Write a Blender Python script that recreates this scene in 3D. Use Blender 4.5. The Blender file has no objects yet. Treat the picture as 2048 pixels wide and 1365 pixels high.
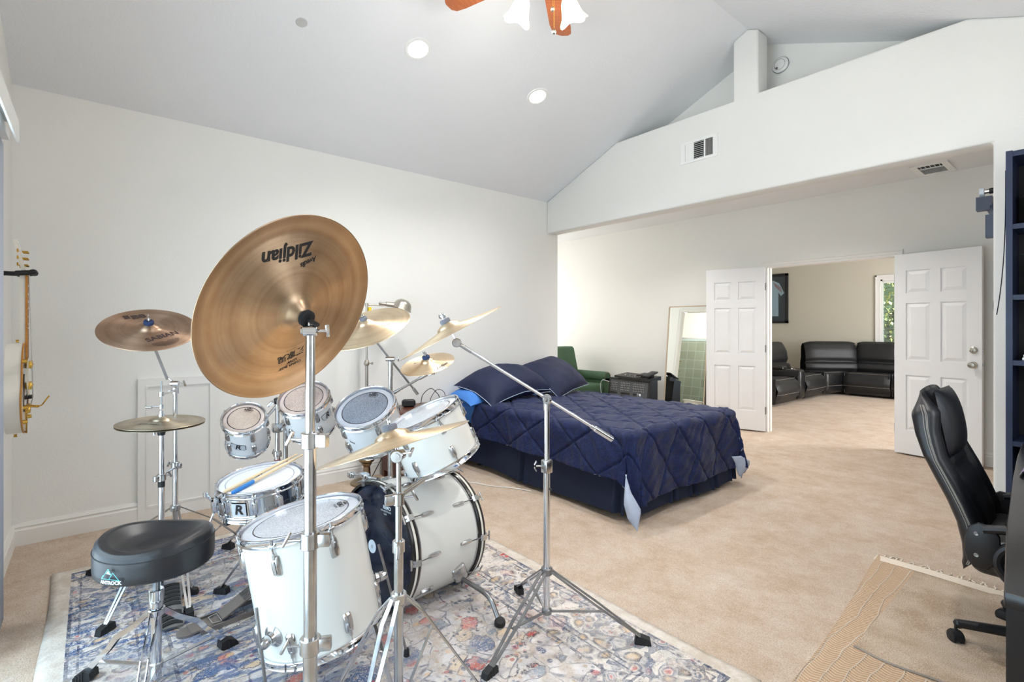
import bpy, bmesh, math, random
import numpy as np
from mathutils import Matrix, Vector

random.seed(7)
SC = bpy.context.scene
COL = SC.collection
PI = math.pi

# ------------------------------------------------------------------ camera
TH = math.radians(50.105)
cd = bpy.data.cameras.new('camera')
cd.sensor_width = 36
cd.lens = 1004.1 / 2048 * 36
cd.shift_y = -27.0 / 2048
cd.clip_start = 0.02
cam = bpy.data.objects.new('camera', cd)
cam.location = (0, 0, 1.30)
cam.rotation_euler = (PI / 2, 0, TH)
COL.objects.link(cam)
SC.camera = cam

# ------------------------------------------------------------------ world, lights, exposure
w = bpy.data.worlds.new('world')
SC.world = w
w.use_nodes = True
wt = w.node_tree
bgn = wt.nodes['Background']
sky = wt.nodes.new('ShaderNodeTexSky')
sky.sky_type = 'HOSEK_WILKIE'
sky.turbidity = 3.0
sky.sun_direction = (0.35, 0.45, 0.82)
wt.links.new(sky.outputs['Color'], bgn.inputs['Color'])
bgn.inputs['Strength'].default_value = 1.3


def area(name, loc, direction, sx, sy, power, color, spread=PI):
    l = bpy.data.lights.new(name, 'AREA')
    l.shape = 'RECTANGLE'
    l.size = sx
    l.size_y = sy
    l.energy = power
    l.color = color
    l.spread = spread
    o = bpy.data.objects.new(name, l)
    o.location = loc
    o.rotation_euler = Vector(direction).to_track_quat('-Z', 'Z').to_euler()
    COL.objects.link(o)
    return o


def point(name, loc, power, color, size=0.05):
    l = bpy.data.lights.new(name, 'POINT')
    l.energy = power
    l.color = color
    l.shadow_soft_size = size
    o = bpy.data.objects.new(name, l)
    o.location = loc
    COL.objects.link(o)
    return o


sun = bpy.data.lights.new('sun', 'SUN')
sun.energy = 15.0
sun.angle = 0.01
sun.color = (1.0, 0.96, 0.88)
so = bpy.data.objects.new('sun', sun)
so.rotation_euler = Vector((0.0, 0.27, -0.96)).to_track_quat('-Z', 'Y').to_euler()
COL.objects.link(so)
# daylight outside the sliding door and the alcove window, plus two added fills
area('daylight_slider', (-1.72, -0.60, 1.10), (0, 1, 0.0), 2.4, 2.0, 36, (0.84, 0.92, 1.0))
area('added_fill_right', (0.80, 1.9, 1.75), (-1, 0, 0.05), 2.6, 1.3, 22, (0.93, 0.96, 1.0))  # added room fill; the window it shines through is made up
area('daylight_alcove', (-7.35, 5.35, 1.6), (1, 0, 0), 1.4, 1.3, 24, (1.0, 0.99, 0.94))
area('added_fill_lounge', (1.85, 9.2, 1.5), (-1, 0, 0), 2.2, 1.5, 165, (0.96, 0.98, 1.0))  # added lounge fill through an unseen side opening, not the visible window
SC.view_settings.view_transform = 'Standard'
SC.view_settings.look = 'None'
SC.view_settings.gamma = 1.0
SC.view_settings.use_curve_mapping = False
SC.view_settings.exposure = 1.06


# ------------------------------------------------------------------ colour and material helpers
def srgb(r, g, b):
    def c(v):
        v /= 255.0
        return v / 12.92 if v <= 0.04045 else ((v + 0.055) / 1.055) ** 2.4
    return (c(r), c(g), c(b), 1.0)


class NT:
    """tiny node-tree writer"""
    def __init__(self, name):
        self.m = bpy.data.materials.new(name)
        self.m.use_nodes = True
        self.t = self.m.node_tree
        self.b = self.t.nodes['Principled BSDF']

    def n(self, typ, ins=None, **props):
        nd = self.t.nodes.new('ShaderNode' + typ)
        for k, v in props.items():
            setattr(nd, k, v)
        for k, v in (ins or {}).items():
            self.set(nd.inputs[k], v)
        return nd

    def set(self, sock, v):
        if isinstance(v, bpy.types.Node):
            v = v.outputs[0]
        if isinstance(v, bpy.types.NodeSocket):
            self.t.links.new(v, sock)
        else:
            sock.default_value = v

    def math(self, op, a, b=0.0, c=None, clamp=False):
        nd = self.n('Math', operation=op, use_clamp=clamp)
        self.set(nd.inputs[0], a)
        self.set(nd.inputs[1], b)
        if c is not None:
            self.set(nd.inputs[2], c)
        return nd.outputs[0]

    def mix(self, f, a, b):
        nd = self.n('Mix', data_type='RGBA')
        self.set(nd.inputs[0], f)
        self.set(nd.inputs[6], a)
        self.set(nd.inputs[7], b)
        return nd.outputs[2]

    def ramp(self, f, *stops):
        nd = self.n('ValToRGB')
        self.set(nd.inputs[0], f)
        e = nd.color_ramp.elements
        while len(e) < len(stops):
            e.new(0.5)
        for el, (p, c) in zip(e, stops):
            el.position = p
            el.color = c if not isinstance(c, (int, float)) else (c, c, c, 1)
        return nd.outputs[0]

    def co(self):
        return self.n('TexCoord').outputs['Object']

    def noise(self, scale, co=None, detail=3.0, rough=0.5, dist=0.0):
        nd = self.n('TexNoise', {'Scale': scale, 'Detail': detail, 'Roughness': rough, 'Distortion': dist})
        self.set(nd.inputs['Vector'], co if co is not None else self.co())
        return nd.outputs[0]

    def bump(self, h, strength=0.3, dist=0.01):
        nd = self.n('Bump', {'Strength': strength, 'Distance': dist, 'Height': h})
        self.set(self.b.inputs['Normal'], nd)
        return nd

    def base(self, c):
        self.set(self.b.inputs['Base Color'], c)

    def p(self, **kw):
        for k, v in kw.items():
            self.set(self.b.inputs[k.replace('_', ' ')], v)


def simple(name, col, rough=0.5, metal=0.0, nscale=None, nstr=0.0, ndist=0.002, var=0.06, vscale=6, **kw):
    """principled with slight procedural mottling and relief"""
    t = NT(name)
    c = srgb(*col)
    co = t.co()
    f = t.noise(vscale, co, 4)
    d = tuple(x * (1 - var) for x in c[:3]) + (1,)
    l = tuple(min(1, x * (1 + var)) for x in c[:3]) + (1,)
    t.base(t.ramp(f, (0.35, d), (0.65, l)))
    t.p(Roughness=rough, Metallic=metal)
    if nscale:
        t.bump(t.noise(nscale, co, 2), nstr, ndist)
    for k, v in kw.items():
        t.p(**{k: v})
    return t.m


M = {}
M['wall'] = simple('cream_wall_paint', (234, 233, 229), 0.85, nscale=90, nstr=0.22, ndist=0.004, var=0.012, vscale=1.2)
M['ceiling'] = simple('ceiling_paint', (231, 232, 234), 0.9, nscale=55, nstr=0.3, ndist=0.006, var=0.012, vscale=1.1)
M['trim'] = simple('white_trim_paint', (232, 230, 226), 0.45, nscale=30, nstr=0.03, var=0.01)
M['door'] = simple('white_door_paint', (236, 236, 237), 0.4, nscale=30, nstr=0.03, var=0.01)
M['lounge_wall'] = simple('lounge_wall_paint', (205, 200, 185), 0.85, nscale=90, nstr=0.2, ndist=0.004, var=0.012, vscale=1.2)
M['chrome'] = simple('polished_chrome', (222, 224, 228), 0.09, 1.0, nscale=40, nstr=0.03, ndist=0.001, var=0.03)
M['chrome_worn'] = simple('worn_chrome', (196, 196, 196), 0.22, 1.0, nscale=160, nstr=0.08, ndist=0.001, var=0.10, vscale=30)
M['chrome_dark'] = simple('dull_steel', (150, 150, 152), 0.34, 1.0, nscale=120, nstr=0.08, ndist=0.001, var=0.15, vscale=20)
M['nickel'] = simple('brushed_nickel', (188, 182, 172), 0.3, 1.0, nscale=200, nstr=0.05, var=0.05)
M['bronze'] = simple('antique_bronze', (150, 132, 108), 0.33, 1.0, nscale=90, nstr=0.05, var=0.08)
M['gold'] = simple('gold_hardware', (214, 170, 80), 0.2, 1.0, nscale=60, nstr=0.03)
M['rubber'] = simple('black_rubber', (26, 26, 28), 0.6, nscale=120, nstr=0.1)
M['black_plastic'] = simple('black_plastic', (22, 22, 25), 0.42, nscale=220, nstr=0.08)
M['felt'] = simple('grey_felt', (118, 122, 134), 0.95, nscale=400, nstr=0.4)
M['felt_blue'] = simple('navy_felt', (40, 58, 96), 0.95, nscale=400, nstr=0.4)
M['felt_black'] = simple('black_felt', (30, 30, 32), 0.95, nscale=400, nstr=0.4)
M['shell_white'] = simple('white_drum_wrap', (226, 227, 229), 0.16, nscale=3, nstr=0.02, var=0.01)
M['shell_cream'] = simple('aged_white_drum_wrap', (222, 221, 215), 0.2, nscale=3, nstr=0.02, var=0.02, vscale=3)
M['ink'] = simple('black_ink', (22, 18, 18), 0.5)
M['ink_brown'] = simple('dark_brown_ink', (62, 40, 36), 0.5)
M['ink_white'] = simple('white_ink', (225, 235, 245), 0.5)
M['ink_teal'] = simple('teal_ink', (96, 205, 215), 0.5)
M['red_tag'] = simple('red_tag', (150, 28, 36), 0.4)
M['badge'] = simple('brushed_badge', (198, 204, 212), 0.35, 0.15, var=0.05)
M['hoop_black'] = simple('black_hoop_lacquer', (38, 34, 32), 0.25)
M['hoop_white'] = simple('cream_hoop_inlay', (228, 224, 212), 0.3)
M['hoop_tan'] = simple('worn_brown_hoop', (150, 112, 88), 0.35, nscale=60, nstr=0.1)
M['drumstick'] = simple('hickory_wood', (222, 198, 160), 0.5, nscale=40, nstr=0.1, var=0.08, vscale=12)
M['blue_grip'] = simple('blue_grip_tape', (36, 118, 190), 0.6, nscale=90, nstr=0.2)
M['sheet'] = simple('bright_blue_sheet', (70, 132, 214), 0.8, nscale=25, nstr=0.25, ndist=0.01, var=0.06)
M['sheet_pale'] = simple('pale_blue_lining', (172, 184, 206), 0.85, nscale=25, nstr=0.3, ndist=0.01, var=0.08)
M['piping'] = simple('pale_piping', (170, 185, 205), 0.8)
M['white_plastic'] = simple('white_plastic', (236, 236, 234), 0.4, var=0.01)
M['vent_dark'] = simple('vent_void', (40, 40, 42), 0.8)
M['blue_black'] = simple('blue_black_laminate', (28, 40, 68), 0.4, nscale=60, nstr=0.06, var=0.12, vscale=8)
M['desk'] = simple('black_desk_laminate', (16, 15, 18), 0.28, nscale=80, nstr=0.05, var=0.15, vscale=7)
M['green_fabric'] = simple('green_upholstery', (66, 96, 70), 0.7, nscale=220, nstr=0.25, var=0.08)
M['pillow_pattern'] = None


def wood(name, c1, c2, scale=1.0, rough=0.35):
    t = NT(name)
    mp = t.n('Mapping', {'Vector': t.co(), 'Scale': (22 * scale, 2.2 * scale, 22 * scale)})
    f = t.noise(3.0, mp.outputs[0], 6, 0.6, 1.2)
    t.base(t.ramp(f, (0.3, srgb(*c1)), (0.7, srgb(*c2))))
    t.p(Roughness=rough)
    t.bump(f, 0.06, 0.002)
    return t.m


M['fan_wood'] = wood('orange_brown_blade_wood', (150, 78, 42), (184, 106, 62))
M['nightstand'] = wood('dark_cherry_wood', (70, 34, 24), (104, 54, 38), 0.7)
M['guitar_wood'] = wood('amber_binding_wood', (176, 112, 44), (206, 148, 66), 2)
M['fretboard'] = wood('dark_fretboard', (56, 40, 32), (92, 66, 50), 3)


def leather(name, col, rough=0.32, crease=0.35):
    t = NT(name)
    co = t.co()
    v = t.n('TexVoronoi', {'Scale': 260.0, 'Vector': co})
    n2 = t.noise(9, co, 3, 0.5, 0.6)
    h = t.math('ADD', t.math('MULTIPLY', v.outputs[0], 0.25), t.math('MULTIPLY', n2, 1.2))
    c = srgb(*col)
    t.base(t.ramp(n2, (0.3, tuple(x * .8 for x in c[:3]) + (1,)), (0.7, tuple(x * 1.25 for x in c[:3]) + (1,))))
    t.p(Roughness=rough)
    t.p(**{'Specular IOR Level': 0.6})
    t.bump(h, crease, 0.006)
    return t.m


M['leather'] = leather('black_leather', (20, 20, 22))
M['leather_sofa'] = leather('black_sofa_leather', (20, 20, 22), 0.5, 0.3)
M['leather_chair'] = leather('black_bonded_leather', (17, 18, 22), 0.38, 0.12)
M['vinyl'] = leather('black_grained_vinyl', (26, 26, 30), 0.36, 0.08)
M['stitch'] = simple('grey_thread', (150, 145, 138), 0.8)


def carpet():
    t = NT('tan_carpet')
    co = t.co()
    patch = t.noise(3.4, co, 6, 0.62, 0.25)
    patch2 = t.noise(11.0, co, 4, 0.6, 0.2)
    fib = t.noise(170, co, 3, 0.8)
    patch3 = t.noise(45.0, co, 3, 0.7)
    f = t.math('ADD', t.math('ADD', t.math('MULTIPLY', patch, 0.42), t.math('MULTIPLY', patch2, 0.30)), t.math('MULTIPLY', patch3, 0.28))
    c = t.ramp(f, (0.38, srgb(206, 178, 150)), (0.50, srgb(222, 200, 178)), (0.62, srgb(233, 217, 200)))
    sx = t.n('SeparateXYZ', {'Vector': co})
    # woven pin-grid left by the loops
    gx = t.math('PINGPONG', t.math('MULTIPLY', sx.outputs[0], 17.0), 0.5)
    gy = t.math('PINGPONG', t.math('MULTIPLY', sx.outputs[1], 17.0), 0.5)
    g = t.math('MINIMUM', gx, gy)
    line = t.ramp(g, (0.0, 1.0), (0.06, 0.0))
    mask = t.ramp(t.noise(0.8, co, 2), (0.5, 0.0), (0.62, 1.0))
    lf = t.math('MULTIPLY', t.math('MULTIPLY', line, mask), 0.30)
    c = t.mix(lf, c, srgb(232, 212, 184))
    c = t.mix(t.math('MULTIPLY', t.ramp(fib, (0.38, 1.0), (0.52, 0.0)), 0.5), c, srgb(140, 108, 82))
    t.base(c)
    t.p(Roughness=1.0)
    t.p(**{'Specular IOR Level': 0.1, 'Sheen Weight': 0.2})
    t.bump(t.math('ADD', fib, t.math('MULTIPLY', patch2, 0.8)), 0.8, 0.012)
    return t.m


M['carpet'] = carpet()


def persian(cx, cy, hx, hy):
    """distressed oriental rug, pattern mirrored about both axes of the rug"""
    t = NT('distressed_oriental_rug')
    co = t.co()
    warp = t.n('TexNoise', {'Scale': 7.0, 'Detail': 2.0, 'Vector': co})
    wv = t.n('VectorMath', {0: warp.outputs[1], 1: (0.5, 0.5, 0.5)}, operation='SUBTRACT')
    wv2 = t.n('VectorMath', {0: wv.outputs[0]}, operation='SCALE')
    wv2.inputs['Scale'].default_value = 0.09
    cow = t.n('VectorMath', {0: co, 1: wv2.outputs[0]}, operation='ADD')
    s = t.n('SeparateXYZ', {'Vector': cow.outputs[0]})
    s0 = t.n('SeparateXYZ', {'Vector': co})
    ax = t.math('ABSOLUTE', s.outputs[0])
    ay = t.math('ABSOLUTE', s.outputs[1])
    ax0 = t.math('ABSOLUTE', s0.outputs[0])
    ay0 = t.math('ABSOLUTE', s0.outputs[1])
    ed = t.math('MINIMUM', t.math('SUBTRACT', hx, ax0), t.math('SUBTRACT', hy, ay0))  # distance to edge
    mir = t.n('CombineXYZ', {0: ax, 1: ay, 2: 0.0})
    fine = t.noise(150, co, 2, 0.8)
    mid = t.noise(16, co, 5, 0.7)
    big = t.noise(1.6, co, 3, 0.6)
    # streaky wear running across
    stm = t.n('Mapping', {'Vector': co, 'Scale': (26, 7, 1)})
    stm.inputs['Rotation'].default_value = (0, 0, 0.5)
    streak = t.noise(1.0, stm.outputs[0], 5, 0.65)
    base = t.ramp(mid, (0.38, srgb(186, 172, 158)), (0.60, srgb(214, 208, 206)))
    # motif cells
    v = t.n('TexVoronoi', {'Scale': 8.0, 'Vector': mir.outputs[0], 'Randomness': 0.85})
    vd, vc = v.outputs['Distance'], v.outputs['Color']
    sc = t.n('SeparateColor', {'Color': vc})
    pr = sc.outputs[0]
    jag = t.math('ADD', vd, t.math('MULTIPLY', t.math('SUBTRACT', mid, 0.5), 0.5))
    inside = t.ramp(jag, (0.42, 1.0), (0.45, 0.0))
    ringm = t.math('MULTIPLY', t.ramp(jag, (0.41, 0.0), (0.43, 1.0)), t.ramp(jag, (0.45, 1.0), (0.48, 0.0)))
    colA = t.ramp(pr, (0.0, srgb(182, 72, 66)), (0.2, srgb(202, 116, 100)), (0.33, srgb(52, 86, 130)), (0.48, srgb(122, 140, 154)),
                  (0.66, srgb(214, 190, 158)), (0.82, srgb(216, 208, 200)))
    colA.node.color_ramp.interpolation = 'CONSTANT'
    wear = t.ramp(t.math('ADD', t.math('MULTIPLY', fine, 0.7), t.math('MULTIPLY', streak, 0.5)), (0.58, 1.0), (0.66, 0.12))
    c = t.mix(t.math('MULTIPLY', inside, t.math('MULTIPLY', wear, 0.9)), base, colA)
    c = t.mix(t.math('MULTIPLY', ringm, t.math('MULTIPLY', wear, 0.8)), c, srgb(58, 58, 72))
    # small flowers
    v2 = t.n('TexVoronoi', {'Scale': 17.0, 'Vector': mir.outputs[0], 'Randomness': 0.7})
    s2 = t.n('SeparateColor', {'Color': v2.outputs['Color']})
    in2 = t.math('MULTIPLY', t.ramp(v2.outputs['Distance'], (0.25, 1.0), (0.33, 0.0)), t.math('GREATER_THAN', s2.outputs[1], 0.42))
    col2 = t.ramp(s2.outputs[0], (0.0, srgb(186, 60, 62)), (0.3, srgb(40, 66, 112)), (0.62, srgb(216, 174, 122)), (0.8, srgb(96, 120, 140)))
    col2.node.color_ramp.interpolation = 'CONSTANT'
    c = t.mix(t.math('MULTIPLY', in2, t.math('MULTIPLY', wear, 0.85)), c, col2)
    # fine woven speckle of navy, grey and rust between the motifs
    v5 = t.n('TexVoronoi', {'Scale': 42.0, 'Vector': mir.outputs[0], 'Randomness': 1.0})
    s5 = t.n('SeparateColor', {'Color': v5.outputs['Color']})
    col5 = t.ramp(s5.outputs[0], (0.0, srgb(46, 56, 84)), (0.4, srgb(110, 118, 130)), (0.65, srgb(176, 148, 116)), (0.85, srgb(170, 84, 76)))
    col5.node.color_ramp.interpolation = 'CONSTANT'
    m5 = t.math('MULTIPLY', t.math('MULTIPLY', t.math('GREATER_THAN', s5.outputs[1], 0.45), t.ramp(v5.outputs['Distance'], (0.32, 1.0), (0.42, 0.0))), t.ramp(t.noise(5.0, co, 3, 0.6), (0.44, 0.0), (0.52, 1.0)))
    c = t.mix(t.math('MULTIPLY', m5, 0.75), c, col5)
    # outlines of vines: voronoi edges
    v3 = t.n('TexVoronoi', {'Scale': 8.5, 'Vector': mir.outputs[0]}, feature='DISTANCE_TO_EDGE')
    ln = t.math('MULTIPLY', t.ramp(v3.outputs['Distance'], (0.012, 1.0), (0.030, 0.0)), t.ramp(mid, (0.42, 0.0), (0.55, 1.0)))
    c = t.mix(t.math('MULTIPLY', ln, 0.65), c, srgb(58, 62, 80))
    # blue wear wash, stronger towards the door side
    wash = t.math('MULTIPLY', t.ramp(streak, (0.48, 0.0), (0.54, 1.0)), t.ramp(big, (0.34, 0.0), (0.48, 1.0)))
    lft = t.ramp(t.math('ADD', t.math('MULTIPLY', s0.outputs[1], -0.35), t.math('ADD', 0.32, t.math('MULTIPLY', s0.outputs[0], -0.12))), (0.2, 0.15), (0.6, 1.0))
    c = t.mix(t.math('MULTIPLY', t.math('MULTIPLY', wash, lft), 0.95), c, srgb(34, 82, 136))
    # border bands
    bz = t.math('MULTIPLY', t.math('GREATER_THAN', 0.40, ed), t.math('GREATER_THAN', ed, 0.075))
    v4 = t.n('TexVoronoi', {'Scale': 16.0, 'Vector': mir.outputs[0], 'Randomness': 0.8})
    s4 = t.n('SeparateColor', {'Color': v4.outputs['Color']})
    bc = t.ramp(t.math('ADD', v4.outputs['Distance'], t.math('MULTIPLY', t.math('SUBTRACT', mid, 0.5), 0.4)),
                (0.14, srgb(196, 74, 66)), (0.20, srgb(222, 212, 200)), (0.30, srgb(66, 86, 118)), (0.46, srgb(212, 204, 194)), (0.56, srgb(92, 102, 118)))
    bc2 = t.mix(t.ramp(s4.outputs[0], (0.45, 0.0), (0.5, 1.0)), bc, t.ramp(v4.outputs['Distance'], (0.2, srgb(206, 172, 124)), (0.4, srgb(58, 62, 76)), (0.55, srgb(216, 208, 198))))
    c = t.mix(t.math('MULTIPLY', bz, t.math('MULTIPLY', wear, 0.8)), c, bc2)
    for d0, wd in ((0.082, 0.006), (0.115, 0.004), (0.30, 0.005), (0.325, 0.004), (0.40, 0.007)):
        l = t.math('LESS_THAN', t.math('ABSOLUTE', t.math('SUBTRACT', ed, d0)), wd)
        c = t.mix(t.math('MULTIPLY', l, t.math('MULTIPLY', t.ramp(mid, (0.42, 0.1), (0.55, 1.0)), 0.75)), c, srgb(52, 60, 84))
    # plain cream selvedge
    c = t.mix(t.math('LESS_THAN', ed, 0.075), c, t.ramp(mid, (0.4, srgb(192, 180, 166)), (0.6, srgb(212, 204, 194))))
    # faded yarn showing through
    c = t.mix(t.math('MULTIPLY', t.ramp(t.math('ADD', t.math('MULTIPLY', big, 0.5), t.math('MULTIPLY', fine, 0.5)), (0.44, 1.0), (0.50, 0.0)), 0.25), c, srgb(224, 220, 220))
    t.base(c)
    t.p(Roughness=1.0)
    t.p(**{'Specular IOR Level': 0.1})
    t.bump(t.math('ADD', fine, t.math('MULTIPLY', mid, 0.6)), 0.5, 0.006)
    return t.m


def cymbal(name, c1, c2, rough=0.3, rings=2300.0, patina=0.35, aniso=0.85):
    t = NT(name)
    co = t.co()
    s = t.n('SeparateXYZ', {'Vector': co})
    r = t.math('SQRT', t.math('ADD', t.math('MULTIPLY', s.outputs[0], s.outputs[0]), t.math('MULTIPLY', s.outputs[1], s.outputs[1])))
    groove = t.math('SINE', t.math('MULTIPLY', r, rings))
    rn = t.n('TexNoise', {'Scale': 34.0, 'Detail': 3.0}, noise_dimensions='1D')
    t.set(rn.inputs['W'], r)
    n1 = t.noise(7, co, 5, 0.6, 0.5)
    f = t.math('ADD', t.math('MULTIPLY', rn.outputs[0], 0.5), t.math('MULTIPLY', n1, 0.5))
    t.base(t.ramp(f, (0.36, srgb(*c1)), (0.62, srgb(*c2))))
    t.p(Metallic=1.0, Roughness=t.math('ADD', rough, t.math('MULTIPLY', n1, 0.12)))
    tg = t.n('Tangent', direction_type='RADIAL', axis='Z')
    t.p(Anisotropic=aniso, Tangent=tg)
    t.p(**{'Anisotropic Rotation': 0.25})
    t.bump(groove, 0.05, 0.0003)
    return t.m


M['cym_china'] = cymbal('bronze_china_cymbal', (170, 142, 114), (200, 174, 144), 0.34, 2300)
M['cym_dull'] = cymbal('dull_bronze_cymbal', (160, 130, 108), (188, 160, 138), 0.36, 2300)
M['cym_bright'] = cymbal('bright_bronze_cymbal', (228, 200, 164), (246, 226, 194), 0.30, 2300)
M['cym_hat'] = cymbal('grey_bronze_cymbal', (160, 148, 128), (198, 184, 162), 0.34, 2300)


def drumhead(name, R, c1, c2, ring=0.77, ringcol=(40, 34, 40), rim=None, rough=0.35, speck=0.5):
    t = NT(name)
    co = t.co()
    s = t.n('SeparateXYZ', {'Vector': co})
    r = t.math('SQRT', t.math('ADD', t.math('MULTIPLY', s.outputs[0], s.outputs[0]), t.math('MULTIPLY', s.outputs[1], s.outputs[1])))
    sp = t.noise(160, co, 3, 0.7)
    pt = t.noise(9, co, 3, 0.6)
    c = t.ramp(t.math('ADD', t.math('MULTIPLY', sp, speck), t.math('MULTIPLY', pt, 1 - speck)), (0.4, srgb(*c1)), (0.6, srgb(*c2)))
    if rim:
        c = t.mix(t.math('GREATER_THAN', r, ring * R), c, t.ramp(pt, (0.4, srgb(*[x * .94 for x in rim])), (0.6, srgb(*rim))))
    rg = t.math('LESS_THAN', t.math('ABSOLUTE', t.math('SUBTRACT', r, ring * R)), 0.0022)
    c = t.mix(rg, c, srgb(*ringcol))
    t.base(c)
    t.p(Roughness=rough)
    t.bump(sp, 0.1, 0.001)
    return t.m


def emit(name, col, strength):
    t = NT(name)
    t.base(srgb(*col))
    t.p(Roughness=0.5)
    t.p(**{'Emission Color': srgb(*col), 'Emission Strength': strength})
    return t.m


def glass(name, col=(235, 245, 250), alpha=0.12, rough=0.03):
    t = NT(name)
    tr = t.n('BsdfTransparent', {'Color': srgb(*col)})
    gl = t.n('BsdfGlossy', {'Roughness': rough})
    lw = t.n('LayerWeight', {'Blend': 0.5})
    fr = t.math('ADD', t.math('MULTIPLY', t.math('POWER', lw.outputs[1], 4.0), 0.6), 0.03)
    mx = t.n('MixShader')
    t.set(mx.inputs[0], t.math('ADD', fr, alpha * 0.1))
    t.t.links.new(tr.outputs[0], mx.inputs[1])
    t.t.links.new(gl.outputs[0], mx.inputs[2])
    t.t.links.new(mx.outputs[0], t.t.nodes['Material Output'].inputs['Surface'])
    return t.m


M['glass'] = glass('clear_window_glass')
M['mirror'] = simple('silvered_mirror', (236, 240, 238), 0.015, 1.0, var=0.0)


# ------------------------------------------------------------------ geometry helpers: everything is (verts, faces)
class Geo:
    def __init__(self):
        self.v, self.f = [], []

    def add(self, vf, m=None):
        v, f = vf
        o = len(self.v)
        if m is not None:
            v = [tuple(m @ Vector(p)) for p in v]
        self.v += [tuple(p) for p in v]
        self.f += [tuple(i + o for i in q) for q in f]
        return self


def box(sx, sy, sz, c=(0, 0, 0)):
    x, y, z = sx / 2, sy / 2, sz / 2
    v = [(c[0] + a * x, c[1] + b * y, c[2] + d * z) for d in (-1, 1) for b in (-1, 1) for a in (-1, 1)]
    return v, [(0, 2, 3, 1), (4, 5, 7, 6), (0, 1, 5, 4), (2, 6, 7, 3), (0, 4, 6, 2), (1, 3, 7, 5)]


def bx(x0, x1, y0, y1, z0, z1):
    return box(abs(x1 - x0), abs(y1 - y0), abs(z1 - z0), ((x0 + x1) / 2, (y0 + y1) / 2, (z0 + z1) / 2))


def rbox(sx, sy, sz, r=0.01, seg=3, c=(0, 0, 0), sub=0):
    bm = bmesh.new()
    bmesh.ops.create_cube(bm, size=1)
    bmesh.ops.scale(bm, vec=(sx, sy, sz), verts=bm.verts)
    bmesh.ops.bevel(bm, geom=list(bm.edges), offset=r, segments=seg, profile=0.5, affect='EDGES')
    v = [(p.co.x + c[0], p.co.y + c[1], p.co.z + c[2]) for p in bm.verts]
    f = [tuple(q.index for q in fc.verts) for fc in bm.faces]
    bm.free()
    return v, f


def lathe(prof, n=40, a0=0.0, a1=2 * PI):
    full = abs(a1 - a0 - 2 * PI) < 1e-6
    v, f, rows = [], [], []
    cnt = n if full else n + 1
    for r, z in prof:
        if abs(r) < 1e-7:
            rows.append([len(v)])
            v.append((0, 0, z))
        else:
            rows.append(list(range(len(v), len(v) + cnt)))
            for i in range(cnt):
                a = a0 + (a1 - a0) * i / n
                v.append((r * math.cos(a), r * math.sin(a), z))
    for A, B in zip(rows, rows[1:]):
        for i in range(n):
            j = (i + 1) % cnt if full else i + 1
            if len(A) == 1 and len(B) == 1:
                continue
            if len(A) == 1:
                f.append((A[0], B[j], B[i]))
            elif len(B) == 1:
                f.append((A[i], A[j], B[0]))
            else:
                f.append((A[i], A[j], B[j], B[i]))
    return v, f


def cyl(r, z0, z1, n=16, r2=None, bev=0.0):
    r2 = r if r2 is None else r2
    if bev:
        return lathe([(0, z0), (r - bev, z0), (r, z0 + bev), (r2, z1 - bev), (r2 - bev, z1), (0, z1)], n)
    return lathe([(0, z0), (r, z0), (r2, z1), (0, z1)], n)


def align(p0, p1, up=(0, 0, 1)):
    """matrix: local z along p0->p1, origin p0"""
    p0, p1 = Vector(p0), Vector(p1)
    z = (p1 - p0).normalized()
    u = Vector(up)
    if abs(z.dot(u)) > 0.98:
        u = Vector((1, 0, 0)) if abs(z.x) < 0.9 else Vector((0, 1, 0))
    x = u.cross(z).normalized()
    y = z.cross(x)
    m = Matrix((x, y, z)).transposed().to_4x4()
    m.translation = p0
    return m


def rod(p0, p1, r, n=12, r2=None, bev=0.0):
    m = align(p0, p1)
    L = (Vector(p1) - Vector(p0)).length
    v, f = cyl(r, 0, L, n, r2, bev)
    return [tuple(m @ Vector(p)) for p in v], f


def bar(p0, p1, wdt, thk, up=(0, 0, 1)):
    """flat bar; wdt across, thk towards up"""
    m = align(p0, p1, up)
    L = (Vector(p1) - Vector(p0)).length
    v, f = box(wdt, thk, L, (0, 0, L / 2))
    return [tuple(m @ Vector(p)) for p in v], f


def tube(pts, r, n=10, caps=True):
    pts = [Vector(p) for p in pts]
    rs = r if isinstance(r, (list, tuple)) else [r] * len(pts)
    v, f = [], []
    t0 = (pts[1] - pts[0]).normalized()
    ref = Vector((0, 0, 1)) if abs(t0.z) < 0.9 else Vector((1, 0, 0))
    u = t0.cross(ref).normalized()
    for i, p in enumerate(pts):
        t = (pts[min(i + 1, len(pts) - 1)] - pts[max(i - 1, 0)]).normalized()
        u = (u - t * u.dot(t)).normalized()
        w_ = t.cross(u)
        for k in range(n):
            a = 2 * PI * k / n
            v.append(tuple(p + (u * math.cos(a) + w_ * math.sin(a)) * rs[i]))
    for i in range(len(pts) - 1):
        for k in range(n):
            a, b = i * n + k, i * n + (k + 1) % n
            f.append((a, b, b + n, a + n))
    if caps:
        f.append(tuple(range(n - 1, -1, -1)))
        f.append(tuple(range((len(pts) - 1) * n, len(pts) * n)))
    return v, f


def smooth_path(pts, k=6):
    """Catmull-Rom"""
    P_ = [Vector(p) for p in pts]
    P_ = [2 * P_[0] - P_[1]] + P_ + [2 * P_[-1] - P_[-2]]
    out = []
    for i in range(1, len(P_) - 2):
        a, b, c, d = P_[i - 1:i + 3]
        for j in range(k):
            t = j / k
            out.append(0.5 * ((2 * b) + (c - a) * t + (2 * a - 5 * b + 4 * c - d) * t * t + (3 * b - a - 3 * c + d) * t ** 3))
    out.append(P_[-2])
    return out


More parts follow.
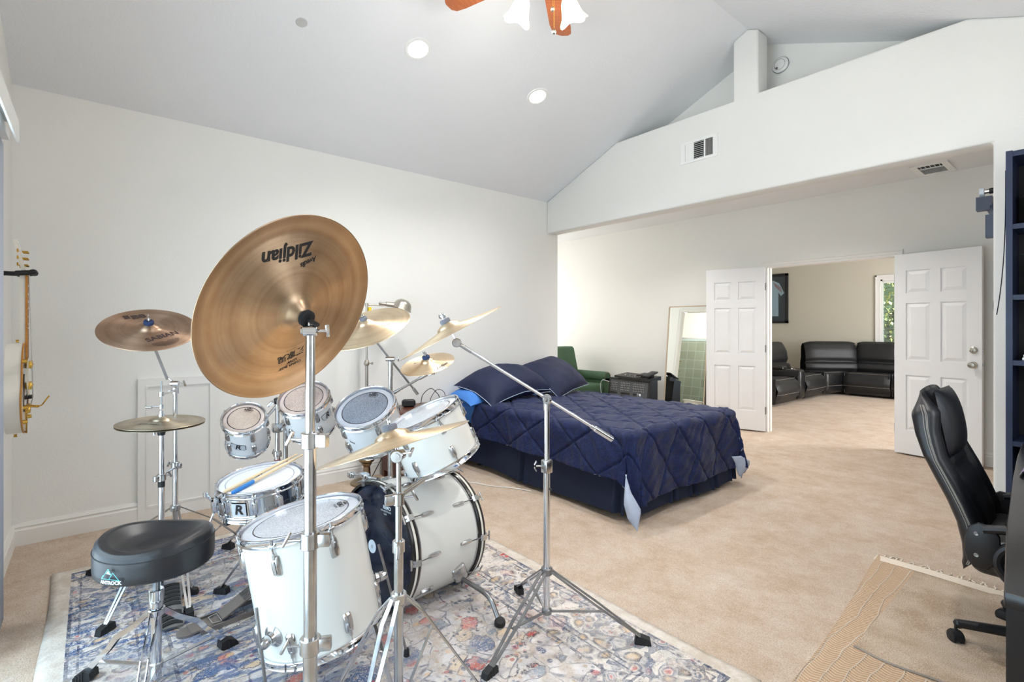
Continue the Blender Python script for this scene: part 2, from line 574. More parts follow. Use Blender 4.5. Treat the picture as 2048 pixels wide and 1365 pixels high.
def prism(pts, axis, a, b):
    """polygon in the plane perpendicular to axis ('x','y','z'), extruded a..b"""
    def put(p, h):
        return {'x': (h, p[0], p[1]), 'y': (p[0], h, p[1]), 'z': (p[0], p[1], h)}[axis]
    n = len(pts)
    v = [put(p, a) for p in pts] + [put(p, b) for p in pts]
    f = [tuple(range(n)), tuple(range(2 * n - 1, n - 1, -1))]
    f += [(i, i + n, (i + 1) % n + n, (i + 1) % n) for i in range(n)]
    return v, f


def grid(fn, nu, nv):
    v = [fn(i / nu, j / nv) for j in range(nv + 1) for i in range(nu + 1)]
    f = [(j * (nu + 1) + i, j * (nu + 1) + i + 1, (j + 1) * (nu + 1) + i + 1, (j + 1) * (nu + 1) + i) for j in range(nv) for i in range(nu)]
    return v, f


def puff(sx, sy, sz, e=0.55, n=24, pinch=0.0, seed=0, wr=0.0, flat=0.0):
    """stuffed cushion centred on the origin, thickness along z"""
    rnd = random.Random(seed)
    ph = [rnd.uniform(0, 6) for _ in range(6)]

    def side(sgn):
        def fn(a, b):
            x, y = 2 * a - 1, 2 * b - 1
            k = (1 - abs(x) ** 2.4) * (1 - abs(y) ** 2.4)
            k = max(k, 0) ** e
            q = 1 - pinch * (1 - abs(x * y)) * (abs(x) ** 3 + abs(y) ** 3) * 0.5
            wv = wr * (math.sin(7 * x + ph[0] + 3 * y) * 0.5 + math.sin(11 * y + ph[1] - 4 * x) * 0.4 + math.sin(17 * (x + y) + ph[2]) * 0.2) * k
            return (x * sx / 2 * q, y * sy / 2 * q, sgn * (sz / 2) * k * (1 - flat * (sgn < 0)) + wv)
        return fn
    v1, f1 = grid(side(1), n, n)
    v2, f2 = grid(side(-1), n, n)
    o = len(v1)
    return v1 + v2, f1 + [tuple(i + o for i in reversed(q)) for q in f2]


def mesh_of(name, g, mat, sharp=35, smooth=True):
    v, f = (g.v, g.f) if isinstance(g, Geo) else g
    me = bpy.data.meshes.new(name)
    me.from_pydata([tuple(p) for p in v], [], f)
    me.validate()
    if smooth:
        me.polygons.foreach_set('use_smooth', [True] * len(me.polygons))
        if sharp:
            me.set_sharp_from_angle(angle=math.radians(sharp))
    bm = bmesh.new()
    bm.from_mesh(me)
    bmesh.ops.recalc_face_normals(bm, faces=bm.faces)
    bm.to_mesh(me)
    bm.free()
    for q in (mat if isinstance(mat, (list, tuple)) else [mat]):
        me.materials.append(q)
    me.update()
    return me


MW = {}


def thing(name, label, cat, loc=(0, 0, 0), R=None, group=None):
    """an Empty at the thing's base that parents its parts"""
    o = bpy.data.objects.new(name, None)
    o.empty_display_size = 0.05
    COL.objects.link(o)
    m = R.copy().to_4x4() if R is not None else Matrix.Identity(4)
    m.translation = Vector(loc)
    o.matrix_world = m
    MW[o] = m
    o['label'] = label
    o['category'] = cat
    if group:
        o['group'] = group
    return o


def part(root, name, g, mat, world=False, label=None, sharp=35, smooth=True, stuff=False, of=None):
    """a mesh child of root (or of the part `of`); world=True when the geometry is given in world space"""
    if world:
        inv = MW[root].inverted()
        v, f = (g.v, g.f) if isinstance(g, Geo) else g
        g = ([tuple(inv @ Vector(p)) for p in v], f)
    o = bpy.data.objects.new(name, mesh_of(name, g, mat, sharp, smooth))
    COL.objects.link(o)
    o.parent = of or root
    if label:
        o['label'] = label
    if stuff:
        o['kind'] = 'stuff'
    return o


def single(name, g, mat, label, cat, group=None, sharp=35, smooth=True):
    o = bpy.data.objects.new(name, mesh_of(name, g, mat, sharp, smooth))
    COL.objects.link(o)
    o['label'] = label
    o['category'] = cat
    if group:
        o['group'] = group
    return o


def struct(name, g, mat, parent=None, label=None, sharp=35, smooth=True):
    o = bpy.data.objects.new(name, mesh_of(name, g, mat, sharp, smooth))
    COL.objects.link(o)
    if parent:
        o.parent = parent
    else:
        o['kind'] = 'structure'
    if label:
        o['label'] = label
    return o


def copy_tree(o, parent=None):
    c = o.copy()
    COL.objects.link(c)
    if parent:
        c.parent = parent
        c.matrix_parent_inverse = o.matrix_parent_inverse
    for ch in list(o.children):
        copy_tree(ch, c)
    return c


def text_geo(s, size, shear=0.0, align_x='CENTER', space=1.0, bold=0.0):
    cu = bpy.data.curves.new('txt', 'FONT')
    cu.body = s
    cu.size = size
    cu.shear = shear
    cu.align_x = align_x
    cu.align_y = 'CENTER'
    cu.space_character = space
    cu.offset = bold
    cu.resolution_u = 3
    cu.fill_mode = 'FRONT'
    ob = bpy.data.objects.new('txt', cu)
    me = bpy.data.meshes.new_from_object(ob)
    bm = bmesh.new()
    bm.from_mesh(me)
    bmesh.ops.triangulate(bm, faces=bm.faces)
    long_e = [e for e in bm.edges if e.calc_length() > size * 0.35]
    if long_e:
        bmesh.ops.subdivide_edges(bm, edges=long_e, cuts=1)
        bmesh.ops.triangulate(bm, faces=bm.faces)
    v = [tuple(p.co) for p in bm.verts]
    f = [tuple(q.index for q in fc.verts) for fc in bm.faces]
    bm.free()
    bpy.data.objects.remove(ob)
    bpy.data.curves.remove(cu)
    bpy.data.meshes.remove(me)
    return v, f


def on_cylinder(vf, R, th, z, off=0.0012):
    """wrap flat art (x right, y up) onto a cylinder at angle th"""
    v, f = vf
    out = []
    for x, y, _ in v:
        a = th + x / R
        out.append(((R + off) * math.cos(a), (R + off) * math.sin(a), z + y))
    return out, f


def frame_of(n):
    n = Vector(n).normalized()
    ref = Vector((0, 1, 0)) if abs(n.y) < .8 else Vector((0, 0, 1))
    ex = ref.cross(n).normalized()
    ey = n.cross(ex)
    return Matrix((ex, ey, n)).transposed()


# ------------------------------------------------------------------ room shell
XA, XR, RID = -4.183, 0.441, -1.871
YL, YB, TB = -0.367, 4.020, 0.174
YC = 6.432


def ceil(x):
    return 2.745 + 0.408 * min(x - XA, XR - x)


FLOOR = struct('floor', bx(-7.4, 2.0, -3.2, 12.15, -0.12, 0.0), M['carpet'])
# vaulted ceiling: two slopes
t_ = 0.14
struct('ceiling', prism([(XA - .15, ceil(XA - .0)), (XA, ceil(XA)), (RID, ceil(RID)), (XR, ceil(XR)), (XR + .15, ceil(XR)),
                         (XR + .15, ceil(XR) + t_), (RID, ceil(RID) + t_), (XA - .15, ceil(XA) + t_)], 'y', YL - .12, 4.50), M['ceiling'], sharp=10)
struct('ceiling', bx(-7.4, XR + .15, YB + TB, YC, 2.82, 2.92), M['ceiling'])
struct('ceiling', bx(-6.0, 1.6, YC + .1, 12.15, 2.75, 2.85), M['ceiling'])
# left wall with the sliding door opening, peaked to the vault
SX0, SX1, SZ = -3.02, -0.45, 2.06
g = Geo()
g.add(prism([(XA, 0), (SX0, 0), (SX0, SZ), (SX1, SZ), (SX1, 0), (XR, 0), (XR, ceil(XR)), (RID, ceil(RID)), (XA, ceil(XA))], 'y', YL - .12, YL))
struct('wall_left', g, M['wall'], smooth=False)
# back wall behind the drums, ends where the alcove begins
g = Geo().add(bx(XA - .12, XA, YL - .12, YB + TB, 0, 2.80))
struct('wall_back', g, M['wall'], smooth=False)
# right wall with a made-up window opening for the added fill, out of the picture
g = Geo()
g.add(bx(XR, XR + .12, YL - .12, 0.6, 0, 2.80))
g.add(bx(XR, XR + .12, 3.2, 12.0 - 5.57, 0, 2.92))
g.add(bx(XR, XR + .12, 0.6, 3.2, 0, 1.1))
g.add(bx(XR, XR + .12, 0.6, 3.2, 2.4, 2.80))
struct('wall_right', g, M['wall'], smooth=False)
# wall with the wide opening, the plant shelf cut and the centre post
ZB, XO, ZS = 2.382, -0.446, 3.152
xs0, xs1 = XA + (ZS - 2.745) / .408, XR - (ZS - 2.745) / .408
poly = [(XO, 0), (XR, 0), (XR, ceil(XR)), (xs1, ZS + .001), (-1.790, ZS), (-1.790, ceil(-1.79)), (RID, ceil(RID)), (-1.991, ceil(-1.991)), (-1.991, ZS), (xs0, ZS), (XA, ceil(XA)), (XA, ZB), (XO, ZB)]


def bevelled_prism(poly, axis, a, b, r, seg=3):
    v, f = prism(poly, axis, a, b)
    bm = bmesh.new()
    vs = [bm.verts.new(p) for p in v]
    for q in f:
        bm.faces.new([vs[i] for i in q])
    bmesh.ops.recalc_face_normals(bm, faces=bm.faces)
    es = [e for e in bm.edges if len(e.link_faces) == 2 and e.link_faces[0].normal.angle(e.link_faces[1].normal) > 0.9]
    bmesh.ops.bevel(bm, geom=es, offset=r, segments=seg, profile=0.5, affect='EDGES', clamp_overlap=True)
    out = [tuple(p.co) for p in bm.verts], [tuple(q.index for q in fc.verts) for fc in bm.faces]
    bm.free()
    return out


struct('wall_front', bevelled_prism(poly, 'y', YB, YB + TB, 0.016), M['wall'], sharp=50)
# plant-shelf niche above the alcove ceiling
struct('wall_niche', bx(XA, XR, 4.36, 4.50, 2.92, 3.75), M['wall'], smooth=False)
struct('trim_1', bx(XA, XR, YB + TB - .01, 4.36, 3.06, 3.148), M['wall'])
# alcove: far wall with double-door opening
DX0, DX1, DZ = -2.766, -1.438, 2.062
g = Geo()
g.add(bx(-7.4, DX0, YC, YC + .12, 0, 2.92))
g.add(bx(DX1, XR + .12, YC, YC + .12, 0, 2.92))
g.add(bx(DX0, DX1, YC, YC + .12, DZ, 2.92))
struct('wall_far', g, M['wall'], smooth=False)
# alcove: wall that backs the drum wall, with the bathroom doorway seen only in the mirror
BX0, BX1 = -5.27, -4.52
g = Geo()
g.add(bx(-7.4, BX0, 4.10, YB + TB, 0, 2.92))
g.add(bx(BX1, XA - .12, 4.10, YB + TB, 0, 2.92))
g.add(bx(BX0, BX1, 4.10, YB + TB, 2.06, 2.92))
struct('wall_bathroom', g, M['wall'], smooth=False)
g = Geo()
g.add(bx(-7.4, -7.28, 4.19, 4.75, 0, 2.92))
g.add(bx(-7.4, -7.28, 5.95, YC, 0, 2.92))
g.add(bx(-7.4, -7.28, 4.75, 5.95, 0, .95))
g.add(bx(-7.4, -7.28, 4.75, 5.95, 2.25, 2.92))
struct('wall_alcove', g, M['wall'], smooth=False)
# lounge beyond the double doors
WX0, WX1, WZ0, WZ1 = -2.95, -1.45, 0.95, 2.25
YD = 12.0
g = Geo()
g.add(bx(-6.0, WX0, YD, YD + .12, 0, 2.85))
g.add(bx(WX1, 1.6, YD, YD + .12, 0, 2.85))
g.add(bx(WX0, WX1, YD, YD + .12, 0, WZ0))
g.add(bx(WX0, WX1, YD, YD + .12, WZ1, 2.85))
struct('wall_lounge', g, M['lounge_wall'], smooth=False)
struct('wall_lounge', bx(-6.1, -6.0, YC + .12, YD + .12, 0, 2.85), M['lounge_wall'], smooth=False)
g = Geo()  # unseen side wall; its opening is made up to admit the lounge fill
g.add(bx(1.5, 1.6, YC + .12, 8.0, 0, 2.85))
g.add(bx(1.5, 1.6, 10.4, YD + .12, 0, 2.85))
g.add(bx(1.5, 1.6, 8.0, 10.4, 0, .7))
g.add(bx(1.5, 1.6, 8.0, 10.4, 2.3, 2.85))
struct('wall_lounge', g, M['lounge_wall'], smooth=False)
# bathroom box
tile = NT('bathroom_tile')
br = tile.n('TexBrick', {'Vector': tile.n('Mapping', {'Vector': tile.co(), 'Rotation': (PI / 2, 0, 0)}).outputs[0], 'Scale': 1.0, 'Color1': srgb(168, 158, 132), 'Color2': srgb(186, 178, 152),
                         'Mortar': srgb(206, 200, 184), 'Mortar Size': 0.006, 'Brick Width': 0.2, 'Row Height': 0.2})
br.offset = 0.0
tile.base(br)
tile.p(Roughness=0.3)
M['tile'] = tile.m
g = Geo()
g.add(bx(-7.3, -4.303, 2.2, 2.32, 0, 1.84))
g.add(bx(-7.4, -7.3, 2.2, 3.3, 0, 1.84))
struct('wall_shower', g, M['tile'])
g = Geo()
g.add(bx(-7.3, -4.303, 2.2, 2.32, 1.84, 2.9))
g.add(bx(-7.4, -7.3, 2.2, 4.1, 1.84, 2.9))
g.add(bx(-7.4, -7.3, 3.3, 4.1, 0, 1.84))
struct('wall_bath', g, M['wall'])
struct('ceiling', bx(-7.4, -4.303, 2.2, 4.1, 2.5, 2.6), M['ceiling'])
point('bathroom_light', (-5.7, 3.4, 2.35), 22, (1.0, 0.95, 0.85), 0.12)


# baseboards: ogee strip profile
def baseboard(name, p0, p1, nrm, h=0.131, d=0.016):
    p0, p1, nr = Vector(p0), Vector(p1), Vector(nrm)
    prof = [(0, 0), (d, 0), (d, h * .68), (d * .72, h * .74), (d * .72, h * .80), (d * .9, h * .84), (d * .55, h * .95), (d * .45, h), (0, h)]
    v = []
    for q in (p0, p1):
        v += [tuple(q + nr * a + Vector((0, 0, z))) for a, z in prof]
    n = len(prof)
    f = [(i, (i + 1) % n, (i + 1) % n + n, i + n) for i in range(n)] + [tuple(range(n)), tuple(range(2 * n - 1, n - 1, -1))]
    struct(name, (v, f), M['trim'], sharp=20)


PY0, PY1 = 0.232, 0.705
baseboard('baseboard_back', (XA, YL, 0), (XA, PY0, 0), (1, 0, 0))
baseboard('baseboard_back', (XA, PY1, 0), (XA, YB + TB, 0), (1, 0, 0))
baseboard('baseboard_left', (XA, YL, 0), (SX0 - .02, YL, 0), (0, 1, 0))
baseboard('baseboard_far', (-7.28, YC, 0), (DX0 - .06, YC, 0), (0, -1, 0))
baseboard('baseboard_far', (DX1 + .06, YC, 0), (XR, YC, 0), (0, -1, 0))
baseboard('baseboard_front', (XO, YB, 0), (XR, YB, 0), (0, -1, 0))
baseboard('baseboard_alcove', (XR, YB + TB, 0), (XR, YC, 0), (-1, 0, 0))
baseboard('baseboard_lounge', (-6.0, YD, 0), (1.5, YD, 0), (0, -1, 0))


# door casings (double doors and bathroom)
def casing(name, x0, x1, z, y, sgn, wd=0.062):
    prof = [(0, 0), (wd, 0), (wd, .018), (wd * .8, .02), (wd * .72, .014), (wd * .3, .012), (wd * .2, .007), (0, .006)]
    pts = [(x0, 0, -1, 0), (x0, z, -1, 1), (x1, z, 1, 1), (x1, 0, 1, 0)]
    v = []
    for x, zz, ox, oz in pts:
        for a, dpt in prof:
            v.append((x + ox * a, y + sgn * dpt, zz + oz * a))
    n = len(prof)
    f = []
    for k in range(3):
        f += [(k * n + i, k * n + (i + 1) % n, (k + 1) * n + (i + 1) % n, (k + 1) * n + i) for i in range(n)]
    struct(name, (v, f), M['trim'], sharp=20)


casing('trim_2', DX0 + .012, DX1 - .012, DZ - .012, YC, -1)
casing('trim_3', BX0, BX1, 2.05, YB + TB, 1)
casing('trim_4', DX0 + .012, DX1 - .012, DZ - .012, YC + .12, 1)
g = Geo()
g.add(bx(DX0, DX0 + .02, YC - .004, YC + .124, 0, DZ))
g.add(bx(DX1 - .02, DX1, YC - .004, YC + .124, 0, DZ))
g.add(bx(DX0, DX1, YC - .004, YC + .124, DZ - .02, DZ))
g.add(bx(DX0 + .02, DX0 + .032, YC + .05, YC + .085, 0, DZ))
struct('trim_5', g, M['trim'], smooth=False)


# six-panel door leaves, folded right back against the far wall
def leaf(name, label, hinge, ang, W=0.69, H=2.03, T=0.035, side=1, knobs=False):
    """leaf runs from the hinge along +x*side when ang=0; front face towards -y"""
    R = Matrix.Rotation(ang, 4, 'Z')
    root = bpy.data.objects.new(name, None)
    COL.objects.link(root)
    m = R.copy()
    m.translation = Vector(hinge)
    root.matrix_world = m
    MW[root] = m
    root['kind'] = 'structure'
    root['label'] = label
    cols = [(0.10, 0.305), (0.385, 0.59)]
    rows = [(0.24, 0.80), (0.95, 1.53), (1.63, 1.86)]
    g = Geo()
    # stiles and rails as a frame around recessed panels
    xs = [0, cols[0][0], cols[0][1], cols[1][0], cols[1][1], W]
    zs = [0, rows[0][0], rows[0][1], rows[1][0], rows[1][1], rows[2][0], rows[2][1], H]
    for i in range(5):
        for j in range(7):
            hole = i in (1, 3) and j in (1, 3, 5)
            if hole:
                g.add(bx(side * xs[i], side * xs[i + 1], -T + .010, -.010, zs[j], zs[j + 1]))
            else:
                g.add(bx(side * xs[i], side * xs[i + 1], -T, 0, zs[j], zs[j + 1]))
    part(root, 'door_slab', g, M['door'], smooth=False)
    for i in (1, 3):
        for j in (1, 3, 5):
            x0, x1, z0, z1 = xs[i] + .012, xs[i + 1] - .012, zs[j] + .012, zs[j + 1] - .012
            b = .030
            for ys, yo in ((-T + .010, -T + .001), (-.010, -.001)):
                v = [(side * x, ys, z) for x, z in ((x0, z0), (x1, z0), (x1, z1), (x0, z1))] + \
                    [(side * x, yo, z) for x, z in ((x0 + b, z0 + b), (x1 - b, z0 + b), (x1 - b, z1 - b), (x0 + b, z1 - b))]
                f = [(4, 5, 6, 7), (0, 1, 5, 4), (1, 2, 6, 5), (2, 3, 7, 6), (3, 0, 4, 7)]
                part(root, 'panel', (v, f), M['door'], smooth=False)
    for z in (0.25, 1.02, 1.79):
        part(root, 'hinge', Geo().add(cyl(.006, z - .045, z + .045, 8), Matrix.Translation((-side * .004, .004, 0))).add(bx(0, -side * .003, -T, 0, z - .045, z + .045)), M['chrome_dark'])
    if knobs:
        x = side * (W - .06)
        dk = Geo().add(lathe([(0, 0), (.032, 0), (.031, .008), (.022, .012), (.022, .02), (0, .022)], 24), Matrix.Translation((x, -T, 1.072)) @ Matrix.Rotation(PI / 2, 4, 'X'))
        dk.add(rbox(.006, .014, .026, .002), Matrix.Translation((x, -T - .026, 1.072)))
        part(root, 'deadbolt', dk, M['nickel'])
        kn = Geo().add(lathe([(0, 0), (.032, 0), (.030, .006), (.014, .012), (.012, .03), (.024, .038), (.030, .052), (.024, .066), (0, .070)], 24), Matrix.Translation((x, -T, .935)) @ Matrix.Rotation(PI / 2, 4, 'X'))
        part(root, 'door_knob', kn, M['nickel'])
        part(root, 'latch', Geo().add(bx(side * W, side * (W + .012), -T + .008, -.012, .925, .945)).add(bx(side * W, side * (W + .008), -T + .008, -.012, 1.06, 1.085)), M['chrome_worn'])
    return root


leaf('door_1', 'left six-panel white door leaf swung open behind the bed foot', (DX0 + .004, YC - .030, .018), math.radians(17.0), side=-1)
leaf('door_2', 'right six-panel white door leaf with knob and deadbolt', (DX1 - .004, YC - .030, .018), math.radians(-9.5), side=1, knobs=True)

# sliding glass door in the left wall
dr = bpy.data.objects.new('door_3', None)
COL.objects.link(dr)
MW[dr] = Matrix.Identity(4)
dr['kind'] = 'structure'
g = Geo()
for a, b in ((SX0, SX0 + .05), (SX1 - .05, SX1), ((SX0 + SX1) / 2 - .03, (SX0 + SX1) / 2 + .03)):
    g.add(bx(a, b, YL - .09, YL - .03, 0, SZ))
g.add(bx(SX0, SX1, YL - .09, YL - .03, SZ - .05, SZ)).add(bx(SX0, SX1, YL - .09, YL - .03, 0, .04))
part(dr, 'door_frame', g, M['white_plastic'], smooth=False)
part(dr, 'glass_pane', bx(SX0 + .05, (SX0 + SX1) / 2 - .03, YL - .063, YL - .057, .04, SZ - .05), M['glass'], smooth=False)
part(dr, 'glass_pane', bx((SX0 + SX1) / 2 + .03, SX1 - .05, YL - .063, YL - .057, .04, SZ - .05), M['glass'], smooth=False)
struct('ceiling', bx(-6, 3, -3.6, YL - .12, 2.62, 2.72), M['ceiling'])  # unseen roof slab outside, added to keep sun off the slider
struct('ground', bx(-9, 4, -9, -3.2, -0.14, -0.02), simple('pale_concrete_patio', (176, 172, 166), 0.9, nscale=60, nstr=0.2))

# ------------------------------------------------------------------ wall and ceiling fixtures
SLOPE = math.atan(0.408)
CR = Matrix.Rotation(-SLOPE, 4, 'Y')          # left slope: ceiling rises towards +x; local -z looks down into the room
M['lamp_glow'] = emit('recessed_lamp_glow', (255, 250, 240), 9.0)
for (x, y, lab) in ((-3.049, 1.71, 'recessed can light nearer the drums'), (-3.045, 2.82, 'recessed can light nearer the wide opening')):
    t = thing('recessed_light', lab + ', lit white, set in the sloped ceiling', 'ceiling light', (x, y, ceil(x)), CR, 'recessed lights in the vaulted ceiling')
    part(t, 'trim_ring', lathe([(.066, -.001), (.070, -.006), (.088, -.006), (.094, .002)], 40), M['white_plastic'])
    part(t, 'lamp', lathe([(0, -.004), (.045, -.003), (.067, -.001)], 40), M['lamp_glow'])
    l = bpy.data.lights.new('can_light', 'SPOT')
    l.energy = 52
    l.spot_size = 2.2
    l.spot_blend = 1.0
    l.color = (1.0, 0.98, 0.95)
    l.shadow_soft_size = 0.06
    o = bpy.data.objects.new('can_light', l)
    o.location = (x, y, ceil(x) - .03)
    COL.objects.link(o)

def can(x, y, z, R_, label, power, grp):
    t = thing('recessed_light', label, 'ceiling light', (x, y, z), R_, grp)
    part(t, 'trim_ring', lathe([(.066, -.001), (.070, -.006), (.088, -.006), (.094, .002)], 40), M['white_plastic'])
    part(t, 'lamp', lathe([(0, -.004), (.045, -.003), (.067, -.001)], 40), M['lamp_glow'])
    l = bpy.data.lights.new('can_light', 'SPOT')
    l.energy = power
    l.spot_size = 2.4
    l.spot_blend = 1.0
    l.color = (1.0, 0.98, 0.95)
    l.shadow_soft_size = 0.06
    o = bpy.data.objects.new('can_light', l)
    o.location = (x, y, z - .03)
    COL.objects.link(o)


CR2 = Matrix.Rotation(SLOPE, 4, 'Y')  # right-slope pair is added out of view for more light on floor and walls
can(-.70, 1.71, ceil(-.70), CR2, 'added unseen can light on the right slope nearer the sliding door, lit white', 44, 'recessed lights in the vaulted ceiling')
can(-.70, 2.82, ceil(-.70), CR2, 'added unseen can light on the right slope nearer the beam wall, lit white', 22, 'recessed lights in the vaulted ceiling')
for k, x in enumerate((-5.2, -3.6, -2.0)):  # alcove lights added out of view to brighten its doors, floor and wall
    can(x, 5.25, 2.82, None, ('leftmost', 'middle', 'rightmost')[k] + ' of the three unseen lights added in the flat alcove ceiling', (16, 38, 54)[k], 'unseen lights added in the alcove ceiling')

# round painted-over cover on the ceiling
t = single('blank_cover', Geo().add(lathe([(0, -.004), (.03, -.004), (.034, 0)], 24), Matrix.Translation((-3.168, .978, ceil(-3.168))) @ CR), simple('faded_cap', (196, 195, 192), .9), 'small round painted-over cap on the sloped ceiling above the china cymbal', 'ceiling cover')

# supply grille on the beam wall
t = thing('wall_vent', 'white rectangular air vent high on the beam wall', 'vent', (-2.29, YB, 2.838))
W_, H_ = .345, .190
g = Geo()
g.add(bx(-W_ / 2, W_ / 2, -.008, 0, H_ / 2 - .022, H_ / 2)).add(bx(-W_ / 2, W_ / 2, -.008, 0, -H_ / 2, -H_ / 2 + .022))
for a, b in ((-W_ / 2, -.130), (-.058, -.046), (.048, .060), (.130, W_ / 2)):
    g.add(bx(a, b, -.008, 0, -H_ / 2 + .022, H_ / 2 - .022))
part(t, 'frame', g, M['white_plastic'], smooth=False)
part(t, 'backing', bx(-.130, .130, -.0015, -.0005, -.074, .074), M['vent_dark'], smooth=False)
vm = {}
def louvre(root, c, sx, sy, sz, rx=0, rz=0):
    o = part(root, 'louvre', box(sx, sy, sz), M['white_plastic'], smooth=False)
    o.matrix_local = Matrix.Translation(c) @ Matrix.Rotation(rz, 4, 'Z') @ Matrix.Rotation(rx, 4, 'X')
for i in range(6):
    louvre(t, (-.122 + i * .0115, -.005, 0), .012, .0012, .146, rz=0.35)
    louvre(t, (.067 + i * .0115, -.005, 0), .010, .0012, .146, rz=-0.9)
for i in range(9):
    louvre(t, (.001, -.005, -.066 + i * .0165), .094, .010, .0012, rx=0.6)

# ceiling grille in the alcove
t = thing('ceiling_vent', 'small white air vent in the flat alcove ceiling', 'vent', (-1.10, 6.15, 2.82))
g = Geo()
g.add(bx(-.14, .14, -.20, -.165, -.010, 0)).add(bx(-.14, .14, .165, .20, -.010, 0)).add(bx(-.14, -.09, -.165, .165, -.010, 0)).add(bx(.09, .14, -.165, .165, -.010, 0)).add(bx(-.09, .09, -.06, -.045, -.010, 0))
part(t, 'frame', g, M['white_plastic'], smooth=False)
part(t, 'backing', bx(-.09, .09, -.165, .165, -.002, -.001), M['vent_dark'], smooth=False)
for i in range(5):
    o = part(t, 'louvre', box(.012, .10, .0012), M['white_plastic'], smooth=False)
    o.matrix_local = Matrix.Translation((-.07 + i * .035, -.11, -.006)) @ Matrix.Rotation(.6, 4, 'Y')
for i in range(9):
    o = part(t, 'louvre', box(.18, .012, .0012), M['white_plastic'], smooth=False)
    o.matrix_local = Matrix.Translation((0, -.03 + i * .0225, -.006)) @ Matrix.Rotation(.6, 4, 'X')

# smoke detector on the niche wall
t = thing('smoke_detector', 'round white smoke detector on the niche wall above the beam', 'smoke detector', (-1.753, 4.36, 3.462), Matrix.Rotation(PI / 2, 4, 'X'))
part(t, 'base', lathe([(0, 0), (.072, 0), (.072, .006), (.066, .008)], 36), M['white_plastic'])
part(t, 'cover', lathe([(.062, .006), (.062, .022), (.052, .032), (0, .035)], 36), M['white_plastic'])
part(t, 'test_button', Geo().add(cyl(.009, .034, .038, 16), Matrix.Translation((-.022, -.025, 0))), M['chrome_dark'])
part(t, 'grille', Geo().add(lathe([(.040, .0338), (.041, .0350), (.044, .0344)], 30)), M['nickel'])

# access panel in the back wall
t = thing('access_panel', 'white framed access panel low on the drum wall', 'access panel', (XA, PY0, 0))
g = Geo()
a, b, top = 0.0, PY1 - PY0, 0.955
g.add(bx(0, .020, a, a + .045, 0, top)).add(bx(0, .020, b - .045, b, 0, top)).add(bx(0, .020, a + .045, b - .045, top - .045, top)).add(bx(0, .020, a + .045, b - .045, 0, .085))
part(t, 'frame', g, M['trim'], smooth=False)
part(t, 'panel', bx(0, .014, a + .052, b - .052, .092, top - .052), M['trim'], smooth=False)
g = Geo()
for y0, y1, z0, z1 in ((a + .045, a + .057, .085, top - .045), (b - .057, b - .045, .085, top - .045), (a + .057, b - .057, top - .057, top - .045), (a + .057, b - .057, .085, .097)):
    g.add(bx(0, .024, y0, y1, z0, z1))
part(t, 'bead', g, M['trim'], smooth=False)

# valance and vertical blinds of the slider, seen at the left margin
t = thing('vertical_blinds', 'white vertical blinds under a valance beside the sliding door', 'blinds', (-3.1, -.29, 0))
VB = -2.93
prof = [(-.357, 2.075), (-.357, 2.155), (-.30, 2.185), (-.25, 2.18), (-.235, 2.16), (-.233, 2.09), (-.236, 2.072), (-.243, 2.072), (-.243, 2.15), (-.345, 2.15), (-.345, 2.075)]
prof = [(y, z) for y, z in prof]
part(t, 'valance', prism(prof, 'x', VB, .1), M['white_plastic'], world=True, sharp=30)
part(t, 'head_rail', bx(-3.06, .05, -.315, -.275, 2.11, 2.14), M['white_plastic'], world=True, smooth=False)
blind_m = simple('pale_blind_vane', (206, 212, 224), .6, nscale=30, nstr=.02, var=.01)
for i in range(12):
    x = -3.095 + i * .030
    v, f = grid(lambda a, b: (.030 * (2 * a - 1), .004 * math.cos((2 * a - 1) * 1.4), .03 + 2.07 * b), 4, 1)
    o = part(t, 'vane', (v, f), blind_m)
    o.location = (x + 3.1, -.035, 0)
    o.rotation_euler = (0, 0, math.radians(78))
    md = o.modifiers.new('s', 'SOLIDIFY')
    md.thickness = .0015

# ceiling fan on the ridge
FX, FY = -1.871, 1.80
BZ = 3.18
t = thing('ceiling_fan', 'ceiling fan with orange wood blades and lit tulip shades', 'ceiling fan', (FX, FY, BZ))
part(t, 'canopy', lathe([(0, .52), (.03, .52), (.06, .56), (.07, .60)], 28), M['nickel'])
part(t, 'downrod', cyl(.012, .14, .53, 12), M['nickel'])
part(t, 'motor', lathe([(0, .14), (.06, .14), (.11, .11), (.13, .05), (.12, .0), (.09, -.03), (.05, -.05), (0, -.05)], 36), M['nickel'])
part(t, 'light_fitting', lathe([(0, -.045), (.05, -.05), (.055, -.075), (.045, -.10), (.03, -.12), (.012, -.135), (0, -.14)], 28), M['nickel'])
blade_out = [(.17, -.045), (.30, -.058), (.56, -.070), (.62, -.066), (.645, -.045), (.652, .0), (.645, .02), (.622, .050), (.54, .062), (.30, .055), (.17, .045)]
for k, az in enumerate((128, 200, 272, 344, 56)):
    R = Matrix.Rotation(math.radians(az), 4, 'Z') @ Matrix.Rotation(math.radians(11), 4, 'X')
    b = part(t, 'blade', prism(blade_out, 'z', -.004, .004), M['fan_wood'], sharp=40)
    b.matrix_local = R
    br_ = part(t, 'blade_bracket', Geo().add(bar((.09, 0, -.006), (.20, 0, -.008), .03, .004)).add(rbox(.05, .06, .005, .002, 1, (.20, 0, -.008))), M['nickel'])
    br_.matrix_local = R
shade_m = NT('frosted_lit_shade')
shade_m.base(srgb(255, 244, 214))
shade_m.p(Roughness=.4)
shade_m.p(**{'Emission Color': srgb(255, 236, 190), 'Emission Strength': .40, 'Transmission Weight': 0.0})
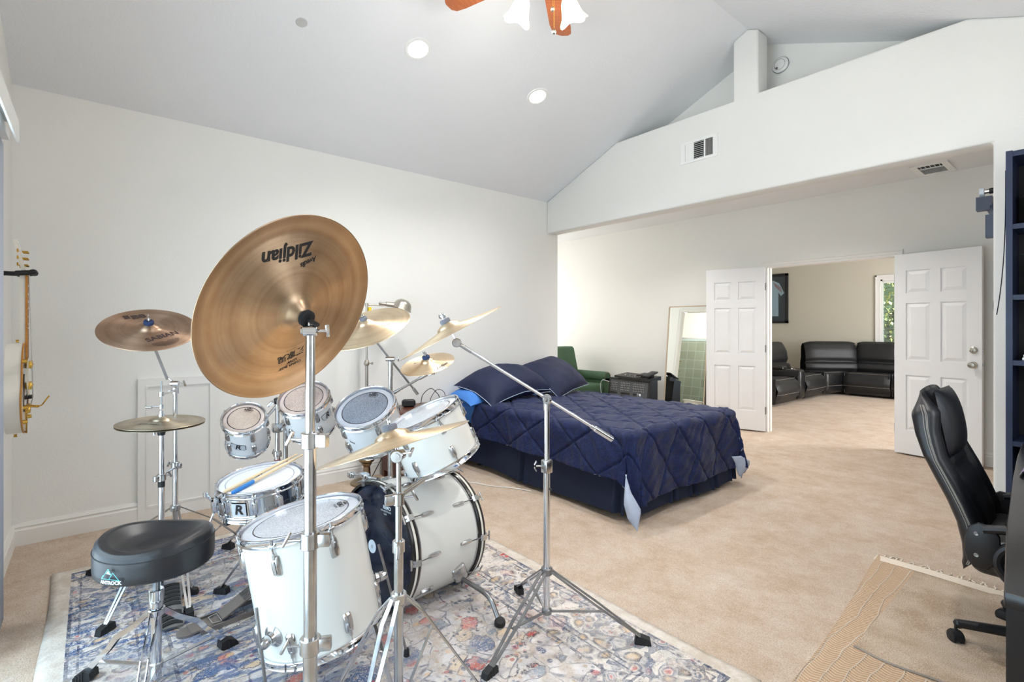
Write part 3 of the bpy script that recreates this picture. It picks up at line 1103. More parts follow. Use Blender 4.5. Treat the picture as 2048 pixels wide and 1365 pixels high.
for k, az in enumerate((5, 95, 185, 275)):
    a = math.radians(az)
    dx, dy = math.cos(a), math.sin(a)
    part(t, 'lamp_arm', tube(smooth_path([(0.04 * dx, .04 * dy, -.08), (.10 * dx, .10 * dy, -.055), (.145 * dx, .145 * dy, -.07), (.160 * dx, .160 * dy, -.10)], 4), .007, 8), M['nickel'])
    pr = [(.020, 0), (.026, -.012), (.040, -.035), (.048, -.07), (.056, -.10), (.074, -.128), (.078, -.132)]
    v, f = [], []
    n = 32
    for i, (r, z) in enumerate(pr):
        for j in range(n):
            th = 2 * PI * j / n
            rr = r * (1 + (.09 * (i / 6.0) ** 3) * math.cos(4 * th))
            zz = z - .010 * (i / 6.0) ** 3 * math.cos(4 * th)
            v.append((rr * math.cos(th), rr * math.sin(th), zz))
    for i in range(len(pr) - 1):
        for j in range(n):
            f.append((i * n + j, i * n + (j + 1) % n, (i + 1) * n + (j + 1) % n, (i + 1) * n + j))
    s = part(t, 'lamp_shade', (v, f), shade_m.m)
    s.matrix_local = Matrix.Translation((.160 * dx, .160 * dy, -.090)) @ Matrix.Rotation(a, 4, 'Z') @ Matrix.Rotation(-.5, 4, 'Y')
    md = s.modifiers.new('s', 'SOLIDIFY')
    md.thickness = .003
    part(t, 'bulb', lathe([(0, 0), (.012, -.01), (.024, -.04), (.028, -.065), (.02, -.09), (0, -.098)], 16), M['lamp_glow']).matrix_local = s.matrix_local.copy()
    point('fan_bulb', (FX + .25 * dx, FY + .25 * dy, BZ - .33), 2.4, (1.0, .95, .88), .04)
for (px_, py_, L) in ((.01, .03, .07), (.03, .02, .20)):
    c = part(t, 'pull_chain', cyl(.0012, -.16 - L, -.15, 6), M['gold'])
    c.location = (px_, py_, 0)
    k = part(t, 'chain_knob', lathe([(0, .012), (.008, .009), (.012, 0), (.008, -.009), (0, -.012)], 14), M['nickel'])
    k.location = (px_, py_, -.16 - L)

# ------------------------------------------------------------------ bed
BXF, BXH, BY0, BY1, BZT = -2.07, -4.12, 2.76, 4.14, 0.585
bed = thing('bed', 'queen bed with navy pleated skirt against the drum wall', 'bed', ((BXF + BXH) / 2, (BY0 + BY1) / 2, 0))
part(bed, 'mattress', rbox(2.03, BY1 - BY0, .24, .05, 4, ((BXF + BXH) / 2, (BY0 + BY1) / 2, BZT - .13)), M['sheet'], world=True, label='bright blue sheet on the mattress')
part(bed, 'box_spring', rbox(2.0, BY1 - BY0 - .03, .20, .02, 2, ((BXF + BXH) / 2, (BY0 + BY1) / 2, .24)), simple('box_spring_cloth', (190, 190, 186), .9), world=True)
for x, y in ((-2.35, 2.84), (-3.1, 2.84), (-3.85, 2.84), (-2.35, 4.05), (-3.85, 4.05)):
    part(bed, 'leg', Geo().add(cyl(.022, .02, .15, 14), Matrix.Translation((x, y, 0))).add(cyl(.04, 0, .022, 16, .032), Matrix.Translation((x, y, 0))), M['black_plastic'], world=True)
skirt_m = simple('navy_bed_skirt', (8, 24, 52), .85, nscale=120, nstr=.15, var=.08)


def skirt_run(p0, p1, out, pleats, z0=.045, z1=.40, seed=1):
    p0, p1, out = Vector(p0), Vector(p1), Vector(out)
    L = (p1 - p0).length
    rnd = random.Random(seed)
    ph = rnd.uniform(0, 6)

    def fn(a, b):
        s = a * L
        d = .012 * math.sin(s * 7 + ph) * (1 - b)
        for c in pleats:
            u = (s - c) / .045
            if abs(u) < 1.6:
                d += (-.028 * math.exp(-(u * 2.2) ** 2) + .020 * math.exp(-((abs(u) - .8) * 3.2) ** 2)) * (1 - .5 * b)
        zz = z0 + (z1 - z0) * b + .012 * math.sin(s * 3.1 + ph) * (1 - b)
        q = p0 + (p1 - p0) * a + out * (.012 + d + .03 * (1 - b))
        return (q.x, q.y, zz)
    return grid(fn, int(L / .008), 8)


part(bed, 'bed_skirt', skirt_run((BXH, BY0 - .012, 0), (BXF, BY0 - .012, 0), (0, -1, 0), (1.02, .02, 2.0)), skirt_m, world=True, sharp=0)
part(bed, 'bed_skirt', skirt_run((BXF + .012, BY0, 0), (BXF + .012, BY1, 0), (1, 0, 0), (.45, .70, 1.0, 1.32), seed=3), skirt_m, world=True, sharp=0)
part(bed, 'bed_skirt', skirt_run((BXF, BY1 + .012, 0), (BXH, BY1 + .012, 0), (0, 1, 0), (1.0,), seed=5), skirt_m, world=True, sharp=0)

# comforter: developed cloth draped over foot end and both sides
CX0 = -3.78
OF, OS = .50, .36


def comforter(a, b):
    Lx = (BXF - .02) - CX0
    Wy = BY1 - BY0
    s = a * (Lx + OF)                      # along the bed from the head end
    q = -OS + b * (Wy + 2 * OS)            # across
    ex = max(0, s - Lx)
    ey = -q if q < 0 else (q - Wy if q > Wy else 0)
    sy = -1 if q < 0 else 1
    # quilting diamonds and creases
    u1, u2 = (s * .72 + q) / .36, (s * .72 - q) / .36
    dd = min(abs(u1 - round(u1)), abs(u2 - round(u2)))
    stitch = -.015 * math.exp(-(dd / .028) ** 2)
    loft = .009 * math.sin(PI * abs(u1 - math.floor(u1))) * math.sin(PI * abs(u2 - math.floor(u2)))
    wr = .0035 * math.sin(30 * q + 5 * math.sin(4 * s) + 9 * s) + .003 * math.sin(46 * s + 6 * math.sin(5 * q)) + .0022 * math.sin(71 * (s + .6 * q) + 3 * math.sin(9 * q))
    lift = loft + stitch + wr
    x = CX0 + min(s, Lx)
    y = BY0 + min(max(q, 0), Wy)
    z = BZT + .02
    d = math.hypot(ex, ey)
    if d > 0:
        nx, ny = ex / d, sy * ey / d
        r = .055
        arc = r * PI / 2
        if d < arc:
            th = d / r
            ox, oz = r * math.sin(th), r * (1 - math.cos(th))
        else:
            th = PI / 2
            k = d - arc
            flare = .10 * k + .016 * math.sin(9 * (s if ey > ex else q) + 1.0) * min(1, k / .2)
            if ex > 0 and ey > 0:
                flare += .06 * k + .05 * k * math.cos(4 * math.atan2(ey, ex))
            ox, oz = r + flare, r + k * .985
        nrm_o, nrm_z = math.sin(th), math.cos(th)
        hem = 0.0
        return (x + nx * (ox + lift * nrm_o), y + ny * (ox + lift * nrm_o), max(.018, z - oz + lift * nrm_z + hem))
    # puffier near the head end and gentle sag
    return (x, y, z + lift + .012 * math.sin(2.3 * s + 1) * math.sin(2.6 * q + .5))


quilt_m = NT('navy_quilted_cotton')
co = quilt_m.co()
cr = quilt_m.noise(28, quilt_m.n('Mapping', {'Vector': co, 'Scale': (1.0, .45, 1.0)}).outputs[0], 5, .6, 1.5)
quilt_m.base(quilt_m.ramp(cr, (.3, srgb(7, 19, 54)), (.7, srgb(14, 33, 84))))
quilt_m.p(Roughness=.62)
quilt_m.p(**{'Sheen Weight': .08, 'Specular IOR Level': .3})
quilt_m.bump(cr, .55, .012)
M['quilt'] = quilt_m.m
v, f = grid(comforter, 300, 260)
cf = thing('comforter', 'navy quilted comforter draped over the bed with pale blue lining', 'comforter', (-2.9, 3.45, BZT))
# hem rises from the foot corner towards the head on the near side (the cloth lies askew)
v2 = []
for (x, y, z) in v:
    if y < BY0 - .03 and z < BZT - .04:
        k = min(1, max(0, (BXF - x) / 1.6))
        z = z + (BZT - z) * .10 * k
    v2.append((x, y, z))
o = part(cf, 'cover', (v2, f), [M['quilt'], M['sheet_pale'], M['piping']], world=True, sharp=0)
md = o.modifiers.new('lining', 'SOLIDIFY')
md.thickness = .009
md.offset = -1
md.material_offset = 1
md.material_offset_rim = 2


def corner_flap(L_, R_):
    def fn(a, b):
        u = b * 3
        i = min(int(u), 2)
        k = u - i
        l = Vector(L_[i]) * (1 - k) + Vector(L_[i + 1]) * k
        r = Vector(R_[i]) * (1 - k) + Vector(R_[i + 1]) * k
        p = l * (1 - a) + r * a + Vector((.012, -.02, 0)) * math.sin(PI * a) * math.sin(PI * b)
        return tuple(p)
    return grid(fn, 8, 14)


fl = [((-1.995, 2.615, .36), (-1.970, 2.560, .19), (-1.933, 2.555, .105), (-1.881, 2.583, .039)), ((-1.995, 2.615, .36), (-1.944, 2.601, .263), (-1.884, 2.627, .158), (-1.881, 2.583, .039))]
fl2 = [((-2.00, 4.02, .24), (-1.99, 4.06, .18), (-1.985, 4.07, .12), (-1.98, 4.10, .07)), ((-1.96, 4.10, .24), (-1.935, 4.20, .19), (-1.94, 4.20, .15), (-1.97, 4.11, .07))]
for q in (fl, fl2):
    o = part(cf, 'turned_corner', corner_flap(*q), M['sheet_pale'], world=True, sharp=0, label='pale blue lining turned outwards')
    md = o.modifiers.new('s', 'SOLIDIFY')
    md.thickness = .008


def bend(vf, kx=.55, ky=.30):
    v, f = vf
    return [(x, y, z - kx * x * x - ky * y * y) for x, y, z in v], f


def pillow_thing(name, label, mat, c, size, rot, seed, group=None, hem=None, bk=(.55, .30)):
    t = thing(name, label, 'pillow', c, rot, group)
    part(t, 'case', bend(puff(size[0], size[1], size[2], .48, 34, .16, seed, .008, .25), *bk), mat, sharp=0)
    if hem:
        n = []
        for k in range(81):
            a = 4 * k / 80
            s = a % 1 * 2 - 1
            x, y = ((s, -1), (1, s), (-s, 1), (-1, -s))[int(a) % 4 if a < 4 else 0]
            q = 1 - .16 * (1 - abs(x * y)) * (abs(x) ** 3 + abs(y) ** 3) * .5
            n.append((x * size[0] / 2 * q * 1.005, y * size[1] / 2 * q * 1.005, 0))
        part(t, 'piping', bend(tube(n, .0028, 6, False), *bk), hem)
    return t


def rot(x=0, y=0, z=0):
    return (Matrix.Rotation(math.radians(z), 4, 'Z') @ Matrix.Rotation(math.radians(y), 4, 'Y') @ Matrix.Rotation(math.radians(x), 4, 'X'))


pillow_q = simple('navy_pillow_cotton', (12, 25, 62), .7, nscale=18, nstr=.35, ndist=.01, var=.1)
pillow_thing('pillow', 'bright blue pillow under the nearer navy pillow', M['sheet'], (-3.93, 2.93, .66), (.44, .62, .17), rot(0, 4, 0), 3)
pillow_thing('pillow', 'navy pillow nearer the drums, lying on a blue pillow', pillow_q, (-3.82, 3.12, .775), (.56, .86, .30), rot(5, 15, 6), 1, None, M['piping'], (.30, .28))
pillow_thing('pillow', 'navy pillow propped at the far side of the bed head', pillow_q, (-3.82, 3.80, .80), (.54, .76, .22), rot(-2, 34, 8) @ rot(0, 0, 12), 2, None, M['piping'], (.25, .0))

# ------------------------------------------------------------------ bedside: nightstand, speaker, cables, lamp
t = thing('nightstand', 'dark cherry wood nightstand between the drums and bed', 'nightstand', (-3.88, 2.18, 0))
part(t, 'top', rbox(.50, .50, .03, .006, 2, (0, 0, .585)), M['nightstand'])
part(t, 'body', bx(-.23, .22, -.23, .23, .06, .57), M['nightstand'], smooth=False)
for z in (.20, .42):
    d = part(t, 'drawer', rbox(.02, .40, .17, .004, 1, (.228, 0, z)), M['nightstand'])
    part(t, 'knob', lathe([(0, 0), (.008, 0), (.008, .012), (.014, .018), (0, .026)], 14), M['bronze'], of=d).matrix_local = Matrix.Translation((.238, 0, z)) @ Matrix.Rotation(PI / 2, 4, 'Y')
for x in (-.21, .20):
    for y in (-.21, .21):
        part(t, 'leg', bx(x - .02, x + .02, y - .02, y + .02, 0, .07), M['nightstand'], smooth=False)
t = thing('bluetooth_speaker', 'small black rounded speaker on the nightstand', 'speaker', (-3.98, 2.14, .60), rot(0, 0, 60))
part(t, 'body', rbox(.12, .065, .068, .026, 5, (0, 0, .034)), M['black_plastic'])
part(t, 'grille', rbox(.10, .004, .046, .0015, 1, (0, -.032, .034)), M['rubber'])
pts = [(-4.05, 2.30, .603), (-4.08, 2.34, .68), (-4.05, 2.40, .735), (-4.03, 2.45, .70), (-4.06, 2.50, .64), (-4.10, 2.44, .60), (-4.00, 2.40, .605)]
single('charger_cable', tube(smooth_path(pts, 8), .0035, 6), M['black_plastic'], 'looped black charging cable at the back of the nightstand', 'cable')
pts = [(-3.99, 2.36, .603), (-4.06, 2.42, .66), (-4.04, 2.47, .72), (-4.01, 2.52, .70), (-4.02, 2.55, .62), (-4.06, 2.56, .55)]
single('charger_cable', tube(smooth_path(pts, 8), .003, 6), M['black_plastic'], 'second looped black cable beside the bright blue sheet', 'cable')
pts = [(-3.80, 1.86, .008), (-3.62, 1.72, .008), (-3.66, 1.58, .008), (-3.86, 1.62, .008), (-4.02, 1.80, .02), (-4.10, 1.92, .12), (-4.14, 2.0, .2)]
single('floor_cable', tube(smooth_path(pts, 10), .004, 6), M['black_plastic'], 'black cable looped on the carpet behind the bass drum', 'cable')
pts = [(-3.60, 2.30, .006), (-3.45, 2.42, .006), (-3.25, 2.50, .006), (-3.10, 2.60, .006), (-2.95, 2.66, .006)]
single('floor_cable', tube(smooth_path(pts, 8), .0035, 6), M['white_plastic'], 'thin white cable on the carpet along the bed skirt', 'cable')

LX, LY = -4.00, 1.76
t = thing('floor_lamp', 'adjustable brushed metal reading lamp with a dome shade', 'floor lamp', (LX, LY, 0))
part(t, 'base', lathe([(0, 0), (.13, 0), (.13, .012), (.10, .022), (.04, .034), (.034, .05), (.030, .10), (.028, .14), (.040, .155), (.044, .17), (.062, .185), (.064, .20), (.050, .215), (.03, .225), (.022, .24), (0, .24)], 36), M['bronze'])
part(t, 'pole', Geo().add(cyl(.0135, .23, 1.0, 16)).add(cyl(.009, 1.0, 1.50, 14)), M['nickel'])
part(t, 'collar', Geo().add(lathe([(.009, .975), (.020, .985), (.024, 1.0), (.020, 1.015), (.012, 1.03)], 20)).add(rod((0, 0, 1.0), (.03, .03, 1.0), .005)).add(rod((.03, .03, 1.0), (.038, .038, 1.0), .011)), M['nickel'])
part(t, 'dimmer_switch', Geo().add(rod((.016, .012, .80), (.03, .022, .80), .014)).add(rod((.018, .014, .62), (.018, .014, .79), .005)), M['black_plastic'])
part(t, 'tag', bx(.006, .03, .008, .03, 1.43, 1.47), simple('yellow_tag', (240, 208, 40), .6), label='yellow paper tag')
hd = Vector((.05, .235, 1.485))
part(t, 'arm', Geo().add(rod((0, 0, 1.49), tuple(hd * 1.0), .006)).add(cyl(.014, 1.475, 1.505, 14)), M['nickel'])
part(t, 'socket', Geo().add(rod((.036, .155, 1.50), (.05, .235, 1.492), .019, 18, .024)).add(rod((.028, .12, 1.502), (.038, .16, 1.50), .012, 16)).add(lathe([(0, -.016), (.012, -.011), (.016, 0), (.012, .011), (0, .016)], 16), Matrix.Translation((.026, .112, 1.503))), M['nickel'])
v, f = lathe([(0, .062), (.030, .058), (.052, .042), (.064, .02), (.068, -.005), (.072, -.012), (.070, -.012), (.064, -.004), (.05, .035), (0, .055)], 36)
s = part(t, 'shade', (v, f), M['nickel'])
s.matrix_local = Matrix.Translation((.062, .292, 1.470)) @ rot(-18, 6, 0) @ Matrix.Scale(1.22, 4)

# ------------------------------------------------------------------ alcove furniture
# green armchair, its right side showing past the wall end
t = thing('armchair', 'green upholstered armchair behind the bed head in the alcove', 'armchair', (-5.45, 5.85, 0))
part(t, 'seat', rbox(.70, .60, .20, .05, 4, (0, 0, .33)), M['green_fabric'])
part(t, 'backrest', Geo().add(prism([(-.50, .20), (-.20, .20), (-.24, .60), (-.33, .955), (-.37, .985), (-.52, .985), (-.55, .95)], 'y', -.33, .33)), M['green_fabric'], sharp=50)
for s_ in (-1, 1):
    g = Geo()
    g.add(bx(-.40, .36, s_ * .30, s_ * .42, .14, .50))
    g.add(lathe([(0, -.38), (.075, -.38), (.082, -.37), (.082, .37), (.075, .38), (0, .38)], 24), Matrix.Translation((-.02, s_ * .36, .52)) @ Matrix.Rotation(PI / 2, 4, 'Y'))
    part(t, 'armrest', g, M['green_fabric'])
    g = Geo()
    for k in range(18):
        a = 2 * PI * k / 18
        g.add(cyl(.006, 0, .006, 8), Matrix.Translation((.362, s_ * .36 + .07 * math.cos(a), .52 + .07 * math.sin(a))) @ Matrix.Rotation(PI / 2, 4, 'Y'))
    part(t, 'nail_heads', g, M['bronze'])
for x in (-.38, .30):
    for y in (-.33, .33):
        part(t, 'leg', Geo().add(cyl(.018, 0, .15, 10, .028), Matrix.Translation((x, y, 0))), M['nightstand'])

# keyboard amplifier / mixer and pedal board
RX0, RX1, RY0, RY1 = -4.80, -4.09, 5.86, 6.28
t = thing('mixer_stand', 'low black stand under the powered mixer by the wall', 'stand', ((RX0 + RX1) / 2, 6.05, 0))
for x in (RX0 + .05, RX1 - .05):
    part(t, 'leg', Geo().add(bar((x, 5.88, 0), (x, 6.24, .24), .03, .03)).add(bar((x, 6.24, 0), (x, 5.88, .24), .03, .03)), M['black_plastic'], world=True)
part(t, 'top_bar', bx(RX0 + .03, RX1 - .03, 5.88, 6.24, .235, .262), M['black_plastic'], world=True, smooth=False)
t = thing('powered_mixer', 'dark powered mixer with knob rows standing by the far wall', 'mixer', ((RX0 + RX1) / 2, 6.05, .262))
cx = RX1 - RX0
g = prism([(-.19, 0), (.03, 0), (.03, .30), (-.14, .30)], 'x', -cx / 2, cx / 2)
part(t, 'case', g, M['black_plastic'], smooth=False)
pm = simple('grey_mixer_face', (70, 74, 80), .45, var=.05)
face = Matrix.Translation((0, -.165, .15)) @ Matrix.Rotation(math.radians(90 - 9.5), 4, 'X')
part(t, 'front_panel', Geo().add(rbox(cx - .06, .24, .006, .002, 1), face), pm)
g = Geo()
for r in range(4):
    for c in range(22):
        if c in (5, 6, 13, 14):
            continue
        g.add(cyl(.0055, 0, .012, 8), face @ Matrix.Translation((-.31 + c * .0275, .085 - r * .033, .003)))
part(t, 'rotary_knobs', g, M['chrome_worn'], stuff=True)
g = Geo()
for c in range(22):
    if c in (5, 6, 13, 14, 19, 20, 21):
        continue
    g.add(box(.014, .022, .012), face @ Matrix.Translation((-.31 + c * .0275, -.062, .008)))
part(t, 'fader_caps', g, M['ink'], stuff=True)
part(t, 'label_plate', Geo().add(box(.06, .03, .002), face @ Matrix.Translation((.19, -.06, .004))), M['ink_white'], smooth=False)
t = thing('pedal_board', 'black multi-effects pedal board lying on the mixer', 'pedal board', (-4.38, 6.02, .562), rot(0, 2.0, 0))
part(t, 'body', prism([(-.14, 0), (.16, 0), (.16, .055), (-.14, .028)], 'x', -.31, .28), M['black_plastic'], smooth=False)
for k in range(5):
    part(t, 'foot_switch', Geo().add(cyl(.010, 0, .018, 12)).add(cyl(.016, 0, .005, 12)), M['chrome_worn']).location = (-.26 + k * .085, -.05, .036)
part(t, 'expression_pedal', Geo().add(rbox(.11, .24, .022, .006, 2), Matrix.Translation((.20, .01, .085)) @ rot(13, 0, 0)).add(bx(.17, .23, .0, .06, .03, .085)), M['black_plastic'])
part(t, 'expression_pedal', Geo().add(rbox(.09, .20, .018, .006, 2), Matrix.Translation((.07, .02, .068)) @ rot(6, 0, 0)).add(bx(.05, .09, .0, .05, .02, .06)), M['black_plastic'])
single('signal_cable', tube(smooth_path([(RX0 + .02, 5.87, .50), (RX0 - .05, 5.80, .52), (RX0 - .10, 5.82, .40), (RX0 - .10, 5.9, .10), (RX0 - .12, 6.0, .01)], 8), .004, 6), M['ink_white'], 'pale cable hanging from the left end of the mixer', 'cable')

# leaning full-length mirror
MT, MB_ = 1.60, 0.02
t = thing('floor_mirror', 'tall mirror in a thin pale frame leaning on the far wall', 'mirror', (-3.80, 6.235, 0), Matrix.Rotation(math.radians(-5.9), 4, 'X'))
mw, mh = .62, 1.61
part(t, 'glass', bx(-mw / 2 + .012, mw / 2 - .012, -.004, 0, .012, mh - .012), M['mirror'], smooth=False)
g = Geo()
for a in ((-mw / 2, -mw / 2 + .014, 0, mh), (mw / 2 - .014, mw / 2, 0, mh), (-mw / 2, mw / 2, 0, .014), (-mw / 2, mw / 2, mh - .014, mh)):
    g.add(bx(a[0], a[1], -.012, .014, a[2], a[3]))
part(t, 'frame', g, simple('pale_wood_frame', (196, 178, 154), .5, var=.05), smooth=False)
part(t, 'back_board', bx(-mw / 2 + .01, mw / 2 - .01, .001, .012, .01, mh - .01), M['black_plastic'], smooth=False)

# shower seen in the mirror
t = thing('shower_enclosure', 'glass shower enclosure reflected in the leaning mirror', 'shower', (-5.9, 3.0, 0))
part(t, 'glass_panel', bx(-6.45, -5.3, 3.0, 3.008, .1, 1.75), M['glass'], world=True, smooth=False)
part(t, 'frame', Geo().add(bx(-6.47, -6.43, 2.99, 3.02, .05, 1.77)).add(bx(-6.47, -5.3, 2.99, 3.02, 1.75, 1.78)).add(bx(-5.98, -5.96, 2.99, 3.02, .1, 1.75)), M['chrome'], world=True, smooth=False)
part(t, 'handle', tube(smooth_path([(-5.92, 3.01, 1.26), (-5.92, 3.06, 1.25), (-5.92, 3.06, 1.06), (-5.92, 3.01, 1.05)], 5), .009, 8), M['gold'], world=True)
t = single('toilet_seat', Geo().add(lathe([(.13, 0), (.19, 0), (.20, .012), (.17, .022), (.13, .012)], 30), Matrix.Translation((-5.25, 3.5, .42))).add(cyl(.14, 0, .42, 24, .17), Matrix.Translation((-5.25, 3.5, 0))), M['white_plastic'], 'white toilet reflected low in the leaning mirror', 'toilet')

# pull-up bar bracket by the opening's right jamb and a dark plate lower down
t = thing('pull_up_bar', 'black pull-up bar bracket beside the right end of the wide opening', 'pull-up bar', (-.43, 4.30, 2.15))
part(t, 'bar', rod((-.53, 4.36, 2.165), (.40, 4.36, 2.165), .014, 14), M['chrome_worn'], world=True)
part(t, 'grip', rod((-.50, 4.36, 2.165), (.38, 4.36, 2.165), .018, 14), M['rubber'], world=True)
part(t, 'end_cap', Geo().add(cyl(.028, -.01, .012, 18), align((-.535, 4.36, 2.165), (-.50, 4.36, 2.165))), M['ink_white'], world=True)
part(t, 'bracket', Geo().add(bx(-.56, -.485, 4.33, 4.39, 2.045, 2.13)).add(bar((-.50, 4.36, 2.07), (-.44, 4.25, 1.93), .02, .045)).add(bx(-.50, -.40, 4.194, 4.25, 1.85, 1.99)), simple('slate_bracket', (62, 72, 92), .4), world=True, smooth=False)
single('door_stop_plate', Geo().add(lathe([(0, 0), (.05, 0), (.05, .008), (0, .014)], 24), Matrix.Translation((XO, 4.14, 1.43)) @ Matrix.Rotation(-PI / 2, 4, 'Y')), M['rubber'], 'black round plate on the edge of the wide opening', 'plate')

# ------------------------------------------------------------------ lounge beyond the double doors
g = Geo()
t = bpy.data.objects.new('window_1', None)
COL.objects.link(t)
MW[t] = Matrix.Identity(4)
t['kind'] = 'structure'
g.add(bx(WX0, WX0 + .03, YD - .01, YD + .10, WZ0, WZ1)).add(bx(WX1 - .03, WX1, YD - .01, YD + .10, WZ0, WZ1)).add(bx(WX0, WX1, YD - .01, YD + .10, WZ1 - .03, WZ1)).add(bx(WX0, WX1, YD - .04, YD + .10, WZ0 - .02, WZ0 + .02))
part(t, 'window_frame', g, M['white_plastic'], smooth=False)
g = Geo()
for a in ((WX0 - .085, WX0, WZ0 - .09, WZ1 + .085), (WX1, WX1 + .085, WZ0 - .09, WZ1 + .085), (WX0, WX1, WZ1, WZ1 + .085), (WX0, WX1, WZ0 - .09, WZ0)):
    g.add(bx(a[0], a[1], YD - .018, YD, a[2], a[3]))
for a in ((WX0 - .085, WX0 - .060, WZ0 - .09, WZ1 + .085), (WX0 - .085, WX1 + .085, WZ1 + .06, WZ1 + .085)):
    g.add(bx(a[0], a[1], YD - .028, YD - .018, a[2], a[3]))
part(t, 'window_casing', g, M['trim'], smooth=False)
part(t, 'glass_pane', bx(WX0 + .03, WX1 - .03, YD + .07, YD + .075, WZ0, WZ1), M['glass'], smooth=False)
t = thing('window_blinds', 'white horizontal slat blinds in the lounge window', 'blinds', ((WX0 + WX1) / 2, YD + .02, WZ1))
part(t, 'head_rail', bx(WX0 + .04, WX1 - .04, YD - .005, YD + .045, WZ1 - .075, WZ1 - .035), M['white_plastic'], world=True, smooth=False)
g = Geo()
for k in range(46):
    z = WZ0 + .05 + k * .0255
    g.add(box(WX1 - WX0 - .08, .024, .0015), Matrix.Translation(((WX0 + WX1) / 2, YD + .02, z)) @ rot(6, 0, 0))
part(t, 'slats', g, M['white_plastic'], world=True, smooth=False, stuff=True)
part(t, 'lift_cord', Geo().add(rod((WX0 + .22, YD + .005, WZ0), (WX0 + .22, YD + .005, WZ1), .0015, 5)), M['white_plastic'], world=True)
# hedge outside the lounge window
rnd = random.Random(5)
lm = NT('hedge_leaves')
lc = lm.noise(3.0, lm.co(), 3)
lc2 = lm.noise(30.0, lm.co(), 2)
lm.base(lm.ramp(lm.math('ADD', lm.math('MULTIPLY', lc, .5), lm.math('MULTIPLY', lc2, .5)), (.35, srgb(84, 104, 74)), (.48, srgb(160, 166, 92)), (.6, srgb(228, 216, 128))))
lm.p(Roughness=.55)
g = Geo()
for k in range(9000):
    x, z = rnd.uniform(-6.2, .5), rnd.uniform(0, 3.6)
    y = 13.0 + .35 * math.sin(2.1 * x) * math.cos(1.7 * z) + rnd.uniform(-.2, .2)
    s = rnd.uniform(.03, .06)
    m = Matrix.Translation((x, y, z)) @ Matrix.Rotation(rnd.uniform(0, 6), 4, 'Z') @ Matrix.Rotation(rnd.choice((-1, 1)) * rnd.uniform(.5, 1.5), 4, 'X')
    g.add(([(0, -s, 0), (s * .5, 0, s * .15), (0, s, 0), (-s * .5, 0, s * .15)], [(0, 1, 2), (0, 2, 3)]), m)
h = single('hedge', g, lm.m, 'sunlit leafy green hedge outside the lounge window', 'hedge', smooth=False)
h['kind'] = 'stuff'
struct('ground', bx(-9, 4, 12.05, 16, -0.14, -0.03), simple('garden_soil', (120, 104, 82), 1.0))
struct('wall_garden', bx(-9, 4, 13.6, 13.7, -.03, 3.4), simple('garden_wall_green', (64, 84, 54), .9, var=.3))

# framed shirt
t = thing('framed_jersey', 'white football shirt in a deep black frame on the lounge wall', 'picture frame', (-5.08, YD, 1.957))
FW, FH = .82, 1.12
g = Geo()
for a in ((-FW / 2, -FW / 2 + .055, -FH / 2, FH / 2), (FW / 2 - .055, FW / 2, -FH / 2, FH / 2), (-FW / 2, FW / 2, -FH / 2, -FH / 2 + .055), (-FW / 2, FW / 2, FH / 2 - .055, FH / 2)):
    g.add(bx(a[0], a[1], -.05, 0, a[2], a[3]))
part(t, 'frame', g, M['black_plastic'], smooth=False)
part(t, 'mat_board', bx(-FW / 2 + .05, FW / 2 - .05, -.012, -.006, -FH / 2 + .05, FH / 2 - .05), simple('charcoal_mat_board', (58, 60, 66), .8), smooth=False)
jm = simple('white_jersey_fabric', (214, 214, 216), .8, nscale=30, nstr=.5, ndist=.01)
sh = [(-.20, -.40), (.20, -.40), (.20, .14), (.255, .06), (.325, .12), (.22, .35), (.08, .42), (.04, .38), (-.04, .38), (-.08, .42), (-.22, .35), (-.325, .12), (-.255, .06), (-.20, .14)]
part(t, 'shirt', prism(sh, 'y', -.020, -.012), jm, sharp=30)
for sx_ in (-1, 1):
    for k in range(3):
        a = Vector((sx_ * (.10 + k * .012), -.0215, .365 - k * .035))
        b = Vector((sx_ * (.262 + k * .006), -.0215, .225 - k * .040))
        part(t, 'sleeve_stripe', bar(a, b, .012, .001, (0, 1, 0)), simple('red_stripe', (190, 44, 40), .7), smooth=False)
part(t, 'glass', bx(-FW / 2 + .05, FW / 2 - .05, -.042, -.040, -FH / 2 + .05, FH / 2 - .05), M['glass'], smooth=False)

# sectional sofa: separate modules pushed together in an L
cm = simple('patterned_cushion', (60, 44, 44), .8, var=.5, vscale=40)


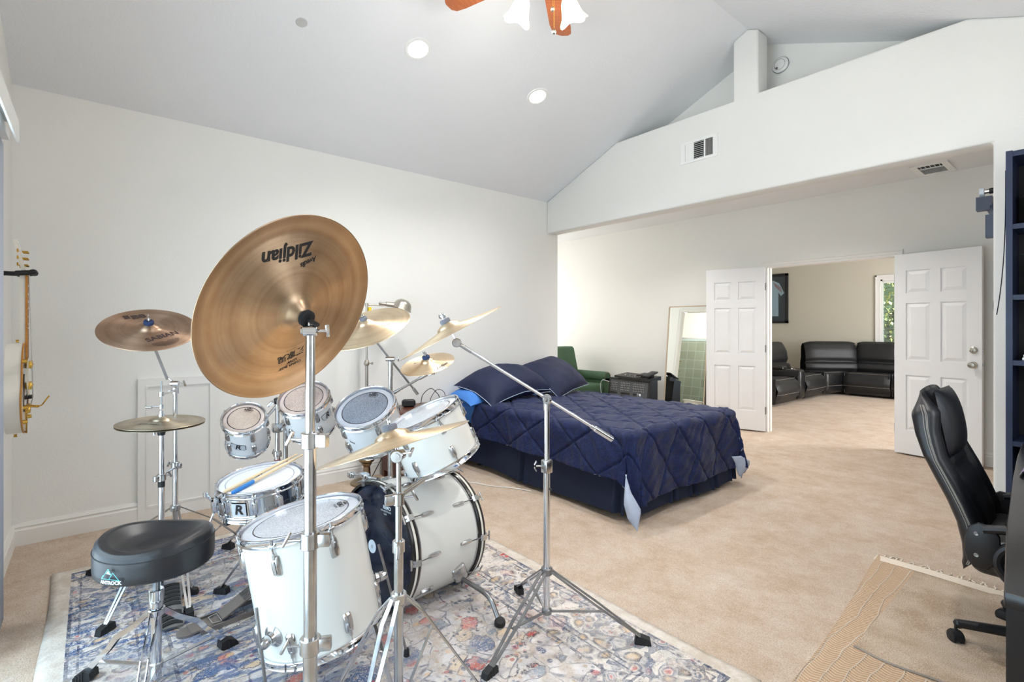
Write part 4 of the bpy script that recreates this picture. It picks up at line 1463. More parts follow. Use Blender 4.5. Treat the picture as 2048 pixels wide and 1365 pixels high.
def sofa_module(name, label, loc, ang, W=.86, D=1.0, wedge=False):
    """front faces local -y; seat runs from y=-D/2 to D/2"""
    t = thing(name, label, 'sofa', loc, rot(0, 0, ang), 'sections of the black leather sectional')
    part(t, 'base', rbox(W - .02, D - .18, .12, .02, 2, (0, -.02, .10)), M['leather'])

    def seat(a, b):
        x = (2 * a - 1)
        # profile runs from under the front edge, over the top, to the back
        pr = [(-D / 2 + .07, .08), (-D / 2 + .02, .14), (-D / 2 - .015, .26), (-D / 2 + .01, .37), (-D / 2 + .08, .435), (-D / 2 + .22, .455), (-D / 2 + .45, .44), (.18, .42)]
        u = b * (len(pr) - 1)
        i = min(int(u), len(pr) - 2)
        k = u - i
        y = pr[i][0] * (1 - k) + pr[i + 1][0] * k
        z = pr[i][1] * (1 - k) + pr[i + 1][1] * k
        e = (1 - abs(x) ** 8)
        y += (1 - e) * .03
        z -= (1 - e) * .03 * (1 if z > .3 else 0)
        return (x * W / 2 * .995, y, z)
    part(t, 'seat', grid(seat, 16, 28), M['leather_sofa'], sharp=0)

    def back(a, b):
        x = 2 * a - 1
        pr = [(.16, .40), (.10, .50), (.12, .58), (.185, .62), (.155, .70), (.18, .86), (.24, .98), (.31, 1.02), (.40, 1.01), (.46, .95), (.47, .5), (.47, .1)]
        u = b * (len(pr) - 1)
        i = min(int(u), len(pr) - 2)
        k = u - i
        y = pr[i][0] * (1 - k) + pr[i + 1][0] * k
        z = pr[i][1] * (1 - k) + pr[i + 1][1] * k
        e = (1 - abs(x) ** 7)
        y += (1 - e) * .05 * (1 if y < .3 else -.3)
        z -= (1 - e) * .035 * (1 if z > .6 else 0)
        return (x * W / 2 * (.995 if z < .6 else .97), y, z)
    part(t, 'backrest', grid(back, 16, 44), M['leather_sofa'], sharp=0)
    g = Geo()
    for z, y in ((.20, -D / 2 - .004), (.435, -D / 2 + .075)):
        g.add(tube([(x, y + (.03 if abs(x) > W / 2 - .02 else 0), z) for x in np.linspace(-W / 2 + .01, W / 2 - .01, 8)], .0022, 5))
    part(t, 'stitching', g, M['stitch'])
    for sx_ in (-1, 1):
        part(t, 'side_panel', rbox(.012, D - .1, .40, .004, 1, (sx_ * (W / 2 - .012), .0, .26)), M['leather'])
    return t


# the side bank along the left, fronts facing +x
sofa_module('sofa_section', 'end recliner section of the black leather sectional, beside the console', (-3.95, 8.93, 0), 90, .92, 1.02)
t = thing('sofa_console', 'narrow black armrest console between two sofa sections', 'sofa console', (-3.95, 9.51, 0))
part(t, 'body', rbox(.98, .22, .50, .05, 4, (0, 0, .31)), M['leather'])
part(t, 'arm_pad', rbox(.60, .20, .08, .035, 4, (-.10, 0, .57)), M['leather'])
part(t, 'cup_holder', Geo().add(lathe([(.030, .0), (.046, .002), (.050, .006), (.044, .006), (.040, -.03), (0, -.03)], 24), Matrix.Translation((.33, 0, .562))), M['chrome_worn'])
sofa_module('sofa_section', 'second section of the left bank, beyond the console', (-3.92, 10.10, 0), 90, .94, 1.0)
t = sofa_module('sofa_section', 'corner wedge section of the black leather sectional', (-3.48, 11.20, 0), 40, .98, 1.02)
for o in list(t.children):
    if o.name.split('.')[0] in ('seat', 'stitching', 'side_panel', 'base'):
        bpy.data.objects.remove(o)
wedge = [(-4.30, 10.58), (-3.43, 10.58), (-3.31, 10.98), (-3.31, 11.50), (-3.6, 11.80), (-4.30, 11.30)]
part(t, 'seat', bevelled_prism(wedge, 'z', .06, .45, .05, 4), M['leather'], world=True, sharp=50)
part(t, 'stitching', Geo().add(tube([(-3.43, 10.58, .20), (-3.305, 10.98, .20)], .0022, 5)).add(tube([(-3.47, 10.60, .449), (-3.345, 10.99, .449)], .0022, 5)), M['stitch'], world=True)
sofa_module('sofa_section', 'first sofa section under the lounge window, right of the corner', (-2.93, 11.46, 0), 0, .74, 1.0)
sofa_module('sofa_section', 'second sofa section under the lounge window, by the right door', (-2.18, 11.46, 0), 0, .74, 1.0)
pt = NT('brown_scroll_print')
vv = pt.n('TexVoronoi', {'Scale': 22.0, 'Vector': pt.co()}, feature='DISTANCE_TO_EDGE')
pt.base(pt.ramp(vv.outputs['Distance'], (.05, srgb(196, 172, 158)), (.12, srgb(58, 36, 36))))
pt.p(Roughness=.8)
t = thing('throw_pillow', 'small brown patterned throw pillow on the end sofa section', 'pillow', (-4.10, 9.10, .60), rot(0, -58, 8))
part(t, 'cover', puff(.36, .36, .13, .6, 20, .1, 4), pt.m, sharp=0)

# ------------------------------------------------------------------ rugs
RCX, RCY, RHX, RHY = -2.187, 0.856, 1.366, 1.014
M['persian'] = persian(RCX, RCY, RHX, RHY)


def rug_fn(a, b):
    x, y = (2 * a - 1) * RHX, (2 * b - 1) * RHY
    e = min(RHX - abs(x), RHY - abs(y))
    z = .009 + .002 * math.sin(3 * x) * math.sin(4 * y) - (.006 if e < 1e-4 else 0)
    return (x + .006 * math.sin(6 * y) * (abs(x) > RHX - .01), y + .006 * math.sin(5 * x), z)


rug = single('area_rug', grid(rug_fn, 90, 70), M['persian'], 'distressed red and blue oriental rug under the drum kit', 'rug', sharp=0)
rug.location = (RCX, RCY, 0)
md = rug.modifiers.new('s', 'SOLIDIFY')
md.thickness = .007
md.offset = -1

# tan textured mat under the desk chair with knotted fringe
mt_ = NT('tan_ribbed_mat')
mo = mt_.co()
ms = mt_.n('SeparateXYZ', {'Vector': mo})
wob = mt_.math('MULTIPLY', mt_.math('SUBTRACT', mt_.noise(2.5, mo, 2), .5), .10)
ucoord = mt_.math('MULTIPLY', mt_.math('ADD', ms.outputs[0], wob), 17.0)
cell = mt_.math('PINGPONG', ucoord, .5)
seam = mt_.ramp(cell, (0.0, 1.0), (.07, 0.0))
rung = mt_.ramp(mt_.math('PINGPONG', mt_.math('ADD', mt_.math('MULTIPLY', ms.outputs[1], 62.0), mt_.math('MULTIPLY', cell, 1.6)), .5), (.1, 1.0), (.28, 0.0))
ptn = mt_.math('MAXIMUM', seam, mt_.math('MULTIPLY', rung, .8))
fibm = mt_.noise(300, mo, 2)
tan = mt_.mix(ptn, srgb(196, 160, 126), srgb(226, 212, 194))
plainm = mt_.ramp(mt_.math('ADD', mt_.math('MULTIPLY', fibm, .6), mt_.math('MULTIPLY', mt_.noise(6, mo, 4), .4)), (.42, srgb(168, 146, 124)), (.58, srgb(206, 190, 172)))
isplain = mt_.math('MULTIPLY', mt_.math('GREATER_THAN', ms.outputs[0], .13), mt_.math('GREATER_THAN', ms.outputs[1], .60))
col = mt_.mix(isplain, tan, plainm)
mt_.base(col)
mt_.p(Roughness=1.0)
mt_.p(**{'Specular IOR Level': .1})
mt_.bump(mt_.math('ADD', mt_.math('MULTIPLY', ptn, mt_.math('SUBTRACT', 1.0, isplain)), mt_.math('MULTIPLY', fibm, .6)), .8, .008)
MX0, MX1, MY0, MY1 = -.80, .40, 1.75, 3.42
t = thing('floor_mat', 'tan ribbed cotton mat with knotted fringe under the desk chair', 'rug', (MX0, MY0, 0))


def mat_fn(a, b):
    x, y = a * (MX1 - MX0), b * (MY1 - MY0)
    skew = .0 - .055 * b + .03 * math.sin(3.2 * b + 1) - .10 * (1 - b) * 0
    return (x + skew + .03, y, .010 + .003 * math.sin(5 * y + 2 * x))


o = part(t, 'weave', grid(mat_fn, 40, 50), mt_.m, sharp=0)
md = o.modifiers.new('s', 'SOLIDIFY')
md.thickness = .008
md.offset = -1
hemm = simple('cream_hem_tape', (222, 208, 192), .95, nscale=200, nstr=.3)
part(t, 'hem', grid(lambda a, b: (a * 1.18 - .055, 1.585 + b * .075, .0125 + .002 * math.sin(9 * a)), 30, 2), hemm, sharp=0)
part(t, 'raised_edge', tube([(x, .605 + .012 * math.sin(19 * x), .012) for x in np.linspace(.13, 1.15, 60)], .005, 6), simple('grey_fold_yarn', (150, 140, 130), 1, nscale=200, nstr=.4))
rnd = random.Random(11)
g = Geo()
for k in range(46):
    x = k * .025 - .02
    pts = [(x, 1.655, .012)]
    dx = rnd.uniform(-.03, .03)
    for q in range(1, 5):
        pts.append((x + dx * q / 4 + rnd.uniform(-.006, .006), 1.655 + .014 * q, .009 + rnd.uniform(0, .006)))
    g.add(tube(pts, [.004, .005, .004, .003, .002], 5))
part(t, 'fringe', g, hemm, stuff=True, sharp=0)


# ------------------------------------------------------------------ cymbals
def cym_profile(R, bell_r, bell_h, bow, china=False):
    pts = []
    if not china:
        pts = [(R, 0), (R * .97, bow * .05)]
        for k in range(1, 9):
            r = R * .97 + (bell_r - R * .97) * k / 8
            u = 1 - (r - bell_r) / (R - bell_r)
            pts.append((r, bow * (.05 + .95 * (u * .72 + .28 * u * u))))
        for k in range(1, 7):
            a = PI / 2 * k / 6
            pts.append((max(.006, bell_r * math.cos(a)), bow + bell_h * math.sin(a)))
    else:
        pts = [(R, 0), (R * .985, -.0015), (R * .92, -.007), (R * .86, -.011), (R * .82, -.0125), (R * .80, -.012)]
        for k in range(1, 9):
            r = R * .80 + (bell_r - R * .80) * k / 8
            pts.append((r, -.012 + (bow + .012) * (k / 8)))
        for k in range(1, 7):
            u = k / 6
            pts.append((bell_r + (.010 - bell_r) * u, bow + bell_h * (1 - (1 - u) ** 1.6)))
    return pts


def zat(prof, r):
    pr = sorted(prof)
    for (r0, z0), (r1, z1) in zip(pr, pr[1:]):
        if r0 <= r <= r1:
            return z0 + (z1 - z0) * (r - r0) / max(1e-9, r1 - r0)
    return pr[0][1] if r < pr[0][0] else pr[-1][1]


def on_cymbal(vf, prof, ang, r0, off=.0013):
    """lay flat art on the cymbal: art up = towards local angle ang, centred at radius r0"""
    v, f = vf
    c, s = math.cos(ang), math.sin(ang)
    out = []
    for x, y, _ in v:
        X_, Y_ = (r0 + y) * c + x * s, (r0 + y) * s - x * c
        out.append((X_, Y_, zat(prof, math.hypot(X_, Y_)) + off))
    return out, f


def cymbal_thing(label, c, n, R, mat, bell_r=.055, bell_h=.022, bow=.03, china=False, felt='felt', prints=(), nut=True, group=None, name='cymbal'):
    t = thing(name, label, 'cymbal', c, frame_of(n), group)
    pr = cym_profile(R, bell_r, bell_h, bow, china)
    v, f = lathe(pr, 128)
    o = part(t, 'cymbal_plate', (v, f), mat, sharp=0)
    md = o.modifiers.new('s', 'SOLIDIFY')
    md.thickness = .0014
    md.offset = 0
    top = bow + bell_h
    if china:
        part(t, 'felt_washer', Geo().add(lathe([(.006, top + .001), (.020, top + .001), (.022, top + .004), (.022, top + .013), (.018, top + .016), (.006, top + .016)], 28)), M['felt_black'])
        part(t, 'sleeve', Geo().add(cyl(.006, top - .03, top + .05, 14)), M['black_plastic'])
    else:
        part(t, 'felt_washer', lathe([(.004, top - .002), (.019, top - .002), (.0215, top + .002), (.0215, top + .013), (.018, top + .017), (.004, top + .017)], 24), M[felt])
        if nut:
            g = Geo().add(cyl(.0038, top + .010, top + .044, 10)).add(cyl(.0085, top + .017, top + .028, 12))
            for s_ in (-1, 1):
                g.add(rbox(.020, .005, .015, .0022, 2), Matrix.Translation((s_ * .014, 0, top + .031)) @ Matrix.Rotation(s_ * -.6, 4, 'Y'))
            part(t, 'wing_nut', g, M['chrome_worn'])
    for (s, size, ang, r0, m_, kw) in prints:
        part(t, 'lettering', on_cymbal(text_geo(s, size, **kw) if isinstance(s, str) else s, pr, math.radians(ang), r0), M[m_], sharp=0, smooth=False)
    return t


def arcs(n, r0, dr, w_):
    g = Geo()
    for k in range(n):
        r = r0 + k * dr
        v, f = [], []
        for i in range(25):
            a = PI + PI * i / 24
            for rr in (r, r + w_):
                v.append((rr * math.cos(a) * 1.25, rr * math.sin(a) * .9, 0))
        for i in range(24):
            f.append((2 * i, 2 * i + 1, 2 * i + 3, 2 * i + 2))
        g.add((v, f))
    return g.v, g.f


def flip(vf):
    v, f = vf
    return [(-x, -y, z) for x, y, z in v], f


# ------------------------------------------------------------------ drums
def lug_geo(kind, R):
    """lug casing standing on the shell at x=R, long axis z, centred at z=0"""
    g = Geo()
    if kind == 'wedge':
        pr = [(-.013, 0), (.013, 0), (.011, .009), (.005, .014), (-.005, .014), (-.011, .009)]
        secs = [(-.027, .35), (-.022, .8), (-.004, 1.0), (.016, .86), (.024, .62), (.026, .3)]
        v, f = [], []
        for z, k in secs:
            for y, x in pr:
                v.append((R - .001 + x * k + (.001 if x == 0 else 0), y * (.6 + .4 * k), z))
        n = len(pr)
        for i in range(len(secs) - 1):
            for j in range(n):
                f.append((i * n + j, i * n + (j + 1) % n, (i + 1) * n + (j + 1) % n, (i + 1) * n + j))
        f += [tuple(range(n)), tuple(range(len(secs) * n - 1, (len(secs) - 1) * n - 1, -1))]
        g.add((v, f))
        g.add(box(.002, .004, .034, (R + .0142, 0, -.003)))
        g.add(cyl(.0045, .018, .034, 10), Matrix.Translation((R + .008, 0, 0)))
    else:
        g.add(rbox(.018, .022, .050, .002, 2, (R + .008, 0, 0)))
        for y in (-.008, -.003, .003, .008):
            g.add(box(.003, .0018, .046, (R + .018, y, 0)))
    return g


def drum(name, label, top, n, R, L, nl, a0, shell, head, botm='head_bottom', lugk='wedge', badge=None, group='white drum kit', angs=None, hoop_m='chrome', single_lug=False, lugscale=1.0, extra=None):
    n = Vector(n).normalized()
    bot = Vector(top) - n * L
    t = thing(name, label, 'drum', tuple(bot), frame_of(n), group)
    part(t, 'shell', lathe([(R - .006, .022), (R, .022), (R, L - .022), (R - .006, L - .022)], 96), shell, sharp=30)
    hoop = [(R + .002, 0), (R + .002, -.024), (R + .010, -.026), (R + .012, -.024), (R + .0055, -.020), (R + .0055, -.004), (R + .009, .001), (R + .005, .003), (R + .002, 0)]
    for up, z in ((1, L - .002), (-1, .002)):
        h = part(t, 'hoop', [lathe([(r, z + up * q) for r, q in hoop], 96)][0], M[hoop_m], sharp=40)
    part(t, 'batter_head', Geo().add(lathe([(0, L - .010), (R - .012, L - .010), (R - .004, L - .012), (R + .001, L - .020)], 72)), head, sharp=0)
    part(t, 'resonant_head', Geo().add(lathe([(0, .010), (R - .012, .010), (R - .004, .012), (R + .001, .020)], 72)), M['head_clear'], sharp=0)
    A = [math.radians(a) for a in angs] if angs else [math.radians(a0 + 360 * k / nl) for k in range(nl)]
    zl = (L - .070 * lugscale, .070 * lugscale) if not single_lug else (L / 2,)
    lm_ = None
    for a in A:
        for z in zl:
            o = part(t, 'lug', lug_geo(lugk, R), M['chrome_worn'] if lugk == 'wedge' else M['chrome'])
            if lm_ is None:
                lm_ = o.data
            else:
                old = o.data
                o.data = lm_
                bpy.data.meshes.remove(old)
            up = z >= L / 2
            fl = Matrix.Identity(4) if up else Matrix.Rotation(PI, 4, 'X')
            o.matrix_local = Matrix.Rotation(a, 4, 'Z') @ Matrix.Translation((0, 0, z)) @ fl @ Matrix.Diagonal((1, lugscale if lugk == 'wedge' else 1, lugscale if lugk == 'wedge' else 1, 1))
        rr = R + .0085
        for z0, z1, zt in ((L - .055, L - .004, L - .002), (.055, .004, .002)):
            g = Geo().add(rod((rr, 0, z0), (rr, 0, z1), .0028, 8))
            s_ = 1 if z1 > L / 2 else -1
            g.add(cyl(.0042, 0, .008, 8), Matrix.Translation((rr, 0, z1 - (.004 if s_ > 0 else .004))))
            g.add(rbox(.012, .022, .006, .002, 1, (rr - .001, 0, z1 - s_ * .016)))
            o = part(t, 'tension_rod', g, M['chrome_worn'])
            o.matrix_local = Matrix.Rotation(a, 4, 'Z')
    if badge:
        th, z, w_, h_ = badge
        cut = [(-w_ / 2, h_ * .40), (-w_ * .36, h_ / 2), (w_ * .40, h_ * .36), (w_ / 2, h_ * .30), (w_ / 2, -h_ * .38), (w_ * .36, -h_ / 2), (-w_ * .20, -h_ * .45), (-w_ * .42, -h_ * .2)]

        def plate(k, off):
            pts = [(x * k, y * k) for x, y in cut]
            x0, x1 = min(p[0] for p in pts), max(p[0] for p in pts)
            v, nx = [], 14
            for i in range(nx + 1):
                x = x0 + (x1 - x0) * (.001 + .998 * i / nx)
                ys = []
                for (ax_, ay_), (bx2, by2) in zip(pts, pts[1:] + pts[:1]):
                    if (ax_ - x) * (bx2 - x) < 0:
                        ys.append(ay_ + (by2 - ay_) * (x - ax_) / (bx2 - ax_))
                v += [(x, min(ys), 0), (x, max(ys), 0)]
            f = [(2 * i, 2 * i + 2, 2 * i + 3, 2 * i + 1) for i in range(nx)]
            return on_cylinder((v, f), R, math.radians(th), z, off)
        b = part(t, 'badge_border', plate(1.0, .0014), M['ink'], sharp=0, smooth=False)
        part(t, 'badge', plate(.93, .0022), M['badge'], sharp=0, smooth=False)
        part(t, 'lettering', on_cylinder(text_geo('R', h_ * .95, shear=.25, bold=.0012), R, math.radians(th), z, .0032), M['ink'], sharp=0, smooth=False)
    return t


M['head_clear'] = simple('clear_drumhead', (226, 228, 232), .25, nscale=120, nstr=.05)
# rack toms
H1 = drumhead('tom_head_tan', .102, (168, 150, 138), (196, 180, 166), .77, rim=(196, 180, 172), speck=.4)
H2 = drumhead('tom_head_tan_large', .127, (160, 140, 132), (198, 180, 170), .79, rim=(204, 186, 178), speck=.6)
H3 = drumhead('tom_head_grey', .1524, (98, 104, 116), (140, 146, 158), .78, rim=(182, 184, 192), speck=.75, rough=.28)
H4 = drumhead('tom_head_pale', .165, (178, 180, 186), (204, 206, 210), .84, rim=(206, 208, 212), speck=.6, rough=.22)
H5 = drumhead('floor_tom_head', .2032, (160, 160, 166), (194, 194, 198), .80, rim=(200, 200, 206), speck=.75, rough=.25)
H6 = drumhead('snare_head', .1778, (212, 214, 222), (224, 226, 232), .82, ringcol=(150, 154, 162), rough=.5)
T1 = drum('rack_tom', 'smallest white rack tom with tan head, left of the rack stand', (-2.971, .620, .823), (.581, -.221, .784), .102, .222, 5, 10, M['shell_white'], H1, badge=(327, .095, .078, .050))
T2 = drum('rack_tom', 'second white rack tom with tan head, behind the china stand pole', (-2.824, .881, .922), (.456, -.358, .815), .127, .228, 5, 10, M['shell_white'], H2, badge=(38, .130, .080, .052))
T3 = drum('rack_tom', 'third white rack tom with speckled grey head', (-2.486, 1.081, .893), (.323, -.462, .826), .1524, .228, 5, 356, M['shell_white'], H3)
T4 = drum('rack_tom', 'largest white rack tom, hanging over the bass drum', (-2.078, 1.183, .900), (-.164, -.380, .910), .177, .255, 6, 350, M['shell_cream'], H4)
FT = drum('floor_tom', 'big white floor tom standing in front of the bass drum', (-1.899, .587, .617), (-.100, -.147, .984), .2032, .436, 6, 8, M['shell_cream'], H5, lugscale=1.25, angs=(262, 316, 8, 66, 128, 196))
SN = drum('snare_drum', 'chrome snare drum with white head and square ribbed lugs', (-2.578, .608, .597), (.081, -.114, .990), .1778, .140, 8, 0, M['chrome'], H6, lugk='box', single_lug=True, angs=(292, 338, 10, 40, 74, 110, 160, 206, 250))

# head logos (crown and words) and small shell text


def head_text(t, s, size, ang, r, mat='ink', L=.2, **kw):
    v, f = text_geo(s, size, **kw)
    a = math.radians(ang)
    c, s_ = math.cos(a), math.sin(a)
    out = [((r + y) * c + x * s_, (r + y) * s_ - x * c, L - .0092) for x, y, _ in v]
    part(t, 'lettering', (out, f), M[mat], sharp=0, smooth=False)


def crown(sz):
    v = [(-sz, 0, 0), (-sz * 1.1, sz * .7, 0), (-sz * .5, sz * .25, 0), (0, sz * .8, 0), (sz * .5, sz * .25, 0), (sz * 1.1, sz * .7, 0), (sz, 0, 0)]
    return v, [(0, 1, 2), (0, 2, 4, 6), (2, 3, 4), (4, 5, 6)]


for t, L, ang, r, k in ((T1, .222, 147, .058, 1.0), (T3, .228, 128, .095, 1.2), (FT, .436, 80, .135, 1.5)):
    head_text(t, 'REMO', .017 * k, ang, r, L=L, bold=.0006)
    head_text(t, 'PINSTRIPE', .008 * k, ang, r - .012 * k, L=L)
    v, f = crown(.012 * k)
    a = math.radians(ang)
    part(t, 'crown_logo', ([((r + .009 * k + y) * math.cos(a) + x * math.sin(a), (r + .009 * k + y) * math.sin(a) - x * math.cos(a), L - .0092) for x, y, _ in v], f), M['ink'], sharp=0, smooth=False)
part(T3, 'lettering', on_cylinder(text_geo('Tru', .020, bold=.0005), .1524, math.radians(298), .115), M['ink'], sharp=0, smooth=False)

# snare badge, ribbed shell band, strainer and basket stand
zb = .066
part(SN, 'badge_frame', on_cylinder((([(-.042, -.036, 0), (.042, -.036, 0), (.042, .036, 0), (-.042, .036, 0)]), [(0, 1, 2, 3)]), .1778, math.radians(316), zb, .0025), M['chrome_worn'], smooth=False)
q = 8
v = [(-.032 + .064 * i / q, sy * .029, 0) for sy in (-1, 1) for i in range(q + 1)]
f = [(i, i + 1, i + q + 2, i + q + 1) for i in range(q)]
part(SN, 'badge_border', on_cylinder(([(x * 1.05, y * 1.05, 0) for x, y, _ in v], f), .1778, math.radians(316), zb, .0036), M['ink'], smooth=False)
part(SN, 'badge', on_cylinder((v, f), .1778, math.radians(316), zb, .0046), M['badge'], smooth=False)
part(SN, 'lettering', on_cylinder(text_geo('R', .060, shear=.18, bold=.002), .1778, math.radians(316), zb, .0058), M['ink'], smooth=False)
g = Geo()
for k in range(110):
    a0_, a1_ = 352 + k * .62, 352 + k * .62
    if 3 < (a0_ - 352) % 33 and True:
        g.add(box(.0012, .0012, .026, (.1785, 0, .048)), Matrix.Rotation(math.radians(a0_), 4, 'Z') @ Matrix.Rotation(0, 4, 'X'))
part(SN, 'ribbed_band', g, M['chrome_worn'], stuff=True)
g = Geo()
g.add(rbox(.028, .05, .07, .004, 2, (.195, 0, .07))).add(rod((.205, 0, .09), (.228, 0, .13), .006)).add(cyl(.010, .0, .02, 12), Matrix.Translation((.225, 0, .115))).add(rod((.20, .012, .04), (.22, .012, .0), .005))
part(SN, 'strainer', Geo().add((g.v, g.f), Matrix.Rotation(math.radians(268), 4, 'Z')), M['chrome'])

# bass drum
bt = Vector((-2.178, .992, .292))
bn = Vector((.159, -.985, .040)).normalized()
BL = .44
bb = bt - bn * BL
BD = thing('bass_drum', 'white bass drum on its side with black batter head and striped hoops', 'drum', tuple(bb), frame_of(bn), 'white drum kit')
RB_ = .2794
part(BD, 'shell', lathe([(RB_ - .006, .035), (RB_, .035), (RB_, BL - .035), (RB_ - .006, BL - .035)], 128), M['shell_cream'])
for z0 in (0.0, BL - .042):
    hp = [(RB_ - .002, z0), (RB_ + .010, z0), (RB_ + .012, z0 + .004), (RB_ + .012, z0 + .038), (RB_ + .010, z0 + .042), (RB_ - .002, z0 + .042)]
    h = part(BD, 'wood_hoop', lathe(hp, 128), M['hoop_black'])
    part(BD, 'hoop_inlay', lathe([(RB_ + .0121, z0 + .015), (RB_ + .0130, z0 + .016), (RB_ + .0130, z0 + .026), (RB_ + .0121, z0 + .027)], 128), M['hoop_white'], of=h)
    zz = z0 + .042 if z0 < .1 else z0
    part(BD, 'shell_bead', lathe([(RB_, zz), (RB_ + .006, zz), (RB_ + .006, zz + (.008 if z0 < .1 else -.008)), (RB_, zz + (.008 if z0 < .1 else -.008))], 128), M['chrome_worn'])
bh = NT('black_gloss_head')
bn_ = bh.noise(5, bh.co(), 5, .65, 1.5)
bh.base(bh.ramp(bn_, (.4, srgb(16, 20, 34)), (.62, srgb(34, 42, 62))))
bh.p(Roughness=bh.ramp(bn_, (.4, .08), (.65, .3)))
part(BD, 'batter_head', lathe([(0, BL - .012), (RB_ - .02, BL - .012), (RB_ - .004, BL - .016)], 96), bh.m, sharp=0)
part(BD, 'resonant_head', lathe([(0, .012), (RB_ - .02, .012), (RB_ - .004, .016)], 96), M['ink'], sharp=0)
bax = frame_of(bn).to_4x4()


def blocal(wx, wy, wz):
    """direction in world -> local angle on the bass drum"""
    d = bax.inverted() @ Vector((wx, wy, wz))
    return math.atan2(d.y, d.x)


for k in range(10):
    a = math.radians(2 + 36 * k)
    for s_, zl in ((1, BL), (-1, 0)):
        g = Geo()
        zc = BL - .125 if s_ > 0 else .125
        # lug casing
        pr = [(-.010, 0), (.010, 0), (.009, .009), (.004, .016), (-.004, .016), (-.009, .009)]
        secs = [(-.034, .55), (-.028, .9), (.006, 1.0), (.028, .8), (.034, .5)]
        v, f = [], []
        for z, kk in secs:
            for y, x in pr:
                v.append((RB_ + x * kk, y * kk, zc - s_ * z * -1 * -1))
        n_ = len(pr)
        for i in range(len(secs) - 1):
            for j in range(n_):
                f.append((i * n_ + j, i * n_ + (j + 1) % n_, (i + 1) * n_ + (j + 1) % n_, (i + 1) * n_ + j))
        f += [tuple(range(n_)), tuple(range(len(secs) * n_ - 1, (len(secs) - 1) * n_ - 1, -1))]
        g.add((v, f))
        o = part(BD, 'lug', g, M['chrome_worn'])
        o.matrix_local = Matrix.Rotation(a, 4, 'Z')
        g = Geo()
        rr = RB_ + .019
        g.add(rod((rr - .008, 0, zc + s_ * .03), (rr, 0, zl + s_ * .012), .003, 8))
        g.add(prism([(RB_ - .006, zl + s_ * .004), (RB_ + .014, zl + s_ * .006), (rr + .008, zl - s_ * .006), (rr + .008, zl - s_ * .034), (rr - .002, zl - s_ * .040), (RB_ + .0135, zl - s_ * .028), (RB_ + .0135, zl), (RB_ - .006, zl)], 'y', -.013, .013))
        g.add(rod((rr, -.022, zl + s_ * .016), (rr, .022, zl + s_ * .016), .0042, 8))
        o = part(BD, 'claw_hook', g, M['chrome_worn'])
        o.matrix_local = Matrix.Rotation(a, 4, 'Z')
# spurs
for sx_ in (1, -1):
    root3 = (bb + bt) / 2 - bn * .13
    dirv = Vector((sx_ * .86, 0, -.50)).normalized()
    p0 = root3 + dirv * (RB_ + .004)
    foot = Vector((-1.690, 1.345, .028)) if sx_ > 0 else Vector((-2.86, 1.40, .028))
    g = Geo().add(rbox(.07, .12, .030, .012, 4), align(p0, p0 + dirv) @ Matrix.Rotation(.5, 4, 'Z'))
    part(BD, 'spur_bracket', g, M['chrome_worn'], world=True)
    mid = p0 + dirv * .035
    kn = (mid * .42 + foot * .58) + Vector((sx_ * .035, .0, .045))
    sp = part(BD, 'spur', tube(smooth_path([tuple(mid), tuple(mid * .75 + kn * .25), tuple(kn), tuple(kn * .3 + foot * .7 + Vector((sx_ * .004, 0, 0))), tuple(foot)], 6), .0105, 12), M['chrome_dark'], world=True)
    part(BD, 'rubber_foot', Geo().add(lathe([(0, -.026), (.016, -.026), (.024, -.014), (.024, .010), (.016, .024), (0, .026)], 18), Matrix.Translation(foot) @ rot(20 * sx_, 30 * sx_, 0)), M['rubber'], world=True, of=sp)
    sp_child = sp.children[0]
# print on the batter head: round patch, crown logo
ca = blocal(0, 0, 1)
part(BD, 'impact_patch', Geo().add(cyl(.030, 0, .0012, 28), Matrix.Translation((math.cos(ca + 1.9) * .03, math.sin(ca + 1.9) * .03, BL - .012))), M['ink_white'])
part(BD, 'impact_patch_centre', Geo().add(cyl(.009, 0, .0008, 20), Matrix.Translation((math.cos(ca + 1.9) * .03, math.sin(ca + 1.9) * .03, BL - .0108))), M['badge'])
for s, size, dr_, b in (('REMO', .022, 0, .0006), ('POWERSTROKE', .011, -.018, 0), ('USA', .012, -.032, 0)):
    v, f = text_geo(s, size, bold=b)
    a = ca - .38
    r = .205 + dr_
    part(BD, 'lettering', ([(r * math.cos(a) + y * math.cos(ca) + x * math.sin(ca), r * math.sin(a) + y * math.sin(ca) - x * math.cos(ca), BL - .0112) for x, y, _ in v], f), M['ink_white'], sharp=0, smooth=False)
v, f = crown(.016)
part(BD, 'crown_logo', ([(.225 * math.cos(ca - .38) + y * math.cos(ca) + x * math.sin(ca), .225 * math.sin(ca - .38) + y * math.sin(ca) - x * math.cos(ca), BL - .0112) for x, y, _ in v], f), M['ink_white'], smooth=False)

